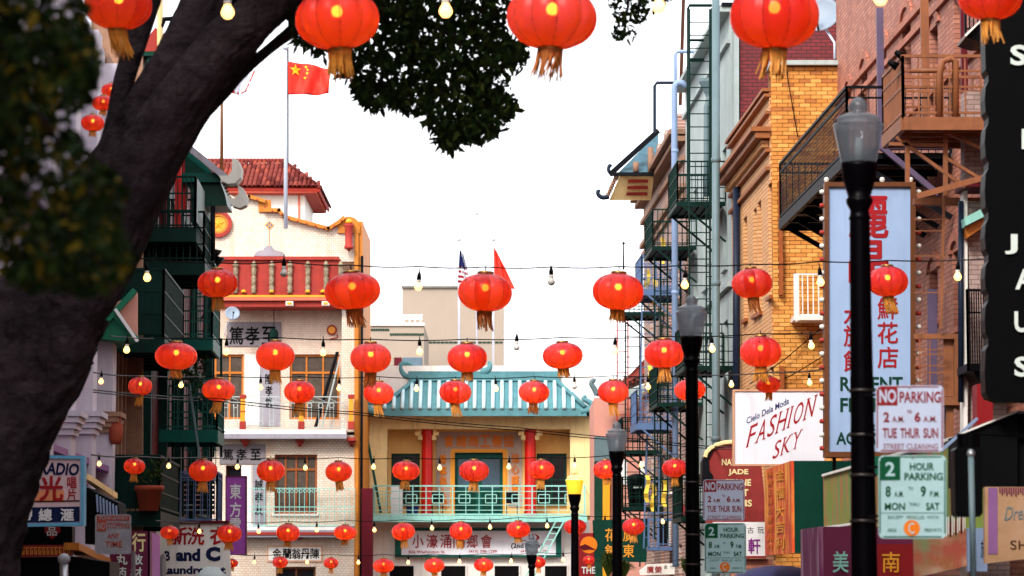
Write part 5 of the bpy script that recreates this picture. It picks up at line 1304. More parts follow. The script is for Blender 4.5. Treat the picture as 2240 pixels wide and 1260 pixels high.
# upswept green roof with pale curled ornaments
PU = FP(70)
U = thing('upswept_roof', 'green upswept roof end with large pale curled ornaments beside the tree', 'roof', PU.at(440, 450))
U0 = MB().poly(PU, [(404, 316), (416, 330), (484, 395), (404, 398)], -1.5, 0).build('gable', 'green_teal', U)
MB().poly(PU, [(404, 338), (455, 380), (404, 380)], 0.001, .02).build('inset', 'dark_green', U0)
MB().R(PU, 390, 378, 482, 398, 0.021, .35).build('beam', 'green_teal', U)
MB().poly(PU, [(404, 398), (482, 398), (492, 425), (497, 450), (440, 450), (425, 430)], -1.2, .15).build('soffit', 'dark_green', U)
MB().poly(PU, [(404, 316), (418, 318), (500, 384), (508, 388), (498, 400), (486, 396), (478, 384), (404, 324)], .36, .6).build('barge_board', 'grey_stone', U)
M('pale_ornament', (0.62, 0.60, 0.55), .6, .15, 2, streak=.3)
MB().poly(PU, [(478, 384), (500, 384), (507, 372), (508, 346), (520, 349), (528, 366), (526, 388), (515, 400), (498, 402), (486, 396)], .2, .75).build('curl', 'pale_ornament', U)
MB().poly(PU, [(498, 430), (512, 434), (522, 424), (520, 404), (532, 412), (541, 430), (538, 448), (524, 455), (508, 450), (500, 440)], .1, .55).build('curl', 'pale_ornament', U)
for k in range(10): MB().bar(PU.at(486 + k * 1.6, 402 + k * 3.6, .3), PU.at(492 + k * 1.6, 400 + k * 3.6, .3), .05, .03).build('soffit_slat', 'iron_dark' if k % 2 else 'pale_ornament', U)
MB().tube([PU.at(466, 450, .2), PU.at(466, 570, .2)], .055, 8).build('post', 'iron_dark', U, True)
MB().R(PU, 400, 330, 409, 460, -.2, -.0).build('red_post', 'red_paint', U)
# reading "EAD" board behind the ornament
t = thing('letter_board', 'fragment of a white rooftop letter board just below the pale curls', 'sign', pt(494, 460, 99)); MB().R(FP(99), 465, 440, 512, 456, -.05, 0).build('board', 'white_paint', t); text('EAD', FP(99), (472, 441, 508, 454), .01, 'ink', t, .03)
for k, (x, y) in enumerate(((464, 552), (470, 568))):
    q = pt(x, y, 72); t = thing('floodlight', ['upper', 'lower'][k] + ' black floodlight of the pair beside the left fire escape', 'floodlight', q)
    MB().tube([q + V((-.16, 0, .10)), q + V((.05, 0, 0)), q + V((.14, 0, -.08))], [.02, .10, .17], 12).build('head', 'iron_black', t, True); MB().bar(q, q + V((-.2, 0, .2)), .03).build('arm', 'iron_black', t)
# red and green pagoda pieces high behind the limbs
PX = FP(66)
t = thing('roof_pavilion', 'red and green rooftop pavilion glimpsed between the tree limbs', 'pavilion', PX.at(340, 200))
MB().poly(PX, [(300, 112), (340, 60), (372, 84), (372, 112)], -1, 0).build('roof', 'oxide_red', t); MB().R(PX, 300, 112.3, 372, 122, -1, .1).build('beam', 'dark_green', t)
for x in (322, 340, 356): MB().R(PX, x, 122.3, x + 7, 420, -.2, 0).build('post', 'green_teal' if x != 340 else 'red_paint', t)
MB().tube([PX.at(350, -20), PX.at(350, 100)], .07, 8).build('post', 'cream', t)
mb = MB(); mb.tube([PX.at(352, 60), PX.at(360, 42), PX.at(385, 40), PX.at(392, 46)], .06, 6); mb.build('handrail', 'iron_dark', t)
MB().R(PX, 200, 122, 330, 420, -2, -.3).build('wall', 'pale_concrete', t)
for y in (180, 250, 320): MB().R(PX, 255, y, 315, y + 40, -.299, -.2).build('window', 'glass_blue', t)
# ---- pale pilastered building nearer on the left --------------------------------------------------
PV = thing('pilaster_building', 'pale lilac trimmed building with classical pilasters behind the trunk', 'building', lfoot(56))
hol = [(lu(Yc) - .75, z0, lu(Yc) + .75, z1) for Yc in (50, 53.2, 56.4) for z0, z1 in ((1.4, 3.2), (4.8, 7.2), (8.8, 11))]
wall_uz(LP, lu(44), -2, lu(59.2), 13, hol, -.35, 0).build('wall', 'pilaster_white', PV); lside(44, 59.2, -2, 12.8, -6, -.8).build('wall', 'dark_inside', PV)
for h in hol: window(LP, h, PV, 'trim_violet', 'glass_blue', 2, 2, .12, .15, sill='pilaster_white')
for Y in (48.2, 51.4, 54.8, 58.4):
    lside(Y, Y + .7, -2, 12.6, 0.001, .35).build('pilaster', 'pilaster_white', PV)
    cz = FP(Y).at(230, 915).z
    cc_ = MB()
    for k in range(4): cc_.slab(LP, lu(Y - .08 - k * .04), cz - .3 + k * .11, lu(Y + .78 + k * .04), cz - .2 + k * .11, .001, .4 + .05 * k)
    cc_.build('capital', 'stone_tan' if Y > 58 else 'pilaster_white', PV)
for z in (3.7, 4.1, 8.0): lside(44, 59.3, z, z + .12, 0, .3).build('string_course', 'trim_violet', PV)
# near-end return with tan ornamental strip
OT = thing('ornate_front', 'narrow tan stone front with carved scrolls between pale and green buildings', 'building', lfoot(61))
lside(59.3, 63.1, -2.5, 13, -4, .05).build('wall', 'stone_tan', OT)
for i, Y in enumerate((59.5, 60.2, 61.0, 61.8, 62.6)): lside(Y, Y + .16, -2.4, 12.8, .051, .2).build('moulding', 'pilaster_white' if i < 2 else 'stone_tan', OT)
for i in range(9):
    for j, Y in enumerate((60.6, 61.45)):
        c = LP.P(lu(Y), 7.4 - i * .0 + (i - 3) * .52, .1); mb = MB(); mb.tube([c + LP.u * (.17 - .017 * k) * math.cos(k * .62 * (1 if j else -1)) + V((0, 0, (.17 - .017 * k) * math.sin(k * .62))) for k in range(9)], .03, 5); mb.build('carved_scroll', 'stone_tan', OT)
t = thing('wall_urn', 'small brown urn standing in the tan carved front', 'urn', pt(254, 950, 58.6)); MB().lathe([(0, 0), (.1, 0), (.14, .1), (.15, .35), (.09, .5), (.12, .55), (.05, .65), (0, .66)], pt(253, 972, 58.4), 14).build('urn', 'terracotta', t, True)
# ------------------------------------------------------------------ tall blue sign
PS = FP(47)
S = thing('blade_sign', 'tall pale blue vertical shop sign with red characters and bulb edges', 'sign', PS.at(1905, 1000))
MB().R(PS, 1813, 408, 1992, 988, -.18, .0).build('panel', 'sign_blue_white', S)
for k, (a, b, c, d) in enumerate(((1804, 398, 1812.8, 1000), (1992.2, 398, 2003, 1000), (1813, 398, 1992, 407.8), (1813, 988.2, 1992, 1000))): MB().R(PS, a, b, c, d, -.22, .06).build('frame', 'frame_brown', S)
bm1 = MB().lathe([(0, -.05), (.03, -.045), (.045, -.01), (.035, .03), (.02, .05), (.022, .075)], (0, 0, 0), 10).mesh('edge_bulb', 'bulb_off', (0, 0, 0), True)
bm2 = MB().lathe([(0, -.05), (.03, -.045), (.04, -.01), (.035, .03), (.03, .05), (.03, .075)], (0, 0, 0), 10).mesh('edge_bulb', 'oxide_red', (0, 0, 0), True)
for i in range(20):
    y = 420 + i * 29.5
    inst(bm2 if i % 2 else bm1, 'edge_bulb', PS.at(1799, y, -.1), S, (0, math.pi / 2, 0)); inst(bm2 if i % 2 else bm1, 'edge_bulb', PS.at(2009, y, -.1), S, (0, -math.pi / 2, 0))
for x in (1808, 1930, 1992): inst(bm1, 'edge_bulb', PS.at(x, 394, -.1), S, (math.pi, 0, 0))
vtext('麗晶', PS, 1900, 84, [475, 572], .004, 'ink_red', S, .035, 90)
vtext('鮮花店', PS, 1942, 44, [675, 728, 782], .004, 'ink_red', S, .025, 46)
vtext('水族館', PS, 1868, 44, [690, 735, 790], .004, 'ink_red', S, .025, 46)
text('REGENT', PS, (1838, 824, 1975, 856), .004, 'ink_green', S, .03); text('FLORIST', PS, (1838, 870, 1984, 902), .004, 'ink_green', S, .03)
text('&', PS, (1898, 918, 1916, 942), .004, 'ink_green', S, .03); text('AQUARIUM', PS, (1829, 945, 1986, 978), .004, 'ink_green', S, .03)
for x in (1825, 1985): MB().tube([PS.at(x, 1000, -.1), PS.at(x, 1040, -.1)], .03, 6).build('hanger', 'iron_black', S)
# fashion shop sign
PK = FP(56)
S = thing('shop_sign', 'white slanting-lettered fashion sign with thin pale frame', 'sign', PK.at(1700, 1018))
MB().R(PK, 1607, 856, 1803, 1015, -.25, 0).build('panel', 'sign_white', S)
for a, b, c, d in ((1604, 852, 1807, 855.8), (1604, 1015.2, 1807, 1019), (1604, 856, 1606.8, 1015), (1803.2, 856, 1807, 1015)): MB().R(PK, a, b, c, d, -.27, .03).build('frame', 'sign_frame_pale', S)
def rot(x0, y0, w_, h_, ang):   # baseline start, width, height, rise angle (deg)
    a = math.radians(ang); c, s_ = math.cos(a), math.sin(a); bl = (x0, y0); br = (x0 + w_ * c, y0 - w_ * s_)
    return [(bl[0], bl[1] - h_), (br[0], br[1] - h_), br, bl]
def serif(s, quad, mat, par, shear=.18):
    text(s, PK, quad, .006, mat, par, .018, shear=shear)
text('Cielo Dela Moda', PK, rot(1633, 928, 103, 14, 26), .006, 'ink_blue', S, .012, shear=.05)
def serifs(word, x0, y0, w_, h_, ang, mat, par):
    """lettering with slab serifs, each letter placed along the rise"""
    a = math.radians(ang); n = len(word); wd = {'I': .5, 'A': 1.1, 'H': 1.1, 'N': 1.15, 'O': 1.1, 'K': 1.1, 'F': .9, 'S': .85, 'Y': 1.0}
    tot = sum(wd[c] for c in word); x = 0; mb = MB()
    for ch in word:
        w1 = w_ * wd[ch] / tot; gx = w1 * .14; x_a = x0 + (x + gx) ; x_b = x0 + (x + w1 - gx * .6)
        ya = y0 - (x + gx) * math.tan(a); yb = y0 - (x + w1 - gx * .6) * math.tan(a); sh_ = h_ * .22
        if ch == 'I':
            m_ = (x_a + x_b) / 2; ym = (ya + yb) / 2; x_a, x_b, ya, yb = m_ - w1 * .14, m_ + w1 * .14, ym + .5, ym - .5
        q = [(x_a + sh_, ya - h_), (x_b + sh_, yb - h_), (x_b, yb), (x_a, ya)]
        text_into(mb, ch, PK, q, .006, .0)
        def bl(u, v):   # u 0..1 along, v 0..1 up
            X = (q[3][0] * (1 - u) + q[2][0] * u) * (1 - v) + (q[0][0] * (1 - u) + q[1][0] * u) * v; Y = (q[3][1] * (1 - u) + q[2][1] * u) * (1 - v) + (q[0][1] * (1 - u) + q[1][1] * u) * v; return (X, Y)
        feet = {'F': [(.12, 0), (.12, 1)], 'A': [(.06, 0), (.94, 0)], 'H': [(.1, 0), (.9, 0), (.1, 1), (.9, 1)], 'I': [(.5, 0), (.5, 1)], 'N': [(.1, 0), (.1, 1), (.9, 1)], 'K': [(.1, 0), (.92, 0), (.1, 1), (.88, 1)], 'Y': [(.5, 0), (.08, 1), (.92, 1)]}.get(ch, [])
        for u, v in feet:
            k = .17 if ch != 'I' else .9; v0 = v - .05 if v else 0; mb.poly(PK, [bl(u - k, v0), bl(u + k, v0), bl(u + k, v0 + .05), bl(u - k, v0 + .05)], .001, .0085)
        x += w1
    mb.build('lettering', mat, par)
serifs('FASHION', 1629, 981, 150, 48, 25.5, 'ink_red', S); serifs('SKY', 1686, 1007, 62, 40, 25.5, 'ink_red', S)
# jade shop board
PJ = FP(60)
S = thing('jade_sign', 'arched dull red jade shop sign partly behind the fashion sign', 'sign', PJ.at(1610, 1140))
ar = [(1545 + 0, 1145), (1545, 1000)] + [(1605 - 60 * math.cos(t * math.pi / 10), 1000 - 30 * math.sin(t * math.pi / 10)) for t in range(1, 10)] + [(1664, 1000), (1678, 1145)]
MB().poly(PJ, ar, -.3, 0).build('panel', 'jade_red', S)
for i, (x, y) in enumerate(zip(range(0, 9), range(9))):
    pass
mb = MB(); A1 = [(1543 - 0, 1000)] + [(1605 - 62 * math.cos(t * math.pi / 10), 1000 - 33 * math.sin(t * math.pi / 10)) for t in range(1, 10)] + [(1666, 1000)]
mb.tube([PJ.at(x, y, .03) for x, y in A1], .05, 6); mb.build('rim', 'cream', S)
A2 = MB().poly(PJ, [(1536, 1062), (1536, 1010), (1545, 985), (1560, 972), (1580, 968), (1580, 971), (1560, 985), (1550, 1005), (1552, 1030), (1560, 1040), (1556, 1062)], -.6, .05).build('side_scroll', 'iron_dark', S)
text('NATURAL', PJ, (1579, 1004, 1648, 1018), .01, 'cream_letter', S, .025); text('JADE', PJ, (1593, 1026, 1637, 1041), .01, 'cream_letter', S, .03)
text('STONE', PJ, (1586, 1048, 1643, 1063), .01, 'cream_letter', S, .03); text('ART', PJ, (1600, 1070, 1637, 1085), .01, 'cream_letter', S, .03); text('ITEMS', PJ, (1588, 1093, 1645, 1108), .01, 'cream_letter', S, .03)
for i in range(9): MB().R(PJ, 1626 + i * 5, 1122 - (i % 3) * 4, 1630 + i * 5, 1142, .001, .03).build('slat', 'jade_red', S)
# white shop sign with purple character
PW = FP(58)
S = thing('white_sign', 'white board with a purple character above the brick near the orange banner', 'sign', PW.at(1650, 1220)); MB().R(PW, 1560, 1142, 1676, 1216, -.15, 0).build('panel', 'white_clean', S); MB().R(PW, 1560, 1216.3, 1676, 1221, -.15, .05).build('frame', 'jade_red', S)
text('軒', PW, (1637, 1178, 1663, 1211), .005, 'ink_purple', S, .03); htext('古玩', PW, [1642, 1664], 1160, 14, .005, 'ink', S, .0)
MB().R(PW, 1600, 1222, 1690, 1300, -.6, -.1).build('brick_pier', 'salmon_brick', label='orange brick wall strip under the white sign with the purple character', cat='wall')
# round dark umbrella-like dome
q = PW.at(1702, 1262, 3); MB().lathe([(1.0 * math.sin(t * .157 + .0), .42 * math.cos(t * .157) - .2) for t in range(11)], q, 18, 9, .04).build('parasol_canopy', 'umbrella', None, True, label='dark blue speckled canopy dome below the orange banner', cat='parasol')
# orange banner box
def boxsign(name, label, x0, Ya, Yb, z0, z1, side, front, back=1.2):
    S = thing(name, label, 'sign', V((x0 - K * Ya, Ya, z0)))
    a = V((x0 - K * Ya, Ya, 0)); b = V((x0 - K * Yb, Yb, 0)); wx = 7.7 if back is None else back
    MB().prism([a + V((0, 0, z0)), b + V((0, 0, z0)), b + V((0, 0, z1)), a + V((0, 0, z1))], V((.05, 0, 0))).build('street_face', side, S)
    MB().prism([a + V((.051, 0, z0)), a + V((wx, 0, z0)), a + V((wx, 0, z1)), a + V((.051, 0, z1))], V((0, .06, 0))).build('end_face', front, S)
    MB().prism([a + V((.06, .07, z1 - .05)), b + V((.06, 0, z1 - .05)), b + V((wx, 0, z1 - .05)), a + V((wx, .07, z1 - .05))], V((0, 0, .04))).build('top', 'iron_dark', S)
    return S
z1 = pt(1730, 1008, 50).z; z0 = pt(1730, 1210, 50).z
S = boxsign('orange_banner', 'orange and red vertical banner box with dark green end below the fashion sign', 6.67, 50, 53.8, z0, z1, 'banner_orange', 'dark_green', 1.5)
PO = RPl(6.67)
for k, y in enumerate((1035, 1075, 1115, 1150, 1185)): text('金福大吉利'[k], PO, [(1697, y - 8), (1715, y - 11), (1715, y + 15), (1697, y + 17)], .01, 'gold_paint', S, .02)
for k in range(9): y = 1030 + k * 20; text('珠寶玉器古董禮品行'[k], PO, [(1678, y), (1690, y - 1.5), (1690, y + 12), (1678, y + 13)], .01, 'sign_orange', S, .02)
# green awning valance
z1 = pt(2085, 958, 36).z; z0 = pt(2085, 1160, 36).z
xg = (2085 - 900) * 36 / F
S = boxsign('green_awning', 'yellow green printed awning behind the nearest street lamp', xg, 36, Yat(xg, 1800), z0, z1, 'banner_green', 'banner_green', 1.6)
PGn = RPl(xg); m = MB(); a = PGn.at(1801, 1160, .012); b = PGn.at(2080, 1120, .012); m.prism([PGn.at(1801, 1152, .01), PGn.at(1860, 1144, .01), PGn.at(1860, 1149, .01), PGn.at(1801, 1158, .01)], PGn.n * .01); m.build('white_band', 'white_clean', S)
m = MB(); m.bar(PGn.at(1800, 1040, .02), PGn.at(2084, 959, .02), .04); m.build('edge_pipe', 'white_paint', S)
MB().R(FP(38), 1868, 998, 1925, 1040, -.02, 0).build('green_strip', 'green_bright', label='bright green strip board just behind the nearest lamp post', cat='board')
# purple / maroon awning lower
z1 = pt(1790, 1152, 38).z; z0 = pt(1790, 1330, 38).z; xp = (1790 - 900) * 38 / F
S = boxsign('maroon_awning', 'purple and maroon cloth awning with pale character beside the lamp post', xp, 38, Yat(xp, 1749), z0, z1, 'banner_purple', 'violet_dark', 1.5)
text('美', FP(38), (1822, 1206, 1856, 1252), .07, 'teal_light', S, .02); text('南', FP(38), (1930, 1208, 1968, 1252), .07, 'gold', S, .0)
MB().R(FP(37.9), 1913, 1190, 1998, 1330, -.02, 0).build('red_cloth', 'sign_red', label='dark red cloth panel with a gold character under the parking signs', cat='banner')
text('南', FP(37.9), (1930, 1208, 1968, 1252), .01, 'gold', bpy.data.objects['red_cloth'] , .02)
# rust panel, tan sign, red panel
S = thing('printed_awning', 'rust and white printed cloth awning right of the parking signs', 'awning', pt(2050, 1240, 33)); MB().poly(FP(33), [(1998, 1176), (2112, 1128), (2115, 1238), (2000, 1264)], -.05, 0).build('cloth', 'banner_rust', S)
for i in range(12): x = 2066 + i * 4; MB().R(FP(33), x, 1132 - i * 1.0, x + 2.2, 1168 + (i * 7 % 11) - i, .001, .008).build('stripe', 'white_letter' if i % 3 else 'iron_dark', S)
MB().R(FP(34), 2117, 1155, 2160, 1250, -.1, 0).build('blue_panel', 'pipe_blue', label='pale blue panel with dark marks behind the thin grey pole', cat='sign'); text('旅', FP(34), (2145, 1180, 2159, 1220), .01, 'ink_navy', bpy.data.objects['blue_panel'], 0)
S = thing('tan_sign', 'tan paper-coloured shop sign with a violet stripe at the right edge', 'sign', pt(2200, 1232, 30)); PTs = FP(30)
MB().poly(PTs, [(2154, 1065), (2400, 1065), (2400, 1205), (2154, 1233)], -.08, 0).build('panel', 'banner_tan', S); MB().R(PTs, 2162, 1067, 2182, 1212, .001, .008).build('stripe', 'trim_violet', S)
for i in range(14): x = 2186 + i * 5; MB().R(PTs, x, 1066, x + 3, 1078 + (i * 5 % 9), .001, .008).build('tick', 'violet_dark', S)
text("Dream's Bay", PTs, [(2197, 1108), (2330, 1100), (2330, 1140), (2197, 1148)], .008, 'pipe_grey', S, .0, shear=.3); text('SHOP', PTs, (2210, 1182, 2300, 1202), .008, 'brown', S, .0)
S = thing('crimson_sign', 'crimson upright board above the black awning', 'sign', pt(2150, 940, 41)); MB().poly(FP(41), [(2137, 840), (2172, 836), (2172, 930), (2137, 936)], -.4, 0).build('panel', 'sign_red', S)
# black awning
S = thing('black_awning', 'black cloth awning with pale top edge at the right edge', 'awning', pt(2180, 1060, 31)); PA = FP(31)
MB().prism([PA.at(2102, 948, .6), PA.at(2224, 899, .0), PA.at(2420, 899, 0), PA.at(2420, 960, .6)], V((0, .02, -.03))).build('slope', 'awning_black', S)
MB().poly(PA, [(2102, 950), (2226, 902), (2226, 1062), (2150, 1062), (2102, 1062)], -.3, .59).build('end', 'awning_black', S)
MB().R(PA, 2226.5, 905, 2420, 1068, -.3, .5).build('valance', 'awning_black', S)
MB().bar(PA.at(2101, 949, .63), PA.at(2225, 899.5, .63), .02).build('piping', 'white_paint', S)
MB().bar(PA.at(2060, 985, .4), PA.at(2138, 915, .4), .03).build('arm', 'pipe_blue', S)
# black scalloped blade sign
PB3 = FP(30)
S = thing('black_blade_sign', 'black scalloped vertical sign with large white letters at the right edge', 'sign', PB3.at(2230, 880))
segs = [(-60, 170), (172, 262), (264, 360), (362, 470), (472, 562), (564, 650), (652, 745), (747, 876)]
pts = [(2420, -60)]
for a, b in segs: pts += [(2162, a + 6), (2156, a + 18), (2154, (a + b) / 2), (2156, b - 18), (2162, b - 6)]
pts += [(2185, 878), (2420, 878)]
MB().poly(PB3, pts[::-1], -.3, 0).build('panel', 'iron_black', S)
for ch, q in (('S', (2210, 98, 2246, 143)), ('H', (2235, 282, 2266, 326)), ('J', (2198, 512, 2226, 556)), ('A', (2221, 588, 2262, 633)), ('U', (2219, 681, 2252, 727)), ('S', (2219, 780, 2252, 824))):
    text(ch, PB3, q, .012, 'white_letter', S, .03, .02)
# traffic signal back and grey pole
S = thing('traffic_signal', 'back of a black signal housing beside a thin grey pole', 'signal', pt(2115, 1130, 24)); PG3 = FP(24)
MB().poly(PG3, [(2088, 984), (2094, 978), (2144, 978), (2150, 984), (2150, 1122), (2144, 1130), (2096, 1130), (2090, 1124)], -.25, 0).build('housing', 'iron_black', S)
for y in (1000, 1050, 1100): MB().lathe([(.09, 0), (.1, .02), (.1, .2), (.085, .2)], PG3.at(2119, y, -.4) , 14).build('visor', 'iron_black', S)
S = thing('grey_pole', 'thin grey pole in front of the black signal housing', 'pole', pt(2128, 1330, 23)); MB().tube([pt(2132, 1400, 23), pt(2124, 995, 23)], [.028, .024], 10).build('pole', 'pipe_grey', S, True); MB().lathe([(.03, -.02), (.036, 0), (.02, .03), (0, .035)], pt(2124, 992, 23), 12).build('cap', 'steel', S, True)
# ---- banners by the far right corner -----------------------------------------------------------
PZ = FP(88)
S = thing('green_banner', 'dark green cloth banner with gold characters behind the third street lamp', 'banner', PZ.at(1355, 1225)); MB().poly(PZ, [(1296, 1138), (1420, 1134), (1414, 1230), (1300, 1228)], -.03, 0).build('cloth', 'dark_green', S)
vtext('花舖', PZ, 1336, 24, [1170, 1205], .01, 'gold', S, .02, 28); vtext('廣東', PZ, 1375, 24, [1170, 1205], .01, 'gold', S, .02, 28)
S = thing('red_banner', 'red pennant poster with orange disc beside the yellow-lit lamp', 'banner', PZ.at(1280, 1260)); MB().R(PZ, 1265, 1166, 1300, 1300, -.03, 0).build('cloth', 'sign_red', S)
disc(PZ.at(1288, 1192, .0), .26, .001, .01, 'sign_orange', 'disc', S); text('THE', PZ, (1272, 1240, 1302, 1255), .012, 'white_letter', S, .02)
MB().poly(PZ, [(1266, 1196), (1280, 1190), (1292, 1196), (1306, 1204), (1290, 1202), (1276, 1204)], .011, .02).build('bird_shape', 'maroon', S)
S = thing('white_sign', 'small white board with dark red characters at the bottom near the green banner', 'sign', pt(1460, 1252, 84)); MB().poly(FP(84), [(1398, 1248), (1416, 1234), (1484, 1232), (1484, 1256), (1400, 1258)], -.05, 0).build('panel', 'white_paint', S); htext('廣榮', FP(84), [1422, 1440], 1246, 15, .01, 'ink_red', S, .02); htext('金行', FP(84), [1456, 1470], 1240, 8, .01, 'ink', S, .0)
MB().poly(FP(75), [(1478, 1128), (1484, 1105), (1520, 1105), (1520, 1128)], -1, 0).build('red_canopy', 'jade_red', label='small dull red canopy left of the second lamp post', cat='canopy')
# ---- left shop signs ---------------------------------------------------------------------------------
PV1 = FP(46)
S = thing('radio_sign', 'pale blue framed shop sign with navy and red lettering beside the trunk', 'sign', PV1.at(110, 1150))
M('sign_pink', (.74, .58, .60), .5); M('sign_sky', (.20, .48, .66), .5); M('sign_peach', (.80, .36, .20), .6)
MB().poly(PV1, [(-60, 1000), (176, 1003), (176, 1142), (-60, 1148)], -.2, 0).build('panel', 'sign_pink', S)
for q in ([(-60, 992), (184, 997), (184, 1004), (-60, 1000)], [(176.2, 1004), (184, 1004), (183, 1150), (176.2, 1148)], [(-60, 1148), (176, 1142.5), (176, 1150), (-60, 1154)]): MB().poly(PV1, q, -.22, .04).build('frame', 'sign_sky', S)
MB().poly(PV1, [(-60, 1112), (174, 1108), (174, 1141), (-60, 1146)], .001, .01).build('band', 'ink_navy', S); MB().poly(PV1, [(-60, 1074), (140, 1072), (140, 1098), (-60, 1101)], .001, .008).build('sunset', 'sign_peach', S); MB().poly(PV1, [(-60, 1097), (174, 1094), (174, 1097), (-60, 1101)], .0011, .012).build('rule', 'brown', S)
text('TV-RADIO', PV1, [(44, 1008), (174, 1014), (172, 1041), (44, 1036)], .012, 'ink_navy', S, .035, shear=.12)
text('光', PV1, (87, 1042, 137, 1095), .014, 'ink_red', S, .05); vtext('唱片', PV1, 157, 20, [1056, 1082], .014, 'ink_red', S, .03, 24)
htext('帶總滙', PV1, [56, 99, 147], 1126, 28, .014, 'white_clean', S, .05, 26)
PV0 = FP(47)
S = thing('black_fascia', 'black shop fascia with red hexagon emblem and fretwork strip under the radio sign', 'sign', PV0.at(110, 1240))
MB().poly(PV0, [(-60, 1150), (158, 1152), (158, 1192), (-60, 1196)], -.3, 0).build('panel', 'iron_black', S)
hx = MB().poly(PV0, [(98, 1152), (130, 1152), (133, 1162), (114, 1180), (97, 1164)], .001, .02).build('hexagon', 'sign_red', S); text('品', PV0, (103, 1153, 124, 1172), .022, 'white_letter', S, .02)
MB().poly(PV0, [(-60, 1193), (156, 1192), (154, 1216), (-60, 1222)], -.25, .03).build('fret_band', 'jade_red', S)
mb = MB()
for i in range(14):
    x = 30 + i * 9; 
    for a, b, c, d in ((x, 1197, x + 7, 1199), (x, 1199, x + 1.6, 1212), (x, 1211, x + 5, 1213), (x + 3.6, 1203, x + 5.2, 1211)): mb.R(PV0, a, b, c, d, .031, .04)
mb.build('fretwork', 'gold', S, kind='stuff')
MB().poly(PV0, [(-60, 1222), (156, 1217), (240, 1230), (240, 1300), (-60, 1300)], -1.5, -.3).build('shop_soffit', 'iron_black', S)
mb = MB(); mb.bar(PV0.at(156, 1195, .1), PV0.at(240, 1236, -6), .25, .12); mb.build('gold_edge', 'ochre', S)
# no stopping sign on a pole
PN1 = FP(41)
S = thing('no_stopping_sign', 'weathered grey tow-away no stopping sign on a round-topped pole', 'sign', PN1.at(247, 1212))
def rrect(pl, x0, y0, x1, y1, r_, o0, o1, mb=None):
    pts = []
    for cx, cy, a0 in ((x1 - r_, y0 + r_, -90), (x1 - r_, y1 - r_, 0), (x0 + r_, y1 - r_, 90), (x0 + r_, y0 + r_, 180)):
        for k in range(5): a = math.radians(a0 + k * 22.5); pts.append((cx + r_ * math.cos(a), cy + r_ * math.sin(a)))
    return (mb or MB()).poly(pl, pts, o0, o1)
M('sign_old', (.40, .40, .44), .5, .25, 8, streak=.3)
M('sign_worn_red', (.50, .12, .08), .6, .5, 10, streak=.4)
rrect(PN1, 208, 1125, 287, 1212, 6, -.01, 0).build('plate', 'sign_old', S); mb = MB(); mb.R(PN1, 212, 1128, 283, 1139, .001, .005); mb.R(PN1, 212, 1139, 232, 1162, .001, .0051); mb.build('red_band', 'sign_worn_red', S)
text('TOW-AWAY', PN1, (216, 1129, 280, 1137), .008, 'sign_old', S, .02); text('NO', PN1, (214, 1143, 230, 1158), .008, 'sign_old', S, .02)
text('STOPPING', PN1, (234, 1143, 283, 1156), .006, 'sign_worn_red', S, .02); text('ANY', PN1, (234, 1166, 262, 1178), .006, 'sign_worn_red', S, .02); text('TIME', PN1, (230, 1184, 267, 1197), .006, 'sign_worn_red', S, .02)
MB().tube([pt(293, 1400, 41.3), pt(292, 1205, 41.3)], .03, 8).build('pole', 'steel', label='grey parking meter pole right of the no stopping sign', cat='pole'); 
S = thing('meter_post', 'white round-capped meter post below the radio sign', 'post', pt(140, 1330, 40)); MB().tube([pt(140, 1400, 40), pt(140, 1232, 40)], .06, 12).build('post', 'steel', S, True); MB().lathe([(.06, -.05), (.09, 0), (.085, .05), (.04, .09), (0, .1)], pt(140, 1226, 40), 14).build('cap', 'sign_old', S, True)
# violet shop box
PV2 = FP(52)
S = thing('violet_shop_sign', 'violet box sign with cream characters at the bottom left', 'sign', PV2.at(270, 1290)); 
MB().R(PV2, 170, 1228, 283, 1340, -.3, 0).build('panel', 'violet_dark', S); MB().R(PV2, 283.2, 1162, 328, 1340, -.3, .02).build('panel', 'violet_dark', S)
MB().prism([PV2.at(328.3, 1162, .02), PV2.at(328.3, 1340, .02), PV2.at(350, 1330, -3), PV2.at(350, 1172, -3)], V((-.04, 0, 0))).build('side', 'violet_sign', S)
text('行', PV2, (289, 1166, 318, 1206), .03, 'cream_letter', S, .04); htext('丸散', PV2, [266, 300], 1224, 24, .03, 'white_letter', S, .04, 22); htext('地道葯材', PV2, [198, 231, 264, 298], 1252, 24, .03, 'white_letter', S, .04, 22)
MB().R(PV2, 240, 1212, 283, 1227.7, -.3, 0).build('panel', 'violet_dark', S)
# awning with sign-striped black canopy behind
MB().poly(FP(50), [(186, 1065), (258, 1100), (262, 1128), (210, 1190), (186, 1190)], -1, 0).build('shop_canopy', 'awning_black', label='black shop canopy with a gold upper edge right of the radio sign', cat='canopy')
MB().bar(pt(186, 1043, 49.9), pt(250, 1085, 52), .12, .1).build('canopy_edge', 'cream', bpy.data.objects['shop_canopy'])
for k in range(7): MB().bar(pt(212 + k * 7, 1082 + k * 4, 49.8), pt(214 + k * 7, 1120 + k * 2, 49.8), .03).build('metal_rod', 'pipe_blue', bpy.data.objects['shop_canopy'])
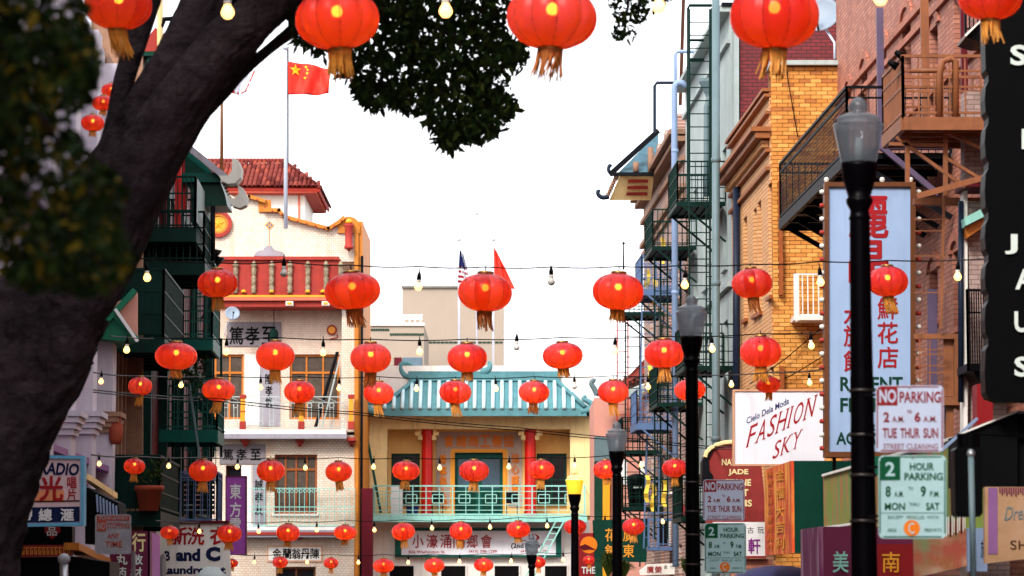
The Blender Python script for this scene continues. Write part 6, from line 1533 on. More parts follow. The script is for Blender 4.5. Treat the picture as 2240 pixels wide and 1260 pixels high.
# laundry sign
PL = FP(66)
S = thing('laundry_sign', 'white laundry sign with red characters and navy letters at bottom left', 'sign', PL.at(430, 1300))
MB().poly(PL, [(340, 1146), (498, 1145), (508, 1340), (348, 1340)], -.25, 0).build('panel', 'white_paint', S)
MB().poly(PL, [(320, 1140), (500, 1139), (500, 1144.5), (320, 1146)], -.3, .08).build('top_edge', 'maroon', S)
htext('新洗衣', PL, [392, 428, 478], 1172, 36, .008, 'ink_red', S, .05, 38)
text('B', PL, (360, 1205, 372, 1227), .008, 'ink_navy', S, .04); text('and', PL, (385, 1200, 438, 1228), .008, 'ink_navy', S, .05); text('C', PL, (450, 1196, 482, 1228), .008, 'ink_navy', S, .07)
text('Laundromat', PL, (353, 1238, 494, 1256), .008, 'ink_navy', S, .045)
q = pt(462, 1262, 50); MB().lathe([(.0, .18), (.12, .17), (.2, .08), (.33, 0), (.33, -.2)], q, 16).build('lamp_hood', 'pale_concrete', None, True, label='pale rounded hood poking up below the laundry sign', cat='hood')
MB().tube([pt(357, 1300, 60), pt(356, 1218, 60), pt(362, 1216, 60)], .07, 8).build('metal_drum', 'steel', label='short shiny vertical pipe left of the laundry sign', cat='pipe')
# violet blade sign
PV3 = FP(74)
S = thing('violet_blade_sign', 'bright violet vertical sign with white characters by the tiled building', 'sign', PV3.at(516, 1210))
MB().R(PV3, 495, 1043, 537, 1212, -.2, 0).build('panel', 'violet_sign', S)
for a, b, c, d in ((493, 1041, 539, 1042.8), (537.2, 1043, 539, 1212), (493, 1043, 494.8, 1212), (493, 1212.3, 539, 1214)): MB().R(PV3, a, b, c, d, -.22, .03).build('frame', 'violet_dark', S)
vtext('東方電', PV3, 515, 24, [1075, 1115, 1150], .008, 'white_clean', S, .03, 32)
# ------------------------------------------------------------------ street lamps and parking signs
def street_lamp(px, ytop, Y, sc_, label, lit=False, lean=0, bands=()):
    top = pt(px, ytop, Y); base = V((top.x, Y, gz(Y) + .12)); H = top.z - base.z
    t = thing('street_lamp', label, 'street lamp', base, 'acorn street lamps along the right-hand pavement')
    z = H - .50 * sc_ ; g_ = base
    # glass acorn: body widening up, roof with stepped rings, finial
    body = [(.125, 0), (.135, .02), (.165, .16), (.185, .27), (.19, .285)]
    roof_ = [(.192, .286), (.188, .298), (.158, .312), (.154, .325), (.168, .332), (.16, .346), (.115, .366), (.072, .382), (.066, .40), (.074, .42), (.066, .455), (.04, .487), (0, .505)]
    sc2 = sc_
    MB().lathe([(r_ * sc2, z + h * sc2) for r_, h in body], g_, 32, 16, .025).build('globe', 'globe_lit' if lit else 'acorn_glass', t, True)
    MB().lathe([(r_ * sc2, z + h * sc2) for r_, h in roof_], g_, 32, 16, .02).build('globe_roof', 'acorn_glass', t, True)
    MB().lathe([(.0, z + .0), (.03, z), (.04, z + .1 * sc2), (.03, z + .18 * sc2), (0, z + .2 * sc2)], g_, 12).build('lamp_bulb', 'bulb_core' if lit else 'bulb_off', t, True)
    cp_ = [(.06, -.45), (.085, -.42), (.075, -.40), (.07, -.36), (.10, -.30), (.10, -.27), (.085, -.26), (.10, -.2), (.125, -.12), (.135, -.03), (.14, 0), (0, .001)]
    MB().lathe([(r_ * sc2, z + h * sc2) for r_, h in cp_], g_, 28, 14, .05).build('capital', 'lamp_black', t, True)
    zs = z - .42 * sc2
    MB().lathe([(.22, 0), (.22, .25), (.18, .3), (.19, .7), (.13, .85), (.115, 1.0), (.105, 1.3), (.075 * sc2, zs)], g_, 28, 14, .08).build('shaft', 'lamp_black', t, True)
    for by in bands:
        q = pt(px, by, Y).z - base.z; fr_ = (q - 1.3) / max(zs - 1.3, .1); rr = .105 + (.075 * sc2 - .105) * fr_ + .008
        MB().lathe([(rr, q - .012), (rr + .004, q - .010), (rr + .004, q + .010), (rr, q + .012)], g_, 28).build('steel_band', 'band_steel', t, True)
    if lit:
        ld = bpy.data.lights.new('lamp_light', 'POINT'); ld.energy = 25; ld.color = (1, .6, .15); ld.shadow_soft_size = .1
        lo = bpy.data.objects.new('lamp_light', ld); col.objects.link(lo); lo.parent = t; lo.location = (0, 0, z + .12)
    return t, base
L1, b1 = street_lamp(1877, 213, 22, 1.04, 'nearest and tallest street lamp with dark shaft before the blue sign', bands=(855, 952, 1040, 1140))
L2, b2 = street_lamp(1512, 645, 36.5, 1.08, 'second street lamp from the camera standing before the green fire escapes', bands=(1055, 1119, 1170, 1235))
L3, b3 = street_lamp(1349, 922, 49, 1.03, 'third street lamp in the row beside the green banner')
L4, b4 = street_lamp(1257, 1028, 60, 1.02, 'fourth street lamp glowing yellow before the association hall', True)
L5, b5 = street_lamp(1163, 1170, 70, .98, 'farthest short-looking street lamp before the long white signboard')
def parking_sign(kind, pl, x0, y0, x1, y1, label):
    red = kind == 'no'; ink = 'sign_red' if red else 'sign_green'
    S = thing('no_parking_sign' if red else 'hour_parking_sign', label, 'sign', pl.at((x0 + x1) / 2, y1), 'parking signs strapped to lamp posts' )
    w_ = x1 - x0; h_ = y1 - y0; X = lambda f: x0 + w_ * f; Y = lambda f: y0 + h_ * f; m = 'sign_reflective' if red else 'sign_reflective_green'
    rrect(pl, x0, y0, x1, y1, w_ * .075, -.012, 0).build('plate', m, S)
    # border line
    mb = MB(); e = w_ * .018
    for a, b, c, d in ((X(.07), Y(.012), X(.93), Y(.012) + e), (X(.07), Y(.988) - e, X(.93), Y(.988)), (X(.012), Y(.06), X(.012) + e, Y(.94)), (X(.988) - e, Y(.06), X(.988), Y(.94))): mb.R(pl, a, b, c, d, .0005, .002)
    mb.build('border', ink, S)
    MB().R(pl, X(.03), Y(.025), X(.32), Y(.30 if red else .30), .0005, .0025).build('corner_block', ink, S)
    T_ = lambda s, a, b, c, d, mat=ink, bold=.025: text(s, pl, (X(a), Y(b), X(c), Y(d)), .004, mat, S, bold)
    if red:
        T_('NO', .05, .06, .30, .26, m, .03); T_('PARKING', .35, .09, .96, .26)
        T_('2', .11, .40, .20, .55, bold=.03); T_('A.M.', .24, .46, .42, .55, bold=.01); T_('TO', .46, .37, .53, .42); T_('6', .57, .40, .66, .55, bold=.03); T_('A.M.', .70, .46, .90, .55, bold=.01)
        T_('TUE', .10, .64, .31, .79); T_('THUR', .36, .64, .65, .79); T_('SUN', .70, .64, .92, .79); T_('STREET CLEANING', .11, .875, .92, .955, bold=.0)
    else:
        T_('2', .10, .08, .24, .25, m, .02); T_('HOUR', .46, .09, .82, .18); T_('PARKING', .38, .21, .95, .30)
        T_('8', .10, .37, .18, .50, bold=.03); T_('A.M.', .23, .43, .37, .50, bold=.01); T_('TO', .44, .38, .51, .42, bold=0); T_('9', .62, .37, .70, .50, bold=.03); T_('P.M.', .76, .43, .90, .50, bold=.01)
        T_('MON', .09, .57, .39, .66); T_('THRU', .45, .57, .60, .61, bold=0); T_('SAT', .70, .57, .90, .66)
        MB().R(pl, X(.03), Y(.69), X(.97), Y(.697), .0005, .002).build('rule', ink, S)
        T_('EXCEPT  VEHICLES  WITH', .14, .725, .88, .765, bold=0); T_('AREA', .13, .88, .27, .92, bold=0); T_('PERMITS', .68, .88, .93, .92, bold=0)
        c = pl.at(X(.49), Y(.875), .001); disc(c, (pl.at(X(.61), Y(.5)) - pl.at(X(.49), Y(.5))).length, .0005, .002, 'sign_orange', 'disc', S); T_('C', .44, .81, .53, .94, m, .0)
    for f in (.03, .955):
        MB().lathe([(0, .004), (.006, .003), (.007, 0)], (0, 0, 0), 8).build('bolt', 'steel', S) if False else MB().tube([pl.at(X(.5), Y(f), .003), pl.at(X(.5), Y(f), .008)], .007, 8).build('bolt', 'steel', S)
    for f in (.06, .9):
        a = pl.at(x0 - w_ * .16, y0 + h_ * (.1 + f * .7), -.03); b = pl.at(x0 + w_ * .08, y0 + h_ * (.1 + f * .7), -.03); MB().bar(a, b, .03, .02).build('bracket', 'iron_black', S)
P1s = FP(21.75); P2s = FP(36.2)
parking_sign('no', P1s, 1916, 843, 2064, 989, 'larger red-lettered no parking sign on the nearest lamp post')
parking_sign('hr', P1s, 1922, 996, 2070, 1178, 'larger green-lettered two hour parking sign on the nearest lamp post')
parking_sign('no', P2s, 1538, 1049, 1629, 1139, 'smaller red-lettered no parking sign on the second lamp post')
parking_sign('hr', P2s, 1541, 1144, 1632, 1254, 'smaller green-lettered two hour parking sign on the second lamp post')
# ------------------------------------------------------------------ string lights and red lanterns
def ell(r_, h, n=20):
    pr = [(r_ * .30, h * .485)]
    for k in range(1, n):
        a = math.pi / 2 - math.pi * k / n; c = math.cos(a)
        pr.append((max(r_ * (c ** .88), r_ * .28), h * .5 * math.copysign(abs(math.sin(a)) ** .95, math.sin(a))))
    pr.append((r_ * .28, -h * .485)); return pr
def make_lantern(variant, tassel):
    rnd = random.Random(variant)
    t = thing('red_lantern', None, 'lantern', (0, 0, 0)); ORG[t.name] = V((0, 0, 0))
    h = .72 if variant < 4 else .70
    prof = ell(.5, h)
    seg = 120; nf = 10
    sh = MB().lathe(prof, (0, 0, 0), seg, nf, .05 if variant % 2 else .085).build('shade', 'lantern_fabric_faded' if variant in (2, 4) else 'lantern_fabric', t, True)
    sh.data.materials.append(MATS['lantern_fabric_dense']); dark = {rnd.randrange(nf) for _ in range(3)}; half = seg // nf // 2
    for i_, p_ in enumerate(sh.data.polygons):
        if (((i_ % seg) + half * 0) // (seg // nf)) in dark: p_.material_index = 1
    rb = MB()
    for k in range(nf):
        a = 2 * math.pi * (k + .0) / nf; rb.tube([V((r_ * (1 - (.05 if variant % 2 else .085)) * 1.002 * math.cos(a), r_ * (1 - (.05 if variant % 2 else .085)) * 1.002 * math.sin(a), z)) for r_, z in prof[::2]], .0045, 4, False)
    rb.build('rib', 'lantern_rib', sh)
    # scalloped trim line round the shoulder
    tr = MB(); n = 72; tr.tube([V(((.40 + .02 * abs(math.sin(k * math.pi / 6))) * math.cos(2 * math.pi * k / n), (.40 + .02 * abs(math.sin(k * math.pi / 6))) * math.sin(2 * math.pi * k / n), h * .30 - .045 * abs(math.sin(k * math.pi / 6)))) for k in range(n + 1)], .004, 4, False)
    tr.build('trim', 'lantern_rib', sh)
    MB().lathe([(.13, h * .47), (.15, h * .475), (.15, h * .54), (.13, h * .56), (.12, h * .56), (.12, h * .47)], (0, 0, 0), 20).build('top_ring', 'brass', t, True)
    MB().lathe([(.12, -h * .56), (.14, -h * .56), (.145, -h * .49), (.13, -h * .48)], (0, 0, 0), 20).build('bottom_ring', 'brass', t, True)
    hk = MB(); hk.tube([V((0, 0, h * .5)), V((0, 0, h * .5 + .14))], .012, 5); hk.bar(V((-.12, 0, h * .55)), V((.12, 0, h * .55)), .012); hk.build('hook', 'iron_black', t)
    MB().lathe([(0, -.07), (.05, -.05), (.07, 0), (.05, .05), (.02, .07), (0, .07)], (0, 0, h * .13), 14).build('bulb', 'bulb_core', t, True)
    MB().lathe([(.03, h * .15 + .12), (.05, h * .15 + .115), (.15, h * .15 + .045), (.148, h * .15 + .04), (.0, h * .15 + .09)], (0, 0, 0), 18).build('light_baffle', 'iron_black', t, True)  # hidden disc added to keep the bulb's light off the upper fabric
    lean = [.0, .12, -.25, .25, -.12, .05][variant % 6]; ts = MB(); L_ = tassel
    for k in range(34):
        a = 2 * math.pi * k / 34; x = .13 * math.cos(a); y = .13 * math.sin(a); l = L_ * rnd.uniform(.72, 1.05); dx = lean * L_ * rnd.uniform(.6, 1.3); dy = rnd.uniform(-.04, .04)
        p = [V((x, y, -h * .53)), V((x * .95 + dx * .3, y * .9 + dy, -h * .53 - l * .45)), V((x * rnd.uniform(.7, 1.25) + dx, y + dy * 2, -h * .53 - l))]
        ts.tube(p, [.016, .014, .008], 4, False)
    ts.build('tassel', 'tassel_cloth' if variant != 4 else 'tassel_brown', t)
    ld = bpy.data.lights.new('lantern_light', 'POINT'); ld.energy = LE; ld.color = (1, .50, .16); ld.shadow_soft_size = .05
    lo = bpy.data.objects.new('lantern_light', ld); col.objects.link(lo); lo.parent = t; lo.location = (0, 0, h * .15)
    return t
LE = 26
protos = [make_lantern(0, .34), make_lantern(1, .33), make_lantern(2, .38), make_lantern(3, .42), make_lantern(4, .33), make_lantern(5, .22)]
def clear_Y(px, Y):
    # keep what hangs on a string clear of the walls, balconies and signs it is tied between
    k = (px - 1120) / F + K
    if k < 0: Y = min(Y, 4.9 / -k)
    elif Y > 61: Y = min(Y, 6.4 / k)
    elif px > 1120: Y = min(Y, 7.3 / k)
    for a, b, lo, hi, lim in ((1655, 1700, 800, 900, 54), (340, 512, 1100, 1260, 62), (1225, 1306, 1110, 1260, 86)): pass
    return Y
SPOT = {(1681, 842): 54, (502, 1167): 62, (371, 1165): 57, (508, 1232): 72, (1258, 1152): 86, (1288, 1225): 85}
ROWS = [
 (24.0, 'nearest string', [(259, 12, 152, 3, 'top left, with leaves across it'), (738, 42, 192, 0, 'left of the tree canopy, beside the flag'), (1207, 38, 200, 4, 'just right of the dark tree canopy'), (1694, 35, 200, 1, 'over the large satellite dish'), (2166, -12, 152, 1, 'cut by the top right corner')]),
 (39.0, 'second string', [(476, 620, 88, 0, 'beside the black floodlights'), (771, 637, 122, 4, 'over the right end of the red apron'), (1061, 640, 120, 4, 'before the small rooftop flags'), (1352, 638, 114, 5, 'in open sky left of the fire escapes'), (1645, 620, 90, 4, 'before the yellow brick side wall'), (1942, 616, 90, 3, 'on the tall pale blue sign')]),
 (53.0, 'third string', [(385, 779, 90, 5, 'beside the climbing plant'), (602, 779, 86, 1, 'below the top signboard'), (811, 783, 90, 4, 'at the ochre drainpipe'), (1022, 783, 90, 5, 'over the ridge of the teal roof'), (1231, 778, 88, 5, 'over the right end of the teal ridge'), (1453, 774, 88, 0, 'left of the second street lamp'), (1664, 770, 90, 0, 'above the fashion sign')]),
 (66.0, 'fourth string', [(307, 845, 54, 2, 'small, beside the carved tan front'), (478, 853, 72, 2, 'left of the grille balcony'), (655, 857, 68, 2, 'before the grille balcony rail'), (828, 860, 68, 2, 'at the left tip of the teal roof'), (996, 858, 72, 2, 'on the middle of the teal roof'), (1168, 858, 68, 4, 'on the right half of the teal roof'), (1341, 857, 68, 2, 'above the third street lamp'), (1509, 853, 68, 5, 'crossed by the second lamp post'), (1681, 842, 52, 1, 'small, touching the top of the fashion sign')]),
 (77.0, 'fifth string', [(294, 1020, 48, 0, 'above the terracotta pot'), (444, 1030, 64, 0, 'before the grey landing'), (592, 1030, 64, 0, 'left of the wooden window'), (741, 1032, 59, 1, 'on the tiled wall right of the wooden window'), (888, 1030, 59, 0, 'before the left loggia window'), (1037, 1030, 64, 0, 'before the teal doors'), (1184, 1028, 59, 0, 'before the right red column'), (1326, 1027, 56, 5, 'crossed by the third lamp post'), (1476, 1024, 58, 0, 'left of the second lamp post')]),
 (89.0, 'sixth string', [(371, 1165, 40, 1, 'on the left edge of the laundry sign'), (502, 1167, 54, 0, 'on the right edge of the laundry sign'), (630, 1165, 53, 5, 'above the small character board'), (755, 1165, 50, 5, 'beside the dark red post'), (882, 1163, 51, 0, 'on the left end of the long signboard'), (1008, 1162, 52, 0, 'on the middle of the long signboard'), (1134, 1158, 53, 5, 'above the farthest street lamp'), (1258, 1152, 50, 5, 'crossed by the glowing lamp post'), (1386, 1152, 51, 0, 'on the dark green banner')]),
 (99.0, 'last string', [(508, 1232, 26, 0, 'tiny, behind the violet blade sign'), (613, 1230, 34, 0, 'tiny, below the small character board'), (724, 1232, 33, 0, 'tiny, left of the dark red post'), (839, 1238, 46, 5, 'below the left end of the long signboard'), (950, 1237, 44, 5, 'below the address line'), (1058, 1236, 44, 5, 'below the telephone number'), (1178, 1230, 32, 0, 'tiny, right of the farthest lamp'), (1288, 1225, 26, 0, 'tiny, on the red poster')]),
 (52.0, 'side string', [(203, 269, 52, 5, 'lowest of three between foliage and limb'), (226, 226, 50, 5, 'middle of three between foliage and limb'), (244, 198, 46, 5, 'highest of three between foliage and limb')])]
used = set(); rnd = random.Random(3)
for Y, nm, row in ROWS:
    for px, py, w_, v, where in row:
        Y0_ = Y; Y = SPOT.get((px, py), clear_Y(px, Y))
        p = protos[v]
        o = p if v not in used else copy_tree(p); used.add(v)
        if nm == 'last string' and w_ < 35: pass
        s_ = w_ / F * Y * (Y / Y)
        o.location = pt(px, py, Y); k = w_ * Y / F; o.scale = (k * rnd.uniform(.97, 1.03), k * rnd.uniform(.97, 1.03), k * rnd.uniform(.94, 1.05)); o.rotation_euler = (rnd.uniform(-.07, .07), rnd.uniform(-.07, .07), rnd.uniform(0, 6.28))
        Y = Y0_; o['label'] = 'red lantern of the %s, %s' % (nm, where); o['group'] = 'red lanterns strung across the street'
for i, p in enumerate(protos):
    if i not in used: p.location = pt(1000, -800, 60)
# rescale lantern light with the square of the size: point lights ignore object scale
for o in list(col.objects):
    if o.type == 'LIGHT' and o.name.startswith('lantern_light'):
        k = o.parent.scale.x
        if abs(k - .8) > .12: o.data = o.data.copy(); o.data.energy = LE * k * k; o.data.shadow_soft_size = .05 * k
        else: o.data.energy = LE * .64
# bulbs on the strings
def make_bulb(lit):
    t = thing('string_bulb', None, 'light bulb', (0, 0, 0))
    MB().lathe([(0, -.5), (.28, -.42), (.48, -.15), (.5, .05), (.40, .32), (.27, .52), (.25, .62)], (0, 0, 0), 18).build('globe', 'bulb_lit' if lit else 'bulb_off', t, True)
    MB().lathe([(.25, .6), (.30, .64), (.28, .9), (.24, .95)], (0, 0, 0), 14).build('collar', 'white_paint', t, True)
    MB().lathe([(.24, .94), (.30, .98), (.28, 1.5), (.16, 1.9), (.07, 2.1), (.05, 2.6), (0, 2.6)], (0, 0, 0), 14).build('socket', 'iron_black', t, True)
    return t
BP = [make_bulb(True), make_bulb(False)]
BR_ = [
 (24.0, 34, 'nearest string', 1, [(498, 28), (975, 25), (1442, 16), (1926, -2)], []),
 (39.0, 19, 'second string', 1, [(322, 608), (915, 628), (1498, 624), (1795, 618), (2095, 606)], [(1206, 617), (621, 598)]),
 (53.0, 16, 'third string', 1, [(277, 766), (495, 770), (707, 772), (918, 770), (1344, 768), (1558, 764), (1775, 757)], [(1130, 760)]),
 (66.0, 12.5, 'fourth string', 1, [(221, 835), (396, 843), (570, 848), (742, 850), (911, 851), (1085, 851), (1418, 847), (1600, 842), (1771, 838)], [(1257, 846)]),
 (77.0, 11, 'fifth string', 1, [(217, 1015), (369, 1020), (519, 1022), (668, 1024), (817, 1022), (962, 1024), (1113, 1022), (1257, 1020), (1403, 1018)], []),
 (89.0, 9.5, 'sixth string', 1, [(436, 1163), (566, 1163), (693, 1160), (819, 1160), (945, 1156), (1072, 1154), (1197, 1151), (1323, 1146), (1450, 1142)], []),
 (99.0, 8.5, 'last string', 1, [(556, 1230), (672, 1230), (784, 1231), (893, 1231), (1005, 1229), (1118, 1228), (1232, 1225)], [])]
ub = set(); ORD = ['first', 'second', 'third', 'fourth', 'fifth', 'sixth', 'seventh', 'eighth', 'ninth', 'tenth', 'eleventh']
for Y, w_, nm, _, lit, unlit in BR_:
    w_ *= .88
    allb = sorted([(x, y, 0) for x, y in lit] + [(x, y, 1) for x, y in unlit])
    for i, (x, y, k) in enumerate(allb):
        o = BP[k] if k not in ub else copy_tree(BP[k]); ub.add(k)
        Yq = 62 if (436 == x) else clear_Y(x, Y); o.location = pt(x, y, Yq); s_ = w_ * Yq / F; o.scale = (s_,) * 3; o.rotation_euler = (0, rnd.uniform(-.08, .08), 0)
        o['label'] = '%s glass bulb with black socket, %s from the left on the %s' % ('unlit' if k else 'lit warm', ORD[i], nm); o['group'] = 'bulbs on the light strings'
# cables
def cable(pts, Y, r_, label, sagn=6):
    P = []
    for (a, b) in zip(pts, pts[1:]):
        for k in range(sagn): t = k / sagn; x_ = a[0] + (b[0] - a[0]) * t; P.append(pt(x_, a[1] + (b[1] - a[1]) * t + 3.0 * math.sin(math.pi * t), clear_Y(x_, Y)))
    P.append(pt(*pts[-1], clear_Y(pts[-1][0], Y))); return MB().tube(P, r_, 5).build('light_string', 'cable', label=label, cat='cable', group='cables of the light strings')
cable([(-100, -60), (498, -25), (975, -28), (1442, -33), (1926, -48), (2300, -60)], 24, 0.0082, 'black light cable of the nearest string along the top edge')
cable([(300, 565), (476, 575), (621, 573), (771, 580), (915, 583), (1061, 584), (1206, 584), (1352, 583), (1498, 580), (1645, 578), (1795, 572), (1942, 570), (2160, 566)], 39, 0.0095, 'black light cable of the second string crossing the blue sign')
cable([(240, 735), (385, 740), (602, 738), (811, 742), (1022, 742), (1231, 738), (1453, 736), (1664, 730), (1850, 722)], 53, 0.0109, 'black light cable of the third string over the teal ridge')
cable([(205, 815), (307, 822), (478, 822), (655, 824), (828, 824), (996, 826), (1168, 824), (1341, 822), (1509, 820), (1681, 815), (1800, 808)], 66, 0.0116, 'black light cable of the fourth string across the teal roof')
cable([(200, 995), (294, 998), (444, 1000), (592, 1002), (741, 1001), (888, 1001), (1037, 1001), (1184, 1000), (1326, 997), (1476, 993), (1520, 990)], 77, 0.0122, 'black light cable of the fifth string over the loggia')
cable([(340, 1139), (502, 1141), (630, 1141), (755, 1138), (882, 1137), (1008, 1136), (1134, 1132), (1258, 1128), (1386, 1126), (1500, 1122)], 89, 0.0122, 'black light cable of the sixth string along the teal balcony')
cable([(500, 1212), (613, 1213), (724, 1213), (839, 1213), (950, 1212), (1058, 1211), (1178, 1209), (1288, 1206)], 99, 0.0122, 'black light cable of the last string under the long signboard')
for dy, l in ((0, 'upper'), (5, 'lower')):
    cable([(205, 853 + dy), (480, 872 + dy * 1.3), (780, 902 + dy), (1130, 935 + dy * 1.2), (1420, 962 + dy), (1600, 978 + dy)], 62, .011, l + ' of two thin wires slanting down across the teal roof front')
# ------------------------------------------------------------------ big street tree
from mathutils import noise
SD = 72
def limb(pts, Y, name, parent, dY=0.0, rough=.05, seed=0):
    """pts: (px, py, radius px)"""
    rnd = random.Random(seed); P = []; Rr = []
    n = len(pts)
    for i in range(n - 1):
        for t in [q_ / 12 for q_ in range(12)]:
            def cr(k):
                a, b, c, d = pts[max(i - 1, 0)][k], pts[i][k], pts[i + 1][k], pts[min(i + 2, n - 1)][k]
                return .5 * (2 * b + (c - a) * t + (2 * a - 5 * b + 4 * c - d) * t * t + (3 * b - 3 * c + d - a) * t ** 3)
            Yq = Y + dY * (i + t) / (n - 1); P.append(pt(cr(0), cr(1), Yq)); Rr.append(cr(2) * Yq / F)
    P.append(pt(pts[-1][0], pts[-1][1], Y + dY)); Rr.append(pts[-1][2] * (Y + dY) / F)
    mb = MB().tube(P, Rr, SD)
    # furrowed surface
    m = len(P)
    for i in range(m):
        for k in range(SD):
            v = mb.v[i * SD + k]; c = P[i]; a = 2 * math.pi * k / SD
            q = V((math.cos(a) * 1.6, math.sin(a) * 1.6, i * .09 + seed * 3))
            f = 1 + rough * (1.2 * math.sin(a * 3 + i * .12 + seed) + 2.2 * noise.noise(q) + 1.8 * (abs(noise.noise(q * 3.1)) * -2 + .5) + 1.1 * (abs(noise.noise(V((q.x * 7, q.y * 7, q.z * 3)))) * -2 + .4))
            mb.v[i * SD + k] = c + (v - c) * f
    return mb.build(name, 'bark', parent, True)
YT = 26.0
tb = pt(-40, 1500, YT); tb.z = .1
T = thing('street_tree', 'huge dark-barked tree leaning over the street with twin limbs', 'tree', tb)
base = pt(-60, 1680, YT)
limb([(-150, 1900, 190), (-125, 1500, 150), (-88, 1180, 132), (-25, 950, 132), (78, 740, 140), (145, 640, 120)], YT, 'trunk', T, rough=.045, seed=1)
limb([(52, 830, 80), (100, 715, 98), (190, 590, 92), (296, 408, 74), (384, 246, 66), (488, 108, 60), (546, 50, 52), (606, -4, 50), (700, -80, 46), (860, -160, 34)], YT - .15, 'limb', T, rough=.04, seed=2)
limb([(40, 780, 80), (80, 690, 98), (160, 560, 95), (255, 390, 76), (345, 225, 66), (425, 90, 62), (480, -30, 62), (540, -160, 45)], YT + .3, 'limb', T, rough=.04, seed=3)
limb([(405, 262, 36), (480, 196, 27), (524, 158, 17), (560, 130, 12), (610, 90, 12), (652, 58, 17), (700, 10, 26), (780, -60, 20)], YT + .2, 'limb', T, rough=.04, seed=4)
limb([(200, 520, 60), (238, 330, 24), (268, 190, 22), (300, 80, 26), (335, -40, 28), (380, -160, 20)], YT + .5, 'limb', T, rough=.04, seed=5)
limb([(640, 20, 26), (760, -8, 18), (860, 20, 12), (960, 60, 8), (1040, 110, 4)], YT + .8, 'limb', T, rough=.04, seed=6)
limb([(860, 10, 10), (930, 120, 7), (975, 220, 4)], YT + .9, 'limb', T, rough=.03, seed=7)
def inside(x, y, poly):
    c = False; n = len(poly)
    for i in range(n):
        x1, y1 = poly[i]; x2, y2 = poly[(i + 1) % n]
        if (y1 > y) != (y2 > y) and x < (x2 - x1) * (y - y1) / (y2 - y1) + x1: c = not c
    return c
def leafcloud(poly, n, Ya, Yb, lpx, seed, parent, mats, hang=.5, clump=None, wr=.40, name='foliage', holes=0):
    rnd = random.Random(seed); xs = [p[0] for p in poly]; ys_ = [p[1] for p in poly]
    mbs = [MB() for _ in mats]; k = 0; tries = 0
    hl_ = [(rnd.uniform(min(xs), max(xs)), rnd.uniform(min(ys_), max(ys_)), rnd.uniform(2.5, 8)) for _ in range(holes)]
    cl = [(rnd.uniform(min(xs), max(xs)), rnd.uniform(min(ys_), max(ys_)), rnd.uniform(.5, 1)) for _ in range(clump or 0)]
    while k < n and tries < n * 30:
        tries += 1; x = rnd.uniform(min(xs), max(xs)); y = rnd.uniform(min(ys_), max(ys_))
        if not inside(x, y, poly): continue
        if any((x - a) ** 2 + (y - b) ** 2 < c * c for a, b, c in hl_): continue
        if cl and rnd.random() > min(1, max(s - ((x - a) ** 2 + (y - b) ** 2) ** .5 / 90 for a, b, s in cl) + .55): continue
        Y = rnd.uniform(Ya, Yb); c = pt(x, y, Y); L_ = lpx * Y / F * rnd.uniform(.6, 1.2)
        d = V((rnd.uniform(-1, 1), rnd.uniform(-.7, .7), rnd.uniform(-1.2, .6) - hang)).normalized(); s = d.cross(V((rnd.uniform(-1, 1), rnd.uniform(-1, 1), rnd.uniform(-1, 1)))).normalized() * (L_ * wr / 2)
        nn = d.cross(s).normalized() * L_ * .06
        v = [c - d * L_ / 2, c - d * L_ * .2 + s + nn, c + d * L_ * .18 + s * .8 + nn, c + d * L_ / 2, c + d * L_ * .18 - s * .8 + nn, c - d * L_ * .2 - s + nn]
        w_ = rnd.random(); j = 0
        for j, (_, th) in enumerate(mats):
            if w_ < th: break
        mbs[j].add(v, [(0, 1, 2, 3), (0, 3, 4, 5)]); k += 1
    for (m, _), mb in zip(mats, mbs): mb.build(name, m, parent, kind='stuff')
can = [(640, 80), (650, 100), (690, 108), (705, 128), (728, 120), (745, 165), (775, 178), (786, 212), (800, 238), (850, 226), (885, 232), (915, 242), (930, 262), (950, 275), (958, 312), (982, 332), (1002, 330), (1008, 305), (1040, 314), (1060, 308), (1078, 300), (1098, 275), (1112, 250), (1130, 232), (1112, 216), (1098, 190), (1060, 200), (1055, 182), (1080, 165), (1100, 140), (1150, 125), (1148, 100), (1115, 86), (1105, 40), (1120, -10), (1130, -140), (620, -140), (620, 0)]
C1 = [('leaf', .8), ('leaf_light', 1.0)]
leafcloud(can, 9500, 25.3, 29.0, 25, 11, T, C1, holes=75, name='crown')
# stray twigs past the outline
bd = [p for p in can if p[1] > 60]; rq = random.Random(5); mbs = MB()
for i in range(len(bd) - 1):
    (x0, y0), (x1, y1) = bd[i], bd[i + 1]; L0 = math.hypot(x1 - x0, y1 - y0); n_ = max(1, int(L0 / 5))
    for k in range(n_):
        if rq.random() < .35: continue
        t = (k + rq.random()) / n_; x = x0 + (x1 - x0) * t; y = y0 + (y1 - y0) * t; ox, oy = -(y1 - y0) / L0, (x1 - x0) / L0
        if inside(x + ox * 6, y + oy * 6, can): ox, oy = -ox, -oy
        e = rq.uniform(4, 22); Y = rq.uniform(25.4, 28); a = pt(x - ox * 8, y - oy * 8, Y); b = pt(x + ox * e + rq.uniform(-8, 8), y + oy * e + rq.uniform(-3, 9), Y)
        d = b - a; s = d.cross(V((0, 1, .3))).normalized() * rq.uniform(.014, .024); m_ = a.lerp(b, .5)
        mbs.add([a, m_ - s, b, m_ + s], [(0, 1, 2, 3)])
mbs.build('crown', 'leaf', T, kind='stuff')
edge = [(740, 150), (800, 248), (915, 250), (950, 315), (985, 345), (1010, 325), (1090, 305), (1140, 240), (1110, 180), (1155, 140), (1150, 90), (1100, 80), (1060, 150), (1040, 230), (990, 280), (930, 200), (800, 190)]
leafcloud(edge, 500, 25.4, 28.5, 26, 12, T, C1, name='crown')
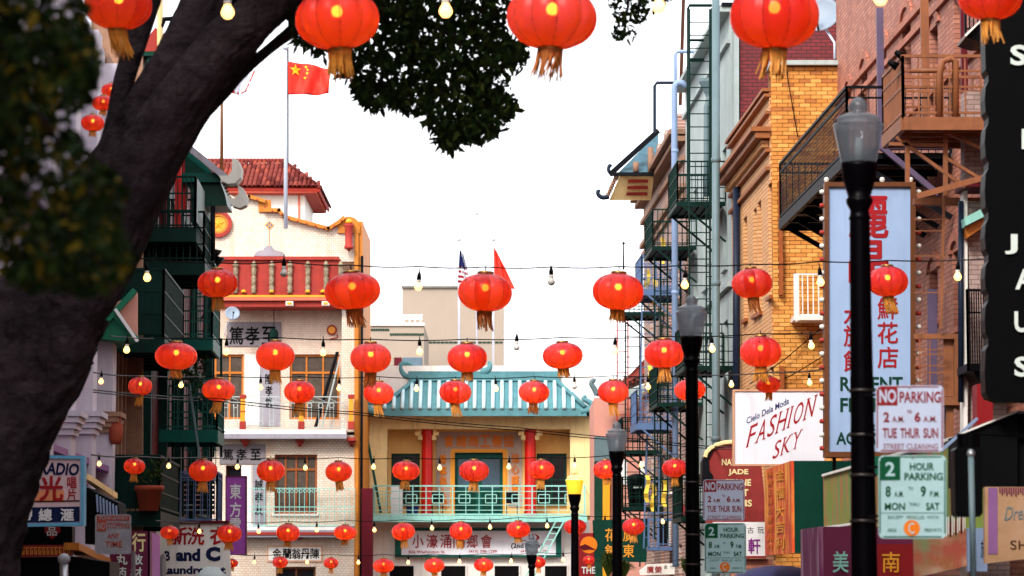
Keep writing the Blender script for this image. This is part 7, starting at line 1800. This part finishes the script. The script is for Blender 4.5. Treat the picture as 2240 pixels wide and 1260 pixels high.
leafcloud([(1325, -60), (1330, 20), (1345, 45), (1338, 80), (1356, 92), (1378, 95), (1392, 75), (1388, 55), (1415, 40), (1436, 22), (1470, 8), (1480, -60)], 330, 26, 28.5, 24, 13, T, C1, name='crown')
limb([(1120, -110, 9), (1280, -60, 6), (1370, -10, 4), (1360, 60, 2)], YT + 1, 'limb', T, rough=.03, seed=8)
leafcloud([(500, -500), (1500, -460), (1480, -70), (460, -90), (460, -300)], 7000, 23.5, 33, 60, 14, T, C1, name='crown')  # crown above the frame, added to shade the trunk and visible leaves
# ------------------------------------------------------------------ nearer tree whose leaves fill the left side, out of focus
YN = 9.0
nb = pt(-700, 1400, YN); nb.z = .1
T2 = thing('near_tree', 'out of focus leafy tree hanging into the left side of the view', 'tree', nb)
limb([(-760, 1900, 110), (-720, 1300, 95), (-640, 700, 85), (-560, 200, 70), (-500, -200, 60)], YN, 'trunk', T2, rough=.04, seed=21)
limb([(-600, 500, 50), (-350, 300, 34), (-120, 220, 24), (60, 240, 12), (140, 330, 6)], YN, 'limb', T2, rough=.04, seed=22)
limb([(-560, 300, 44), (-300, 60, 30), (-60, 20, 18), (100, 40, 8)], YN + .4, 'limb', T2, rough=.04, seed=23)
C2 = [('leaf', .60), ('leaf_light', .90), ('leaf_yellow', 1.0)]
leafcloud([(-500, -400), (60, -400), (195, -60), (188, 20), (205, 90), (218, 140), (205, 190), (182, 235), (172, 280), (178, 320), (150, 330), (-80, 330), (-500, 400)], 9500, 7.8, 10.4, 46, 31, T2, C2, hang=.2, clump=60, name='crown')
leafcloud([(-100, 320), (180, 320), (225, 365), (268, 385), (285, 430), (250, 470), (262, 520), (298, 560), (282, 610), (210, 645), (160, 655), (120, 620), (60, 640), (0, 610), (-100, 640)], 1500, 7.8, 10.0, 40, 32, T2, C2, hang=.2, clump=26, name='crown')
leafcloud([(0, 440), (240, 440), (290, 580), (230, 640), (130, 655), (0, 600)], 520, 7.8, 9.6, 38, 33, T2, C2, hang=.2, clump=10, name='crown')
# ------------------------------------------------------------------ small plants
def plant(px, py, Y, w_, h_, n, label, mats, seed):
    q = pt(px, py, Y); t = thing('pot_plant', label, 'plant', q); rnd = random.Random(seed)
    mb = MB()
    for i in range(n):
        a = rnd.uniform(0, 6.28); l = rnd.uniform(.5, 1) * h_; r_ = rnd.uniform(.1, 1) * w_; tip = q + V((r_ * math.cos(a), r_ * math.sin(a), l * rnd.uniform(.5, 1))); mid = q + V((r_ * .35 * math.cos(a), r_ * .35 * math.sin(a), l * .8)); s = V((.014, 0, 0)) * (Y / 50)
        mb.add([q - s, q + s, mid + s, mid - s, tip], [(0, 1, 2, 3), (3, 2, 4)])
    mb.build('leaves', mats, t, kind='stuff'); return t
plant(1330, 1262, 70, .55, .75, 110, 'spiky green balcony plant at the bottom below the green banner', 'leaf_light', 1)
plant(1365, 1266, 70, .45, .55, 90, 'second spiky plant just right of the third lamp post', 'leaf_light', 2)
plant(1505, 1262, 66, .5, .55, 100, 'grassy yellow green plant left of the second lamp post', 'leaf_light', 3)
t = thing('climbing_plant', 'dark green climbing plant behind the left lantern of the third string', 'plant', pt(425, 850, 72)); leafcloud([(395, 760), (450, 752), (458, 800), (440, 850), (420, 865), (400, 830)], 420, 71, 73, 9, 41, t, [('leaf', .7), ('leaf_light', 1)], name='leaves')
t = thing('pot_shrub', 'leafy shrub growing from the terracotta pot on the low green balcony', 'plant', pt(325, 1050, 59)); leafcloud([(295, 1010), (360, 1000), (352, 1055), (300, 1055)], 160, 58.6, 59.8, 12, 42, t, [('leaf', .6), ('leaf_light', 1)], name='leaves')
# ------------------------------------------------------------------ unseen buildings beside and behind the viewer, added to dim light on near things
def plain(name, label, pl, ua, ub, z1, mat, step=3.2, foot_=None):
    S = thing(name, label, 'building', foot_); ua, ub = min(ua, ub), max(ua, ub); hs_ = []
    u = ua + 1.4
    while u < ub - 1.6:
        for z in (.9, 4.6, 8.2, 11.6):
            if z + 2 < z1: hs_.append((u, z, u + 1.2, z + 2.0))
        u += step
    wall_uz(pl, ua, -3, ub, z1, hs_, -.35, 0).build('wall', mat, S); MB().slab(pl, ua, -3, ub, z1 - .3, -7, -.8).build('wall', 'dark_inside', S)
    g_ = MB()
    for h in hs_: g_.slab(pl, h[0], h[1], h[2], h[3], -.3, -.25)
    g_.build('glazing', 'glass_dark', S, kind='stuff'); MB().slab(pl, ua, z1, ub, z1 + .3, -.5, .4).build('cornice', mat, S)
RN = RPl(8.9)
plain('brick_building', 'unseen tall brick building beside the viewer on the right', RN, ru(RN, 37), ru(RN, -40), 16, 'maroon', foot_=V((9, 0, 0)))
LN = Plane(-6.6, 0, 1, K)
un = lambda Y: V((-K * Y, Y, 0)).dot(LN.u)
plain('brick_building', 'unseen tall brick building beside the viewer on the left', LN, un(43), un(-40), 16, 'stone_tan', foot_=V((-7, 0, 0)))
BK = Plane(0, -42, 0, 1)
plain('brick_building', 'unseen wide brick building across the street behind the viewer', BK, -24, 24, 18, 'maroon', foot_=V((0, -42, 0)))
